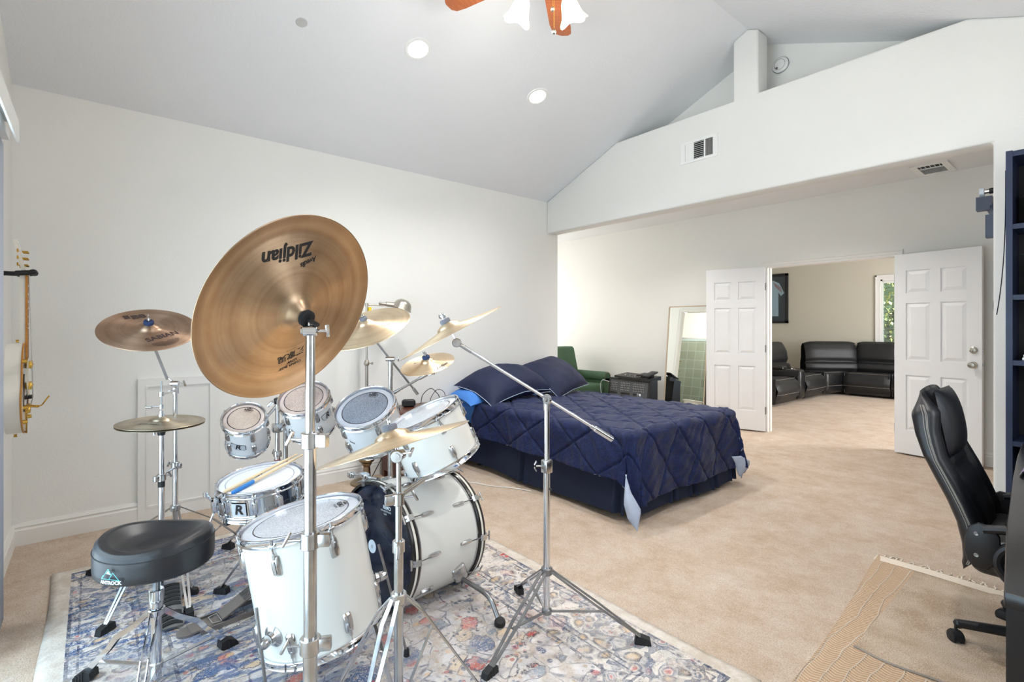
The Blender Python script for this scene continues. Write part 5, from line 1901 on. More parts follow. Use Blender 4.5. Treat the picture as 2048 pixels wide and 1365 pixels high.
# floor tom legs and brackets
ftb = MW[FT]
for th in (-62, 75, 196):
    a = math.radians(th)
    R = .2032
    m = Matrix.Rotation(a, 4, 'Z')
    g = Geo()
    g.add(lathe([(0, 0), (.036, 0), (.036, .003), (.022, .010), (.018, .022), (0, .022)], 28), m @ Matrix.Translation((R - .002, 0, .115)) @ Matrix.Rotation(PI / 2, 4, 'Y'))
    g.add(lathe([(0, 0), (.018, 0), (.019, .006), (.017, .022), (.010, .030), (0, .031)], 24), m @ Matrix.Translation((R + .022, 0, .115)) @ Matrix.Rotation(PI / 2, 4, 'Y'))
    for k in range(4):
        b = PI / 4 + k * PI / 2
        g.add(cyl(.004, 0, .003, 8), m @ Matrix.Translation((R + .001, .028 * math.cos(b), .115 + .028 * math.sin(b))) @ Matrix.Rotation(PI / 2, 4, 'Y'))
    br_ = part(FT, 'leg_bracket', g, M['chrome_worn'])
    # leg: straight rod whose lower end reaches the rug
    top_l = m @ Vector((R + .040, 0, .235))
    w_top = ftb @ top_l
    nW = Vector((-.1, -.147, .984)).normalized()
    k = (w_top.z - .03) / nW.z
    w_bot = w_top - nW * k
    out = (ftb.to_3x3() @ Vector((math.cos(a), math.sin(a), 0)))
    out.z = 0
    w_bot += out.normalized() * .03
    lg = part(FT, 'leg', tube([tuple(w_top), tuple(w_top * .4 + w_bot * .6), tuple(w_bot)], .0052, 10), M['chrome_dark'], world=True)
    part(FT, 'rubber_tip', Geo().add(cyl(.012, 0.010, .045, 12, .009), Matrix.Translation((w_bot.x, w_bot.y, 0))), M['rubber'], world=True, of=lg)


# ------------------------------------------------------------------ stands
def clamp(t, x, y, z, r, ang, name='clamp', big=1.0):
    """memory clamp collar with a wing screw"""
    g = Geo()
    g.add(cyl(r + .006 * big, z - .016 * big, z + .016 * big, 20, bev=.002), Matrix.Translation((x, y, 0)))
    a = math.radians(ang)
    c, s = math.cos(a), math.sin(a)
    g.add(rbox(.026 * big, .016 * big, .026 * big, .003, 2), Matrix.Translation((x + c * (r + .014 * big), y + s * (r + .014 * big), z)) @ Matrix.Rotation(a, 4, 'Z'))
    g.add(rod((x - c * (r + .002), y - s * (r + .002), z), (x - c * (r + .030 * big), y - s * (r + .030 * big), z), .0035, 8))
    g.add(rbox(.008, .010, .034 * big, .003, 2), Matrix.Translation((x - c * (r + .034 * big), y - s * (r + .034 * big), z + .002)) @ Matrix.Rotation(a, 4, 'Z') @ Matrix.Rotation(.5, 4, 'Y'))
    return part(t, name, g, M['chrome_worn'], world=True)


def tripod(t, x, y, feet, zc, zl, gap=.016, w_=.010, knee=.42, mat='chrome_worn', foot_sz=1.0, kink=.03, single_bar=False, low_r=.016):
    """double-strap braced legs from collar zc, braces from lower collar zl"""
    part(t, 'leg_collar', Geo().add(cyl(low_r + .010, zc - .016, zc + .014, 20, bev=.003), Matrix.Translation((x, y, 0))), M[mat], world=True)
    part(t, 'brace_collar', Geo().add(cyl(low_r + .007, zl - .012, zl + .012, 20, bev=.003), Matrix.Translation((x, y, 0))), M[mat], world=True)
    for fx, fy in feet:
        d = Vector((fx - x, fy - y, 0))
        L = d.length
        d.normalize()
        s = Vector((-d.y, d.x, 0))
        p0 = Vector((x, y, zc)) + d * (low_r + .006)
        p1 = Vector((fx, fy, .035))
        g = Geo()
        km = p0 * (1 - knee) + p1 * knee + Vector((0, 0, kink))
        if single_bar:
            q0, q1, q2 = p0, km, p1
            pth = [q0, q0 * .5 + q1 * .5 + Vector((0, 0, .012)), q1, q1 * .45 + q2 * .55, q2]
            for a_, b_ in zip(pth, pth[1:]):
                g.add(bar(a_, b_, .006, .024, s))
        else:
            for sg in (-1, 1):
                a_ = p0 + s * sg * gap * .6
                b_ = km + s * sg * gap
                c_ = p1 * .9 + km * .1 + s * sg * .006
                g.add(bar(a_, b_, .004, w_, s)).add(bar(b_, c_, .004, w_, s)).add(bar(c_, p1, .004, w_, s))
        lg = part(t, 'leg', g, M[mat], world=True)
        bm_ = p0 * (1 - knee - .1) + p1 * (knee + .1)
        part(t, 'brace', Geo().add(bar(Vector((x, y, zl)) + d * low_r, bm_ + Vector((0, 0, kink * .5)), w_, .004, (0, 0, 1))), M[mat], world=True)
        fg = Geo()
        fm = align(p1 - Vector((0, 0, .004)), p1 - Vector((0, 0, .004)) + (p1 - km).normalized())
        k = foot_sz
        fm = Matrix.Translation((fx, fy, .025 * k)) @ Matrix.Rotation(math.atan2(d.y, d.x), 4, 'Z')
        fg.add(prism([(-.045 * k, -.004), (-.040 * k, .022 * k), (-.012 * k, .026 * k), (.020 * k, .016 * k), (.026 * k, -.010 * k), (.016 * k, -.018 * k), (-.030 * k, -.018 * k)], 'y', -.015 * k, .015 * k), fm)
        for j in range(3):
            fg.add(bx((-.022 + j * .015) * k, (-.015 + j * .015) * k, -.0165 * k, .0165 * k, -.015 * k, (.026 - .004 * j) * k), fm)
        part(t, 'rubber_foot', fg, M['rubber'], world=True, of=lg, smooth=False)


def pole(t, x, y, segs, mat='chrome'):
    for z0, z1, r in segs:
        part(t, 'tube', Geo().add(cyl(r, z0, z1, 24), Matrix.Translation((x, y, 0))), M[mat], world=True)


def tilter(t, J, hub, r=.013, axis=(1, 0, 0)):
    J, hub = Vector(J), Vector(hub)
    ax = Vector(axis).normalized()
    g = Geo()
    g.add(rod(tuple(J - ax * .018), tuple(J + ax * .018), .014, 20, bev=.002))
    g.add(rod(tuple(J - ax * .0215), tuple(J - ax * .017), .009, 16))
    g.add(rod(tuple(J + ax * .018), tuple(J + ax * .040), .004, 8))
    side = ax.cross(Vector((0, 0, 1))).normalized()
    g.add(rbox(.010, .006, .038, .0028, 2), Matrix.Translation(J + ax * .042) @ Matrix.Rotation(math.atan2(ax.y, ax.x), 4, 'Z') @ Matrix.Rotation(.6, 4, 'X'))
    part(t, 'tilter', g, M['chrome'], world=True)
    part(t, 'cymbal_rod', Geo().add(rod(tuple(J), tuple(J + (hub - J) * .5), .006, 12)).add(rod(tuple(J + (hub - J) * .35), tuple(hub), .0038, 10)), M['chrome'], world=True)


def off(n, k):
    return Vector(n).normalized() * k


# 1 china, upside down on the tall straight stand nearest the camera
CH_N = (.825, .384, -.415)
CH_C = Vector((-1.357, .398, 1.345))
CH = cymbal_thing('huge bronze china cymbal hung upside down, facing the camera', tuple(CH_C), CH_N, .254, M['cym_china'], .040, .026, .018, china=True)
chf = frame_of(CH_N)
chprof = cym_profile(.254, .040, .026, .018, True)


J = Vector((-1.302, .423, 1.292))
hubc = CH_C + off(CH_N, .06)
t = thing('cymbal_stand', 'thick straight cymbal stand carrying the china cymbal', 'cymbal stand', (J.x, J.y, 0), None, 'cymbal stands')
pole(t, J.x, J.y, ((.06, .50, .0175), (.50, .77, .0158), (.77, 1.015, .0145), (1.015, J.z - .012, .0118)), 'chrome_worn')
tilter(t, J, hubc, axis=(.45, .80, 0))
for z, r, a in ((1.015, .0145, 40), (.762, .0158, 55), (.497, .0175, 60)):
    clamp(t, J.x, J.y, z, r, a, big=1.25)
tripod(t, J.x, J.y, ((J.x + .16, J.y - .28), (J.x - .33, J.y - .02), (J.x + .18, J.y + .27)), .34, .09, low_r=.0175)

# 2 crash above the hi-hat
SB_C, SB_N = Vector((-3.010, .2117, 1.292)), (.493, -.064, .868)
sabpr = [('SABIAN', .050, -52, .088, 'ink_brown', dict(bold=.0022, space=1.0)),
         (arcs(9, .008, .0042, .0018), 0, -52, .058, 'ink_brown', {})]
S2 = cymbal_thing('scratched brown bronze crash cymbal above the hi-hat', tuple(SB_C), SB_N, .2032, M['cym_dull'], .045, .018, .012, felt='felt_blue')
sf, spf = frame_of(SB_N), cym_profile(.2032, .045, .018, .012)


def flat_text(t, fr, pr, vf, wpos, wright, mat):
    """art lying on a cymbal: centre at in-plane offset wpos, reading direction wright (world vectors)"""
    inv = fr.inverted()
    p = inv @ Vector(wpos)
    rgt = inv @ Vector(wright)
    rgt.z = 0
    rgt.normalize()
    up_ = Vector((-rgt.y, rgt.x, 0))
    v, f = vf
    out = []
    for x, y, _ in v:
        q = Vector((p.x, p.y, 0)) + rgt * x + up_ * y
        out.append((q.x, q.y, zat(pr, math.hypot(q.x, q.y)) + .0013))
    part(t, 'lettering', (out, f), M[mat], sharp=0, smooth=False)


for s_t, sz_t, pos_t, rgt_t, kw_t in (
        ('Zildjian', .047, (.084, -.029, .133), (.035, -.123, -.045), dict(shear=.25, bold=.0016)),
        ('Avedis', .0185, (.055, .023, .121), (.008, -.044, -.023), dict(shear=.3, bold=.0005)),
        ('CHINA BOY', .0125, (-.083, .022, -.151), (.014, -.054, -.021), dict(bold=.0004)),
        ('LOW', .0125, (-.076, .024, -.139), (.014, -.054, -.021), dict(bold=.0004)),
        ('漢家児', .027, (-.063, .014, -.119), (.016, -.066, -.031), dict(bold=.0006)),
        ('MADE IN USA', .005, (-.056, .008, -.100), (.016, -.066, -.031), {})):
    flat_text(CH, chf, chprof, text_geo(s_t, sz_t, **kw_t), pos_t, rgt_t, 'ink')
CRT = Vector((math.cos(TH), math.sin(TH), 0))       # the drummer's-eye right used for reading directions
CFW = Vector((-math.sin(TH), math.cos(TH), 0))
flat_text(S2, sf, spf, text_geo('SABIAN', .042, bold=.0018, space=1.02), (.082, .047, -.034), (-.057, .144, .043), 'ink_brown')
flat_text(S2, sf, spf, arcs(8, .010, .0050, .0021), (.112, .054, -.055), (-.038, .120, .030), 'ink_brown')
flat_text(S2, sf, spf, text_geo('B8', .056, bold=.004), (-.098, -.035, .064), (-.018, .081, .016), 'ink_brown')
flat_text(S2, sf, spf, ([(-.012, -.020, 0), (.012, -.020, 0), (.012, .020, 0), (-.012, .020, 0)], [(0, 1, 2, 3)]), (-.101, -.083, .061), (-.018, .081, .016), 'ink_brown')
HX, HY = -2.889, .251
t = thing('cymbal_stand', 'straight stand behind the hi-hat, holding the brown crash cymbal', 'cymbal stand', (-3.005, .318, 0), None, 'cymbal stands')
bx_, by_ = -3.005, .318
jj = Vector((bx_, by_, 1.02))
pole(t, bx_, by_, ((.05, .60, .0125), (.60, 1.0, .0095)), 'chrome')
clamp(t, bx_, by_, .612, .0125, 30)
tilter(t, jj, jj + Vector((-.02, -.03, .03)), axis=(.5, .86, 0))
arm_top = SB_C + off(SB_N, .016)
part(t, 'boom_arm', Geo().add(bar(jj + Vector((-.02, -.03, .02)), SB_C - off(SB_N, .03), .012, .012)).add(rod(tuple(SB_C - off(SB_N, .035)), tuple(SB_C + off(SB_N, .035)), .0035, 8)), M['chrome_dark'], world=True)
tripod(t, bx_, by_, ((-3.40, .0), (-3.18, .72), (-2.63, .33)), .40, .12, low_r=.0125)

# 3 hi-hat
HC = Vector((-2.889, .251, .847))
HN = (.042, .016, .999)
t = thing('hi_hat_cymbal', 'top hi-hat cymbal of grey bronze', 'cymbal', tuple(HC + Vector((0, 0, .004))), frame_of(HN), 'hi-hat cymbals')
v, f = lathe(cym_profile(.178, .048, .016, .012), 128)
o = part(t, 'cymbal_plate', (v, f), M['cym_hat'], sharp=0)
md = o.modifiers.new('s', 'SOLIDIFY'); md.thickness = .0014; md.offset = 0
hp_ = cym_profile(.178, .048, .016, .012)
flat_text(t, frame_of(HN), hp_, text_geo('Avedis Zildjian', .016, shear=.3, bold=.0003), -CFW * .085, CRT, 'ink')
t = thing('hi_hat_cymbal', 'bottom hi-hat cymbal turned over under the top one', 'cymbal', tuple(HC - Vector((0, 0, .004))), frame_of((-.042, -.016, -.999)), 'hi-hat cymbals')
o = part(t, 'cymbal_plate', (v, f), M['cym_hat'], sharp=0)
md = o.modifiers.new('s', 'SOLIDIFY'); md.thickness = .0014; md.offset = 0
t = thing('hi_hat_stand', 'chrome hi-hat stand with striped footboard beside the throne', 'hi-hat stand', (HX, HY, 0))
pole(t, HX, HY, ((.05, .575, .0135), (.575, .800, .0115)), 'chrome')
part(t, 'pull_rod', Geo().add(cyl(.0033, .79, 1.045, 10), Matrix.Translation((HX, HY, 0))), M['chrome'], world=True)
g = Geo()
for a_, b_, r_ in ((.876, .890, .014), (.890, .905, .009), (.915, .935, .009)):
    g.add(cyl(r_, a_, b_, 16), Matrix.Translation((HX, HY, 0)))
g.add(rod((HX, HY, .925), (HX - .045, HY - .05, .922), .0035)).add(rod((HX - .03, HY - .034, .922), (HX - .05, HY - .055, .922), .006))
part(t, 'hi_hat_clutch', g, M['chrome'], world=True)
g = Geo().add(lathe([(.0, .790), (.014, .790), (.018, .805), (.020, .825), (0, .826)], 20), Matrix.Translation((HX, HY, 0)))
part(t, 'seat_cup', g, M['black_plastic'], world=True)
part(t, 'tilt_screw', Geo().add(rod((HX - .02, HY - .022, .822), (HX - .024, HY - .026, .80), .004)).add(rod((HX - .024, HY - .026, .802), (HX - .024, HY - .026, .790), .006)), M['chrome'], world=True)
clamp(t, HX, HY, .590, .0135, -50)
part(t, 'nylon_bushing', Geo().add(cyl(.0142, .545, .572, 18), Matrix.Translation((HX, HY, 0))), M['rubber'], world=True)
part(t, 'multi_clamp', Geo().add(rod((HX, HY, .985), (bx_, by_, .985), .008)).add(cyl(.012, .975, .995, 14), Matrix.Translation((HX, HY, 0))).add(cyl(.016, .97, 1.0, 14), Matrix.Translation((bx_, by_, 0))), M['chrome'], world=True)
part(t, 'link_arm', rod((HX, HY, .60), (bx_, by_, .60), .006), M['chrome'], world=True)
tripod(t, HX, HY, ((-2.715, .035), (-2.84, .37), (-3.16, .20)), .36, .13, low_r=.0135, gap=.012)
# footboard
fb = Matrix.Translation((-2.565, .262, .03)) @ Matrix.Rotation(math.radians(176), 4, 'Z') @ Matrix.Rotation(math.radians(-9), 4, 'Y')
out = [(-.02, -.034), (-.012, -.042), (.10, -.040), (.14, -.036), (.24, -.050), (.29, -.044), (.315, -.018), (.315, .018), (.29, .044), (.24, .050), (.14, .036), (.10, .040), (-.012, .042), (-.02, .034)]
fo = part(t, 'footboard', Geo().add(prism(out, 'z', 0, .008), fb), M['chrome_dark'], world=True, sharp=30)
for (x0, x1) in ((-.010, .095), (.125, .30)):
    g = Geo()
    nst = 3 if x1 < .1 else 6
    k_ = (x1 - x0) / nst
    for i in range(nst):
        v, f = [], []
        for j in range(11):
            u = j / 10
            y = -.036 + .072 * u
            bow_ = .022 * (1 - (2 * u - 1) ** 2)
            v += [(x0 + i * k_ + bow_ * .6, y, .0085), (x0 + i * k_ + k_ * .62 + bow_ * .6, y, .0085), (x0 + i * k_ + k_ * .62 + bow_ * .6, y, .011), (x0 + i * k_ + bow_ * .6, y, .011)]
        for j in range(10):
            a_ = j * 4
            f += [(a_ + 3, a_ + 2, a_ + 6, a_ + 7), (a_, a_ + 3, a_ + 7, a_ + 4), (a_ + 2, a_ + 1, a_ + 5, a_ + 6)]
        g.add((v, f))
    part(t, 'rubber_tread', Geo().add((g.v, g.f), fb), M['rubber'], world=True, sharp=30, of=fo)
part(t, 'footboard_cradle', Geo().add(bx(-2.93, -2.62, .236, .246, .02, .034)).add(bx(-2.93, -2.62, .278, .288, .02, .034)).add(rod((-2.89, .262, .06), (-2.885, .252, .14), .004)), M['chrome_worn'], world=True)

# 4 crash on the boom behind the third tom
C4, N4 = Vector((-2.735, 1.203, 1.298)), (.219, -.428, .877)
S4 = cymbal_thing('bright bronze crash cymbal between the china and the reading lamp', tuple(C4), N4, .254, M['cym_bright'], .046, .020, .032)
flat_text(S4, frame_of(N4), cym_profile(.254, .046, .020, .032), text_geo('K DARK\nTHIN', .014, bold=.0005), (.127, .061, .012), (.017, .037, .014), 'ink')
J4 = Vector((-2.721, 1.344, 1.116))
t = thing('boom_stand', 'boom cymbal stand behind the third rack tom', 'cymbal stand', (J4.x, J4.y, 0), None, 'cymbal stands')
pole(t, J4.x, J4.y, ((.05, .60, .0155), (.60, J4.z - .02, .0125), (J4.z - .10, J4.z - .015, .0145)), 'chrome_worn')
hub4 = C4 + off(N4, .035)
dv = (C4 - J4).normalized()
part(t, 'boom_arm', Geo().add(rod(tuple(J4 - dv * .26), tuple(C4 - off(N4, .02)), .0062, 12)).add(rod(tuple(C4 - off(N4, .03)), tuple(C4 + off(N4, .05)), .0035, 8)), M['chrome_dark'], world=True)
part(t, 'counterweight', Geo().add(rod(tuple(J4 - dv * .23), tuple(J4 - dv * .28), .010, 16, bev=.002)), M['chrome_worn'], world=True)
part(t, 'tilter', Geo().add(rod(tuple(J4 - CRT * .028), tuple(J4 + CRT * .026), .014, 20, bev=.002)).add(rod(tuple(J4 + CRT * .026), tuple(J4 + CRT * .045), .005)).add(rbox(.008, .008, .03, .002, 2, tuple(J4 + CRT * .046))), M['chrome'], world=True)
J5 = Vector((J4.x, J4.y, .905))
SPL = Vector((-2.466, 1.444, 1.095))
NS = (.151, -.34, .928)
E5 = SPL - off(NS, .055)
clamp(t, J4.x, J4.y, .905, .0125, -30)
arm5 = part(t, 'splash_arm', Geo().add(rod(tuple(J5), tuple(J5 + (E5 - J5) * .25), .012, 14, .008)).add(rod(tuple(J5 + (E5 - J5) * .2), tuple(E5), .0075, 12)).add(rod(tuple(J5 + (E5 - J5) * .75), tuple(E5), .0105, 14)).add(rod(tuple(E5 - CFW * .016), tuple(E5 + CFW * .018), .017, 22, bev=.003)).add(rod(tuple(E5 - CFW * .020), tuple(E5 - CFW * .015), .010, 16)).add(rod(tuple(E5 + CRT * .010), tuple(E5 + CRT * .028), .010, 14)).add(rod(tuple(E5), tuple(SPL + off(NS, .045)), .0035, 8)), M['chrome_worn'], world=True)
tripod(t, J4.x, J4.y, ((J4.x - .22, J4.y + .28), (J4.x - .30, J4.y - .22), (J4.x + .30, J4.y + .30)), .38, .12, low_r=.0155)
S5 = cymbal_thing('little bronze splash cymbal over the largest rack tom', tuple(SPL), NS, .1524, M['cym_bright'], .036, .018, .016, felt='felt_blue')
flat_text(S5, frame_of(NS), cym_profile(.1524, .036, .018, .016), text_geo('Zildjian', .030, shear=.3, bold=.0010), (.116, .019, -.001), (-.019, .082, .034), 'ink')
flat_text(S5, frame_of(NS), cym_profile(.1524, .036, .018, .016), text_geo('A', .02, bold=.0006), (-.057, -.048, .001), (-.005, .032, .012), 'ink')

# 5 crash on the long boom stand in front of the bed
C6 = Vector((-1.706, 1.109, 1.278))


def cam_dir(r, u_, b):
    """world vector from components right, up, backward"""
    return CRT * r + Vector((0, 0, 1)) * u_ - CFW * b


N6 = cam_dir(-.472, .882, .066).normalized()
S6 = cymbal_thing('crash cymbal seen edge-on at the end of the long boom', tuple(C6), tuple(N6), .2286, M['cym_bright'], .050, .022, .024)
BX6, BY6 = -1.53, 1.47
J6 = Vector((BX6, BY6, 1.0))
t = thing('boom_stand', 'long boom cymbal stand with a low spread tripod in front of the bed', 'cymbal stand', (BX6, BY6, 0), None, 'cymbal stands')
pole(t, BX6, BY6, ((.075, .72, .0142), (.72, .985, .0112)), 'chrome')
E6 = C6 - N6 * .045
d6 = (E6 - J6).normalized()
tail = J6 - d6 * .30
part(t, 'boom_arm', Geo().add(rod(tuple(tail), tuple(E6), .0068, 14)), M['chrome'], world=True)
part(t, 'counterweight', Geo().add(rod(tuple(tail - d6 * .055), tuple(tail + d6 * .045), .0125, 20, bev=.002)).add(rod(tuple(tail + d6 * .045), tuple(tail + d6 * .06), .0095, 16)), M['chrome'], world=True)
g = Geo().add(rod(tuple(J6 - CFW * .020), tuple(J6 + CFW * .022), .0165, 22, bev=.002)).add(cyl(.014, .95, .985, 18), Matrix.Translation((BX6, BY6, 0)))
g.add(lathe([(.010, -.006), (.021, -.006), (.021, .006), (.010, .006)], 22), Matrix.Translation(J6 - CFW * .024) @ Matrix.Rotation(PI / 2, 4, 'X') @ Matrix.Rotation(0, 4, 'Z'))
part(t, 'tilter', g, M['chrome_worn'], world=True)
g = Geo().add(rod(tuple(E6 - CFW * .016), tuple(E6 + CFW * .016), .0185, 24, bev=.003)).add(rod(tuple(E6 - CFW * .020), tuple(E6 - CFW * .015), .011, 18)).add(rod(tuple(E6), tuple(C6 + N6 * .055), .0038, 8)).add(rod(tuple(E6 - d6 * .005), tuple(E6 - d6 * .07), .0085, 14))
part(t, 'boom_ratchet', g, M['chrome_worn'], world=True)
g = Geo().add(rbox(.036, .036, .055, .004, 2, (BX6, BY6, .715))).add(rod((BX6 - CRT.x * .015, BY6 - CRT.y * .015, .715), (BX6 - CRT.x * .045, BY6 - CRT.y * .045, .715), .0035))
for sg in (-1, 1):
    g.add(rbox(.006, .020, .018, .002, 1), Matrix.Translation((BX6 - CRT.x * .048, BY6 - CRT.y * .048, .715 + sg * .013)) @ Matrix.Rotation(TH, 4, 'Z') @ Matrix.Rotation(sg * .5, 4, 'Y'))
part(t, 'clamp', g, M['chrome_worn'], world=True)
part(t, 'tube_stop', Geo().add(rod((BX6, BY6, .62), (BX6 + CRT.x * .02 - CFW.x * .01, BY6 + CRT.y * .02 - CFW.y * .01, .62), .004)), M['rubber'], world=True)
tripod(t, BX6, BY6, ((-1.216, 1.720), (-1.855, 1.590), (-1.470, 1.115)), .275, .105, low_r=.0142, gap=.016, w_=.013, kink=.0, knee=.5, mat='chrome_dark', foot_sz=.95)

# 6 low crash at the front
C7 = Vector((-1.352, .680, .958))
N7 = cam_dir(-.290, .955, -.105).normalized()
S7 = cymbal_thing('low bronze crash cymbal tilted over the floor tom', tuple(C7), tuple(N7), .2286, M['cym_bright'], .052, .022, .020, nut=False)
part(S7, 'wing_nut', Geo().add(cyl(.0035, .045, .075, 8)).add(rbox(.030, .004, .010, .0018, 2, (0, 0, .066))), M['chrome_worn'])
FXs, FYs = -1.350, .693
t = thing('cymbal_stand', 'straight cymbal stand in front of the bass drum, holding the low crash', 'cymbal stand', (FXs, FYs, 0), None, 'cymbal stands')
pole(t, FXs, FYs, ((.05, .545, .0135), (.545, .665, .0135), (.665, .79, .0098), (.79, .905, .0075)), 'chrome_worn')
JF = Vector((FXs, FYs, .925))
tilter(t, JF, C7 + N7 * .05, axis=tuple(CRT * .75 - CFW * -.66))
part(t, 'tilter_disc', Geo().add(rod(tuple(JF - CFW * .014), tuple(JF - CFW * .028), .0185, 24, bev=.002)).add(rod(tuple(JF - CFW * .027), tuple(JF - CFW * .031), .010, 18)), M['chrome_worn'], world=True)
clamp(t, FXs, FYs, .795, .0098, -100, big=1.15)
clamp(t, FXs, FYs, .655, .0115, 150, big=1.1)
part(t, 'tom_link', Geo().add(rod((FXs, FYs, .800), (FXs - .06, FYs + .12, .815), .007)), M['chrome_worn'], world=True)
tripod(t, FXs, FYs, ((FXs - .05 + .20, FYs - .25), (FXs - .30, FYs - .12), (FXs + .10, FYs + .33)), .505, .20, low_r=.0135, gap=.016, w_=.012, kink=.02, knee=.15)

# rack stand between the small toms with arms, red maker's tag
RX, RY = -3.02, .80
t = thing('tom_stand', 'chrome twin-post stand between the two smallest rack toms', 'tom stand', (RX, RY, 0), None, 'drum hardware')
pole(t, RX, RY, ((.05, .58, .0150), (.58, .90, .0115)), 'chrome')
pole(t, RX - .075, RY + .065, ((.05, .95, .0125),), 'chrome_worn')
part(t, 'cross_clamp', Geo().add(rbox(.05, .05, .05, .006, 2, (RX, RY, .735))).add(rod((RX, RY, .735), (RX - .075, RY + .065, .745), .014)).add(rbox(.04, .04, .03, .005, 2, (RX - .075, RY + .065, .745))), M['chrome_worn'], world=True)
t1c = Vector((-3.037, .645, .734))
t2c = Vector((-2.876, .922, .828))
part(t, 'tom_arm', Geo().add(tube(smooth_path([(RX, RY, .86), (RX, RY - .02, .885), (RX - .005, RY - .05, .86)], 5), .009, 10)).add(rod((RX - .01, RY, .86), tuple(t1c * .45 + Vector((RX, RY, .82)) * .55), .009)), M['chrome'], world=True)
part(t, 'tom_arm', Geo().add(tube(smooth_path([(RX, RY, .86), (RX + .005, RY + .02, .89), (RX + .03, RY + .04, .875)], 5), .009, 10)).add(rod((RX + .01, RY + .01, .865), tuple(t2c * .45 + Vector((RX, RY, .85)) * .55), .009)), M['chrome'], world=True)
part(t, 'ball_joint', Geo().add(lathe([(0, -.022), (.016, -.016), (.022, 0), (.016, .016), (0, .022)], 20), Matrix.Translation((RX, RY, .885))), M['black_plastic'], world=True)
clamp(t, RX, RY, .590, .0150, 10)
bd = part(t, 'name_band', Geo().add(cyl(.0172, .535, .556, 20), Matrix.Translation((RX, RY, 0))), M['red_tag'], world=True)
v, f = on_cylinder(text_geo('Pearl', .018, shear=.3, bold=.0005), .0172, math.radians(-35), .5455, .0008)
part(t, 'lettering', ([(x + RX, y + RY, z) for x, y, z in v], f), M['ink_white'], world=True, smooth=False)
tripod(t, RX, RY, ((RX - .28, RY - .20), (RX + .06, RY + .34), (RX + .30, RY - .12)), .36, .12, low_r=.015)
# tom holder on the bass drum
t = thing('tom_holder', 'chrome tom holder post rising from the bass drum between the larger toms', 'tom holder', (-2.27, 1.30, .56), None, 'drum hardware')
part(t, 'base_plate', Geo().add(rbox(.09, .07, .016, .005, 2, (-2.24, 1.22, .576))), M['chrome_worn'], world=True)
part(t, 'post', rod((-2.24, 1.22, .575), (-2.27, 1.25, .84), .0115, 16), M['chrome'], world=True)
part(t, 'tom_arm', Geo().add(rod((-2.27, 1.25, .80), (-2.45, 1.16, .80), .009)).add(rod((-2.45, 1.16, .80), (-2.50, 1.13, .80), .016)), M['chrome'], world=True)
part(t, 'tom_arm', Geo().add(rod((-2.27, 1.25, .76), (-2.17, 1.24, .77), .009)), M['chrome'], world=True)
part(t, 'anchor', Geo().add(rbox(.06, .035, .02, .004, 2, (-2.30, 1.00, .592))).add(rod((-2.42, .985, .575), (-2.20, 1.02, .59), .007)).add(rbox(.04, .03, .025, .004, 2, (-2.42, .985, .57))), M['chrome'], world=True)

# snare stand
sx_, sy_ = -2.59, .63
t = thing('snare_stand', 'chrome basket stand under the snare drum', 'snare stand', (sx_, sy_, 0), None, 'drum hardware')
pole(t, sx_, sy_, ((.05, .36, .0125),), 'chrome')
part(t, 'swivel', Geo().add(lathe([(0, -.03), (.024, -.02), (.032, 0), (.026, .022), (0, .03)], 20), Matrix.Translation((sx_ + .0, sy_ - .0, .385))), M['black_plastic'], world=True)
for k in range(3):
    a = math.radians(-70 + 120 * k)
    e = Vector((sx_ + .165 * math.cos(a), sy_ + .165 * math.sin(a), .445 - .013 * math.cos(a) + .018 * math.sin(a)))
    part(t, 'basket_arm', Geo().add(bar((sx_, sy_, .39), e, .018, .006)).add(rod(tuple(e), (e.x + .02 * math.cos(a), e.y + .02 * math.sin(a), e.z + .03), .005)), M['chrome_worn'], world=True)
    part(t, 'rubber_grip', Geo().add(rbox(.03, .03, .028, .006, 2), Matrix.Translation(e + Vector((.012 * math.cos(a), .012 * math.sin(a), .010))) @ Matrix.Rotation(a, 4, 'Z')), M['rubber'], world=True)
tripod(t, sx_, sy_, ((-2.765, .472), (-2.36, .60), (-2.62, .90)), .27, .10, low_r=.0125, gap=.010)

# bass pedal
pm_ = Matrix.Translation((-2.455, .36, .02)) @ Matrix.Rotation(math.radians(62), 4, 'Z')
t = thing('bass_pedal', 'grey metal bass drum pedal with grooved footboard', 'drum pedal', (-2.49, .34, 0), Matrix.Rotation(math.radians(96), 4, 'Z'))
# local x runs from heel (0) to toe (.56); rises towards the drum
tilt = math.radians(-27)
pl = simple('grey_pedal_metal', (142, 134, 130), .38, .7, nscale=60, nstr=.05)
part(t, 'heel_plate', Geo().add(rbox(.12, .082, .012, .004, 2, (.03, 0, .028))).add(lathe([(0, 0), (.040, 0), (.040, .012), (0, .014)], 28), Matrix.Translation((-.035, 0, .016))), pl)
part(t, 'heel_hinge', Geo().add(bar((.085, -.04, .036), (.085, .04, .036), .006, .006)).add(bar((.05, -.03, .036), (.05, .03, .036), .005, .005)).add(rod((.05, -.03, .036), (.085, -.04, .036), .003)).add(rod((.05, .03, .036), (.085, .04, .036), .003)), M['chrome_worn'])
fo = [(0, -.040), (.10, -.042), (.18, -.052), (.27, -.050), (.33, -.036), (.345, 0), (.33, .036), (.27, .050), (.18, .052), (.10, .042), (0, .040)]
mm = Matrix.Translation((.09, 0, .036)) @ Matrix.Rotation(tilt, 4, 'Y')
fbp = part(t, 'footboard', Geo().add(prism(fo, 'z', 0, .007), mm), pl, sharp=30)
g = Geo()
for k in range(7):
    y = -.034 + k * .0113
    g.add(bx(.10, .31 - abs(y) * 1.3, y - .0022, y + .0022, .007, .0100), mm)
part(t, 'footboard_ridges', g, M['chrome_dark'], of=fbp)
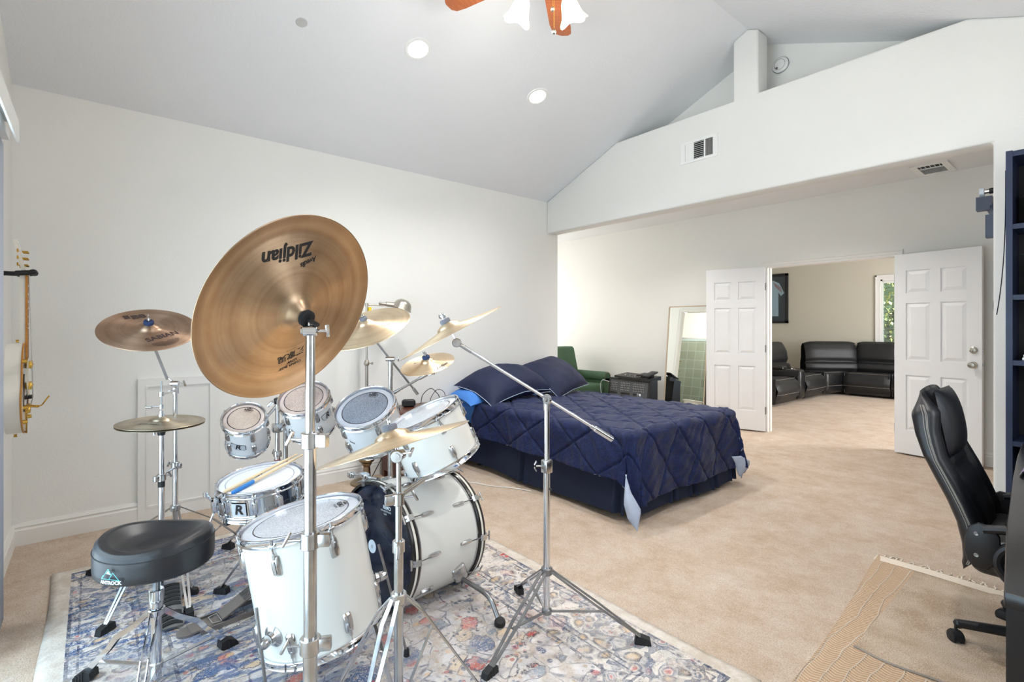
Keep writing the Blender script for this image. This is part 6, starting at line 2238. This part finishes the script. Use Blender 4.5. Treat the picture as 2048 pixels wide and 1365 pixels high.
part(t, 'frame', Geo().add(bar((.0, -.055, .022), (.46, -.055, .022), .008, .03)).add(bar((.0, .055, .022), (.46, .055, .022), .008, .03)).add(bar((.42, -.05, .02), (.42, -.05, .24), .018, .010)).add(bar((.42, .05, .02), (.42, .05, .24), .018, .010)).add(rod((.42, -.06, .235), (.42, .06, .235), .007)), pl)
part(t, 'beater', Geo().add(rod((.42, 0, .235), (.44, 0, .40), .0035, 8)).add(lathe([(0, -.022), (.022, -.022), (.024, 0), (.022, .022), (0, .022)], 20), Matrix.Translation((.445, 0, .40)) @ Matrix.Rotation(PI / 2, 4, 'Y')), M['felt'])
part(t, 'chain', Geo().add(rod((.40, 0, .225), (.42, 0, .125), .004)), M['chrome_worn'])
part(t, 'stabilizer_rod', Geo().add(rod((.02, -.12, .02), (.36, -.075, .05), .003)), M['chrome_worn'])

# sticks on the snare
snw = MW[SN]


def stick(label, p0, p1, grip=False):
    """points in the snare's own frame"""
    a, b = snw @ Vector(p0), snw @ Vector(p1)
    L = (b - a).length
    t = thing('drumstick', label, 'drumstick', tuple(a), align(a, b).to_3x3(), 'pair of drumsticks on the snare')
    pr = [(0, 0), (.006, .001), (.0076, .006), (.0076, L * .70), (.0055, L * .86), (.0036, L * .945), (.0040, L * .955), (.0048, L * .97), (.0042, L * .99), (0, L)]
    part(t, 'shaft', lathe(pr, 18), M['drumstick'])
    if grip:
        part(t, 'grip', lathe([(0, -.001), (.0070, 0), (.0086, .006), (.0086, .105), (.0078, .112)], 18), M['blue_grip'], label='blue rubber grip')
    else:
        v, f = text_geo('Ralph Jr', .013, bold=.0006)
        v = [(-(y), x, 0) for x, y, _ in v]
        out = [(.0080 * math.cos(PI + -v_[0] / .008 * 1.0 + .9), .0080 * math.sin(PI + -v_[0] / .008 + .9), L * .42 + v_[1]) for v_ in v]
        part(t, 'lettering', (out, f), M['ink'], smooth=False, sharp=0)
    return t


# ------------------------------------------------------------------ throne
TX, TY = -2.225, .178
t = thing('drum_throne', 'black padded drum throne on chrome tripod legs', 'stool', (TX, TY, 0))


def seat_fn(a, b):
    th = 2 * PI * a
    c, s = math.cos(th), math.sin(th)
    R0 = .180 * (1 + .035 * math.cos(2 * (th - math.radians(50))))
    # motorcycle style: raised lobes on two sides
    lobe = .5 + .5 * math.cos(2 * (th - math.radians(50)))
    rim = .028 * lobe
    prof = [(0, .080 - .030), (.30, .080 - .028), (.55, .080 - .016 + rim * .35), (.78, .086 + rim), (.90, .084 + rim * .95), (.965, .074 + rim * .8), (.995, .058 + rim * .4), (1.0, .045), (1.0, .0), (.99, -.018), (.96, -.026), (.80, -.028), (0, -.028)]
    u = b * (len(prof) - 1)
    i = min(int(u), len(prof) - 2)
    k = u - i
    r = prof[i][0] * (1 - k) + prof[i + 1][0] * k
    z = prof[i][1] * (1 - k) + prof[i + 1][1] * k
    return (R0 * r * c, R0 * r * s, .468 + z * .9)


part(t, 'seat', grid(seat_fn, 96, 60), M['vinyl'], sharp=0)
g = Geo()
ring = []
for k in range(97):
    th = 2 * PI * k / 96
    x, y, z = seat_fn(k / 96, 6.0 / 12)
    ring.append((x * 1.002, y * 1.002, z))
part(t, 'piping', tube(ring, .0018, 6, False), M['rubber'])
# logo of two peaks with the word under it, on the side towards the slider
lr = .1815
lt = math.radians(-47)


def logo_geo():
    g = Geo()

    def seg(p, q_, w_=.0016):
        p, q_ = Vector((*p, 0)), Vector((*q_, 0))
        d = (q_ - p).normalized()
        n_ = Vector((-d.y, d.x, 0)) * w_ / 2
        g.add(([tuple(p - n_), tuple(q_ - n_), tuple(q_ + n_), tuple(p + n_)], [(0, 1, 2, 3)]))
    for a_, b_ in (((-.032, .0), (-.006, .034)), ((-.006, .034), (.006, .012)), ((-.004, .0), (.010, .022)), ((.010, .022), (.030, -.002)), ((-.034, 0), (.034, -.004)), ((-.034, .0), (-.026, .012))):
        seg(a_, b_)
    return g.v, g.f


part(t, 'logo', on_cylinder(logo_geo(), lr, lt, .476, .0022), M['ink_teal'], smooth=False)
part(t, 'logo_snow', on_cylinder(([(-.014, .018, 0), (-.006, .029, 0), (.002, .016, 0), (-.006, .020, 0)], [(0, 1, 2), (0, 2, 3)]), lr, lt, .476, .0024), M['ink_white'], smooth=False)
part(t, 'lettering', on_cylinder(text_geo('ANTROCK', .0155, bold=.0007), lr, lt, .465, .0022), M['ink_white'], smooth=False)
part(t, 'seat_clamp', Geo().add(cyl(.026, .405, .444, 20)).add(rbox(.06, .03, .02, .004, 2, (.03, 0, .43))), M['chrome'])
g = Geo()
g.add(cyl(.0115, .30, .41, 18))
for k in range(20):
    g.add(lathe([(.0115, -.0016), (.0132, 0), (.0115, .0016)], 18), Matrix.Translation((0, 0, .352 + k * .0028)))
part(t, 'threaded_rod', g, M['chrome_worn'])
part(t, 'height_nut', Geo().add(cyl(.024, .312, .352, 24, bev=.002)).add(cyl(.0225, .286, .310, 24, bev=.002)), M['chrome'])
part(t, 'tube', cyl(.0165, .03, .287, 24), M['chrome'])
MWt = MW[t]
feet = ((-2.285, .420), (-2.405, -.020), (-1.985, .10))
for fx, fy in feet:
    d = Vector((fx - TX, fy - TY, 0)).normalized()
    s = Vector((-d.y, d.x, 0))
    p0 = Vector((TX, TY, .272)) + d * .02
    p1 = Vector((fx, fy, .035))
    L = (p1 - p0).length
    g = Geo()
    pth = [p0, p0 + (p1 - p0) * .22 + Vector((0, 0, .002)), p0 + (p1 - p0) * .50 + Vector((0, 0, .022)), p0 + (p1 - p0) * .62 + Vector((0, 0, .010)), p1]
    for sg in (-1, 1):
        for a_, b_ in zip(pth, pth[1:]):
            k0 = .011 if a_ is not p1 else .006
            g.add(bar(a_ + s * sg * k0, b_ + s * sg * (.011 if b_ is not p1 else .006), .018, .003, s))
    lg = part(t, 'leg', g, M['chrome'], world=True)
    part(t, 'brace', Geo().add(bar(Vector((TX, TY, .075)) + d * .018, p0 + (p1 - p0) * .80, .016, .004)), M['chrome_worn'], world=True)
    fm = Matrix.Translation((fx, fy, .025)) @ Matrix.Rotation(math.atan2(d.y, d.x), 4, 'Z')
    g = Geo().add(prism([(-.035, .0), (-.032, .024), (-.010, .030), (.022, .014), (.036, -.014), (-.020, -.014)], 'y', -.020, .020), fm)
    for j in range(4):
        g.add(bx(-.010 + j * .011, -.004 + j * .011, -.022, .022, -.013, .029 - j * .008), fm)
    part(t, 'rubber_foot', g, M['rubber'], world=True, of=lg, smooth=False)
part(t, 'leg_collar', Geo().add(cyl(.027, .258, .284, 24, bev=.003)), M['chrome'])
part(t, 'brace_collar', Geo().add(cyl(.022, .062, .088, 24, bev=.003)), M['chrome_worn'])

# drumsticks lie across the snare, tips beyond the far rim
si = snw.inverted()
def snl(wx, wy, dz):
    p = si @ Vector((wx, wy, .6))
    return (p.x, p.y, .140 + dz)
stick('plain hickory drumstick with printed name, upper of the pair on the snare', snl(-2.519, .444, -.002), snl(-2.707, .820, .014))
stick('drumstick with a blue grip, lower of the pair on the snare', snl(-2.481, .469, -.002), snl(-2.679, .839, .014), True)

# ------------------------------------------------------------------ guitar on the left wall
GX, GY, GZ = -3.66, YL, 1.22
t = thing('electric_guitar', 'white hollow-body electric guitar with gold parts hanging on the wall', 'guitar', (GX, GY, GZ))
body = []
for k in range(72):
    a = 2 * PI * k / 72
    # plan of a single-cut body: x across, z along
    zz = math.cos(a)
    xx = math.sin(a)
    wdt = .198 if zz < -.05 else (.150 if zz > .35 else .150 + (.35 - zz) / .40 * .048)
    waist = 1 - .20 * math.exp(-((zz - .12) / .22) ** 2)
    body.append((xx * wdt * waist, zz * .235))
body_m = simple('white_guitar_lacquer', (236, 232, 222), .12, var=.01)
bz0 = -.235
GB = Matrix.Translation((0, 0, -.235))
part(t, 'body', Geo().add(prism(body, 'y', .030, .092), GB), body_m, sharp=40)
rim = [(x * 1.004, .094, z) for x, z in body]
part(t, 'binding', Geo().add(tube(rim + [rim[0]], .0045, 6, False), GB), M['guitar_wood'])
part(t, 'top', Geo().add(prism([(x * .965, z * .97) for x, z in body], 'y', .092, .097), GB), body_m, sharp=40)
part(t, 'neck', Geo().add(prism([(-.022, -.02), (.022, -.02), (.020, .36), (-.020, .36)], 'y', .078, .100)), body_m, sharp=30)
fb_ = part(t, 'fretboard', Geo().add(prism([(-.025, -.10), (.025, -.10), (.021, .36), (-.021, .36)], 'y', .1005, .108)), M['fretboard'], smooth=False)
g = Geo()
zf = .36
for k in range(22):
    zf -= (.46) * (.0561 * (0.944 ** k))
    g.add(box(.046, .0022, .0018, (0, .1088, zf)))
part(t, 'frets', g, M['gold'], of=fb_)
g = Geo()
zf = .36
for k in range(20):
    zn = zf - .46 * (.0561 * (.944 ** k))
    if k in (2, 4, 6, 8, 11, 14, 16):
        g.add(box(.034, .0006, (zf - zn) * .55, (0, .1084, (zf + zn) / 2)))
    zf = zn
part(t, 'inlay_blocks', g, M['ink_white'], of=fb_)
part(t, 'fretboard_binding', Geo().add(box(.003, .010, .46, (-.0245, .104, .13))).add(box(.003, .010, .46, (.0245, .104, .13))), M['guitar_wood'], of=fb_)
hs = [(-.022, 0), (.022, 0), (.040, .05), (.042, .13), (.028, .165), (.010, .150), (-.010, .150), (-.028, .165), (-.042, .13), (-.040, .05)]
part(t, 'headstock', Geo().add(prism(hs, 'y', .070, .086), Matrix.Translation((0, .016, .36)) @ Matrix.Rotation(math.radians(11), 4, 'X')), body_m, sharp=30)
for sg in (-1, 1):
    for k in range(3):
        part(t, 'tuning_peg', Geo().add(cyl(.005, .08, .104, 10), Matrix.Translation((sg * .026, .006, .405 + k * .035)) @ Matrix.Rotation(-PI / 2, 4, 'X') @ Matrix.Translation((0, 0, 0))).add(rod((sg * .026, .074, .405 + k * .035), (sg * .060, .074, .405 + k * .035), .004)).add(rbox(.016, .006, .018, .002, 1, (sg * .066, .074, .405 + k * .035))), M['gold'])
g = Geo()
for k in range(6):
    x = -.018 + k * .0072
    g.add(rod((x, .112, .36), (x * 1.4, .126, -.285), .0006, 4)).add(rod((x * 1.4, .126, -.285), (x * 1.3, .118, -.33), .0006, 4))
part(t, 'strings', g, M['chrome_worn'])
for z in (-.115, -.225):
    part(t, 'pickup', Geo().add(rbox(.075, .026, .038, .004, 2, (0, .112, z))).add(box(.065, .004, .006, (0, .126, z))), M['gold'])
part(t, 'bridge', Geo().add(rbox(.085, .020, .014, .003, 2, (0, .116, -.285))).add(cyl(.006, 0, .02, 10), Matrix.Translation((.034, .098, -.285)) @ Matrix.Rotation(-PI / 2, 4, 'X')).add(rbox(.09, .014, .018, .003, 1, (0, .102, -.285))), M['ink'])
part(t, 'vibrato_tailpiece', Geo().add(rbox(.030, .006, .15, .002, 1, (0, .102, -.40))).add(rod((-.032, .112, -.33), (.032, .112, -.33), .010, 14, bev=.002)).add(rbox(.05, .022, .04, .006, 2, (0, .108, -.35))).add(rod((.030, .112, -.33), (.040, .150, -.335), .007)).add(tube(smooth_path([(.038, .148, -.335), (.05, .165, -.325), (.05, .180, -.30), (.045, .192, -.282)], 5), .0035, 8)), M['gold'])
for x, z in ((.10, -.33), (.12, -.40), (.145, -.09), (-.10, -.40)):
    part(t, 'control_knob', Geo().add(cyl(.011, 0, .018, 16, .009), Matrix.Translation((x, .097, z)) @ Matrix.Rotation(-PI / 2, 4, 'X')), M['gold'])
for sg in (-1, 1):
    pts_ = [(sg * .085, .0985, -.16), (sg * .098, .0985, -.20), (sg * .085, .0985, -.26), (sg * .100, .0985, -.31), (sg * .088, .0985, -.35)]
    part(t, 'sound_hole', Geo().add(tube(smooth_path(pts_, 5), [.004] + [.003] * 19 + [.005], 6)), M['fretboard'])
pg = [(.03, -.08), (.11, -.12), (.13, -.20), (.06, -.27), (.045, -.24)]
part(t, 'pickguard', prism(pg, 'y', .110, .113), simple('clear_pickguard', (206, 200, 184), .2), sharp=30)
for x, z in ((.0, -.475), (-.09, .0)):
    part(t, 'strap_button', Geo().add(lathe([(0, 0), (.008, 0), (.005, .008), (.009, .014), (0, .015)], 14), Matrix.Translation((x, .06, z)) @ (Matrix.Rotation(PI, 4, 'X') if z < -.1 else Matrix.Rotation(0, 4, 'X'))), M['gold'])
t = thing('guitar_hanger', 'black padded wall hanger gripping the guitar neck', 'wall hanger', (GX, YL, GZ + .37))
part(t, 'wall_plate', rbox(.07, .014, .11, .004, 2, (0, .007, .0)), M['black_plastic'])
part(t, 'yoke_arm', Geo().add(rod((0, .01, -.01), (0, .07, -.01), .012)).add(rod((-.035, .072, -.01), (.035, .072, -.01), .009)), M['black_plastic'])
for sg in (-1, 1):
    part(t, 'padded_prong', Geo().add(rod((sg * .038, .06, -.01), (sg * .034, .128, -.002), .013, 16, bev=.005)).add(lathe([(0, -.016), (.012, -.012), (.016, 0), (.012, .012), (0, .016)], 16), Matrix.Translation((sg * .034, .130, 0))), M['rubber'])

# ------------------------------------------------------------------ desk corner: desk, chair, bookcase
t = thing('desk', 'black desk at the right margin beside the office chair', 'desk', (.0, 2.4, 0))
top = [(-.145, 1.453), (-.185, 1.9), (-.235, 2.6), (-.262, 3.05), (-.276, 3.40), (.43, 3.40), (.43, 1.453)]
part(t, 'desktop', bevelled_prism(top, 'z', .720, .750, .004, 2), M['desk'], world=True, sharp=30)
part(t, 'end_panel', bx(-.142, .42, 1.456, 1.486, .0, .720), M['desk'], world=True, smooth=False)
part(t, 'end_panel', bx(-.20, .42, 3.36, 3.39, .0, .720), M['desk'], world=True, smooth=False)
part(t, 'back_panel', bx(.40, .42, 1.486, 3.36, .25, .720), M['desk'], world=True, smooth=False)
cl = simple('mauve_cloth', (150, 130, 160), .9, nscale=80, nstr=.4)
single('folded_cloth', Geo().add(grid(lambda a, b: (-.222 + .16 * a, 2.62 + .22 * b + .01 * math.sin(9 * a), .753 + .010 * (1 + math.sin(12 * a + 2 * b)) * (0 < a < 1)), 16, 12)), cl, 'folded mauve cloth on the edge of the black desk', 'cloth', sharp=0)

CX_, CY_ = -.11, 2.84
t = thing('office_chair', 'high-backed black leather office chair tucked under the desk', 'office chair', (CX_, CY_, 0))
rear = [(.98, -.552), (.93, -.556), (.86, -.540), (.78, -.512), (.70, -.476), (.62, -.438), (.54, -.408), (.46, -.392), (.40, -.388), (.36, -.392)]
front = [(1.02, -.470), (.96, -.432), (.88, -.432), (.78, -.410), (.70, -.370), (.62, -.335), (.54, -.305), (.48, -.300), (.42, -.315), (.37, -.345)]
HW = .265


def interp(tab, u):
    u = max(0, min(1, u)) * (len(tab) - 1)
    i = min(int(u), len(tab) - 2)
    k = u - i
    return tab[i][0] * (1 - k) + tab[i + 1][0] * k, tab[i][1] * (1 - k) + tab[i + 1][1] * k


def chair_back(a, b):
    """closed section swept from top to bottom; a runs round the section, b down the back"""
    th = 2 * PI * a
    zr, xr = interp(rear, b)
    zf_, xf = interp(front, b)
    c, s = math.cos(th), math.sin(th)
    wk = HW * (.86 + .14 * min(1, b * 3)) * (1 - .10 * max(0, b - .7) / .3)
    y = math.copysign(abs(s) ** .45, s) * wk
    k = .5 - .5 * math.copysign(abs(c) ** .6, c)      # 0 = front, 1 = rear
    # channel between the side bolsters and the centre panel
    centre = math.exp(-((abs(y) - .155) / .022) ** 2)
    dip = .022 * centre if c > 0 else 0
    hollow = .020 * (1 - (y / wk) ** 2) if c > 0 else -.012 * (1 - (y / wk) ** 2)
    tuft = .012 * math.exp(-(((b - .42) / .035)) ** 2) if (c > 0 and abs(y) < .15) else 0
    x = xf * (1 - k) + xr * k - dip - hollow - tuft
    z = zf_ * (1 - k) + zr * k
    xc, zc = (xr + xf) / 2 - .01, (zr + zf_) / 2
    if b < .10:
        q = math.sin(b / .10 * PI / 2)
        x, y = xc + (x - xc) * q, y * (.72 + .28 * q)
        z = zc + (z - zc) * q + .045 * (1 - q) * (1 - .5 * (y / wk) ** 2)
    elif b > .94:
        q = math.cos((b - .94) / .06 * PI / 2)
        x, y = xc + (x - xc) * q, y * (.85 + .15 * q)
        z = zc + (z - zc) * q - .02 * (1 - q)
    return (x, CY_ + y, z)


v, f = grid(chair_back, 72, 60)
nrow = 73
f += [tuple(range(nrow - 1)), tuple(range(len(v) - nrow, len(v) - 1))[::-1]]
part(t, 'backrest', (v, f), M['leather_chair'], world=True, sharp=60)
# headrest roll on the front of the top
hr = puff(.28, .30, .09, .5, 22, .0, 3)
part(t, 'headrest', Geo().add(hr, Matrix.Translation((-.452, CY_, .90)) @ rot(0, 80, 0)), M['leather_chair'], world=True, sharp=0)
for sy__, yy in ((-1, CY_ - HW),):
    for dx_ in (0.010, .032, .043):
        pts = []
        for k in range(13):
            b = .04 + k / 13
            zr, xr = interp(rear, b)
            zf_, xf = interp(front, b)
            u_ = dx_ / .05
            pts.append((xr * (1 - (.45 + .16 * u_)) + xf * (.45 + .16 * u_), CY_ - HW * (.86 + .14 * min(1, b * 3)) * (1 - .10 * max(0, b - .7) / .3) - .0012, zr * .4 + zf_ * .6))
        part(t, 'stitching', tube(pts, .0013, 5), M['stitch'], world=True)
part(t, 'seat', Geo().add(rbox(.52, .50, .10, .045, 5), Matrix.Translation((-.10, CY_, .405))), M['leather_chair'], world=True)
part(t, 'seat', Geo().add(rbox(.50, .44, .06, .028, 4), Matrix.Translation((-.09, CY_, .462))), M['leather_chair'], world=True)
for sg in (-1, 1):
    y = CY_ + sg * (HW + .018)
    part(t, 'arm_plate', bevelled_prism([(-.355, .42), (-.335, .395), (-.30, .395), (-.275, .43), (-.262, .48), (-.265, .53), (-.29, .562), (-.325, .566), (-.352, .545), (-.362, .50), (-.362, .45)], 'y', y - .010, y + .010, .006, 2), M['black_plastic'], world=True, sharp=30)
    for z in (.445, .525):
        part(t, 'arm_bolt', Geo().add(lathe([(0, .0), (.006, .001), (.008, 0)], 14), Matrix.Translation((-.328, y - .011, z)) @ Matrix.Rotation(PI / 2, 4, 'X')), M['chrome_dark'], world=True)
    part(t, 'armrest_loop', Geo().add(tube(smooth_path([(-.31, y, .545), (-.22, y, .565), (-.10, y, .570), (.02, y, .560), (.06, y, .52), (.03, y, .45), (-.06, y, .37), (-.15, y, .335), (-.22, y, .36), (-.27, y, .42), (-.26, y, .48), (-.20, y, .515), (-.08, y, .53)], 6), .017, 10)), M['black_plastic'], world=True)
    part(t, 'arm_pad', Geo().add(rbox(.30, .06, .03, .013, 3, (-.10, y, .588))), M['leather_chair'], world=True)
part(t, 'mechanism', Geo().add(bx(CX_ - .10, CX_ + .10, CY_ - .09, CY_ + .09, .32, .36)).add(bar((CX_ - .08, CY_, .34), (-.36, CY_, .40), .06, .02)), M['black_plastic'], world=True, smooth=False)
part(t, 'gas_lift', Geo().add(cyl(.026, .10, .24, 20), Matrix.Translation((CX_, CY_, 0))).add(cyl(.014, .24, .33, 16), Matrix.Translation((CX_, CY_, 0))), M['black_plastic'], world=True)
hub = part(t, 'base_hub', Geo().add(cyl(.045, .075, .13, 24, .035), Matrix.Translation((CX_, CY_, 0))), M['black_plastic'], world=True)
for k in range(5):
    a = math.radians(-160.5 + 72 * k * -1 + 0)
    d = Vector((math.cos(a), math.sin(a), 0))
    c0 = Vector((CX_, CY_, .105))
    e = Vector((CX_, CY_, .082)) + d * .315
    part(t, 'base_arm', Geo().add(rod(tuple(c0), tuple(e), .024, 14, .017)).add(lathe([(0, -.02), (.012, -.016), (.0175, 0), (.012, .012), (0, .016)], 16), Matrix.Translation(e)), M['black_plastic'], world=True)
    w0 = e + Vector((0, 0, -.057)) + d * .008
    side = Vector((-d.y, d.x, 0))
    yawm = Matrix.Rotation(math.radians(-50 + 37 * k), 4, 'Z')
    g = Geo()
    for sg in (-1, 1):
        g.add(lathe([(0, -.008), (.020, -.008), (.025, -.004), (.025, .006), (.018, .009), (0, .009)], 20), Matrix.Translation(w0) @ yawm @ Matrix.Translation((0, sg * .014, 0)) @ Matrix.Rotation(PI / 2, 4, 'X'))
    g.add(lathe([(.026, -.012), (.029, -.012), (.029, .012), (.026, .012)], 14, -.3, PI + .3), Matrix.Translation(w0) @ yawm @ Matrix.Rotation(PI / 2, 4, 'X'))
    g.add(cyl(.006, .0, .03, 8), Matrix.Translation(w0 + Vector((0, 0, .02))))
    part(t, 'caster', g, M['rubber'], world=True)

BK = 3.72
t = thing('bookcase', 'tall blue-black open bookcase at the right margin', 'bookcase', (.03, BK, 0))
bx0, bx1, bzt = -.364, .40, 2.235
part(t, 'side_panel', bx(bx0, bx0 + .026, BK, 4.0, 0, bzt), M['blue_black'], world=True, smooth=False)
part(t, 'side_panel', bx(bx1 - .026, bx1, BK, 4.0, 0, bzt), M['blue_black'], world=True, smooth=False)
part(t, 'top_panel', bx(bx0 + .026, bx1 - .026, BK + .002, 4.0, bzt - .032, bzt - .004), M['blue_black'], world=True, smooth=False)
part(t, 'back_panel', bx(bx0 + .02, bx1 - .02, 3.985, 4.0, 0.02, bzt - .01), simple('black_back_panel', (14, 14, 18), .6), world=True, smooth=False)
shelf_z = (1.846, 1.472, 1.126, .70, .35, .05)
for z in shelf_z:
    part(t, 'shelf', bx(bx0 + .026, bx1 - .026, BK + .004, 3.985, z - .026, z), M['blue_black'], world=True, smooth=False)
# things on the shelves (only their left ends show)
rnd = random.Random(2)
for k in range(6):
    z0 = 1.9765 + k * .0095
    single('magazine', rbox(.22, .20, .009, .002, 1, (-.185 + rnd.uniform(-.004, .004), 3.85 + rnd.uniform(-.006, .006), z0 + .0048)), simple('maroon_cover', (112 + 8 * (k % 3), 34, 44), .4),
           ('lowest', 'second lowest', 'third lowest', 'third from the top', 'second from the top', 'topmost')[k] + ' of the thin maroon magazines stacked on the top shelf', 'magazine', 'maroon magazines stacked on the top shelf')
single('gift_box', rbox(.18, .16, .13, .004, 2, (-.19, 3.85, 1.846 + .065)), simple('copper_patterned_box', (150, 92, 58), .4, var=.35, vscale=50), 'copper patterned box under the maroon magazines', 'box')
t = thing('potted_plant', 'green leafy plant with white drooping leaf on the second shelf', 'plant', (-.20, 3.84, 1.472))
part(t, 'pot', lathe([(0, 0), (.045, 0), (.06, .10), (.054, .10), (.05, .09), (0, .09)], 24), M['ink'])
for k in range(13):
    a = k * 2.4
    L = .10 + .05 * (k % 3)
    d = Vector((math.cos(a), math.sin(a), 0))
    s = Vector((-d.y, d.x, 0))
    v, f = [], []
    for j in range(7):
        u = j / 6
        c = d * (L * u) + Vector((0, 0, .09 + .13 * math.sin(u * 2.2) - .02 * (k % 4)))
        w_ = .018 * math.sin(PI * min(1, u * .92 + .08)) + .001
        v += [tuple(c + s * w_), tuple(c - s * w_ + Vector((0, 0, .004)))]
    for j in range(6):
        f.append((2 * j, 2 * j + 1, 2 * j + 3, 2 * j + 2))
    part(t, 'leaf', (v, f), simple('white_leaf', (214, 224, 220), .5) if k == 1 else simple('deep_green_leaf', (30, 92, 52), .45), sharp=0, label='white leaf' if k == 1 else None)
single('coiled_cable', tube([(-.25 + .045 * math.cos(a * .35), 3.80 + .05 * math.sin(a * .35), 1.126 + .052 + .0012 * a) for a in range(40)], .004, 6), M['ink_white'], 'pale coiled cable lying on the small white boxes', 'cable')
for k in range(3):
    single('small_box', rbox(.13, .13, .015, .002, 1, (-.24 + .004 * k, 3.82, 1.126 + .008 + k * .016)), M['white_plastic'], ('bottom', 'middle', 'top')[k] + ' thin white box of the pile on the third shelf', 'box', 'thin white boxes on the third shelf')
t = thing('hanging_strap', 'dark grey strap hanging against the wall beside the bookcase', 'strap', (-.372, 3.80, 1.5))
part(t, 'webbing', Geo().add(grid(lambda a, b: (-.372 - .035 * (1 - b) ** 3, 3.78 + .04 * a, 1.37 + .78 * b), 3, 14)), simple('grey_webbing', (70, 72, 78), .8), world=True, sharp=0)
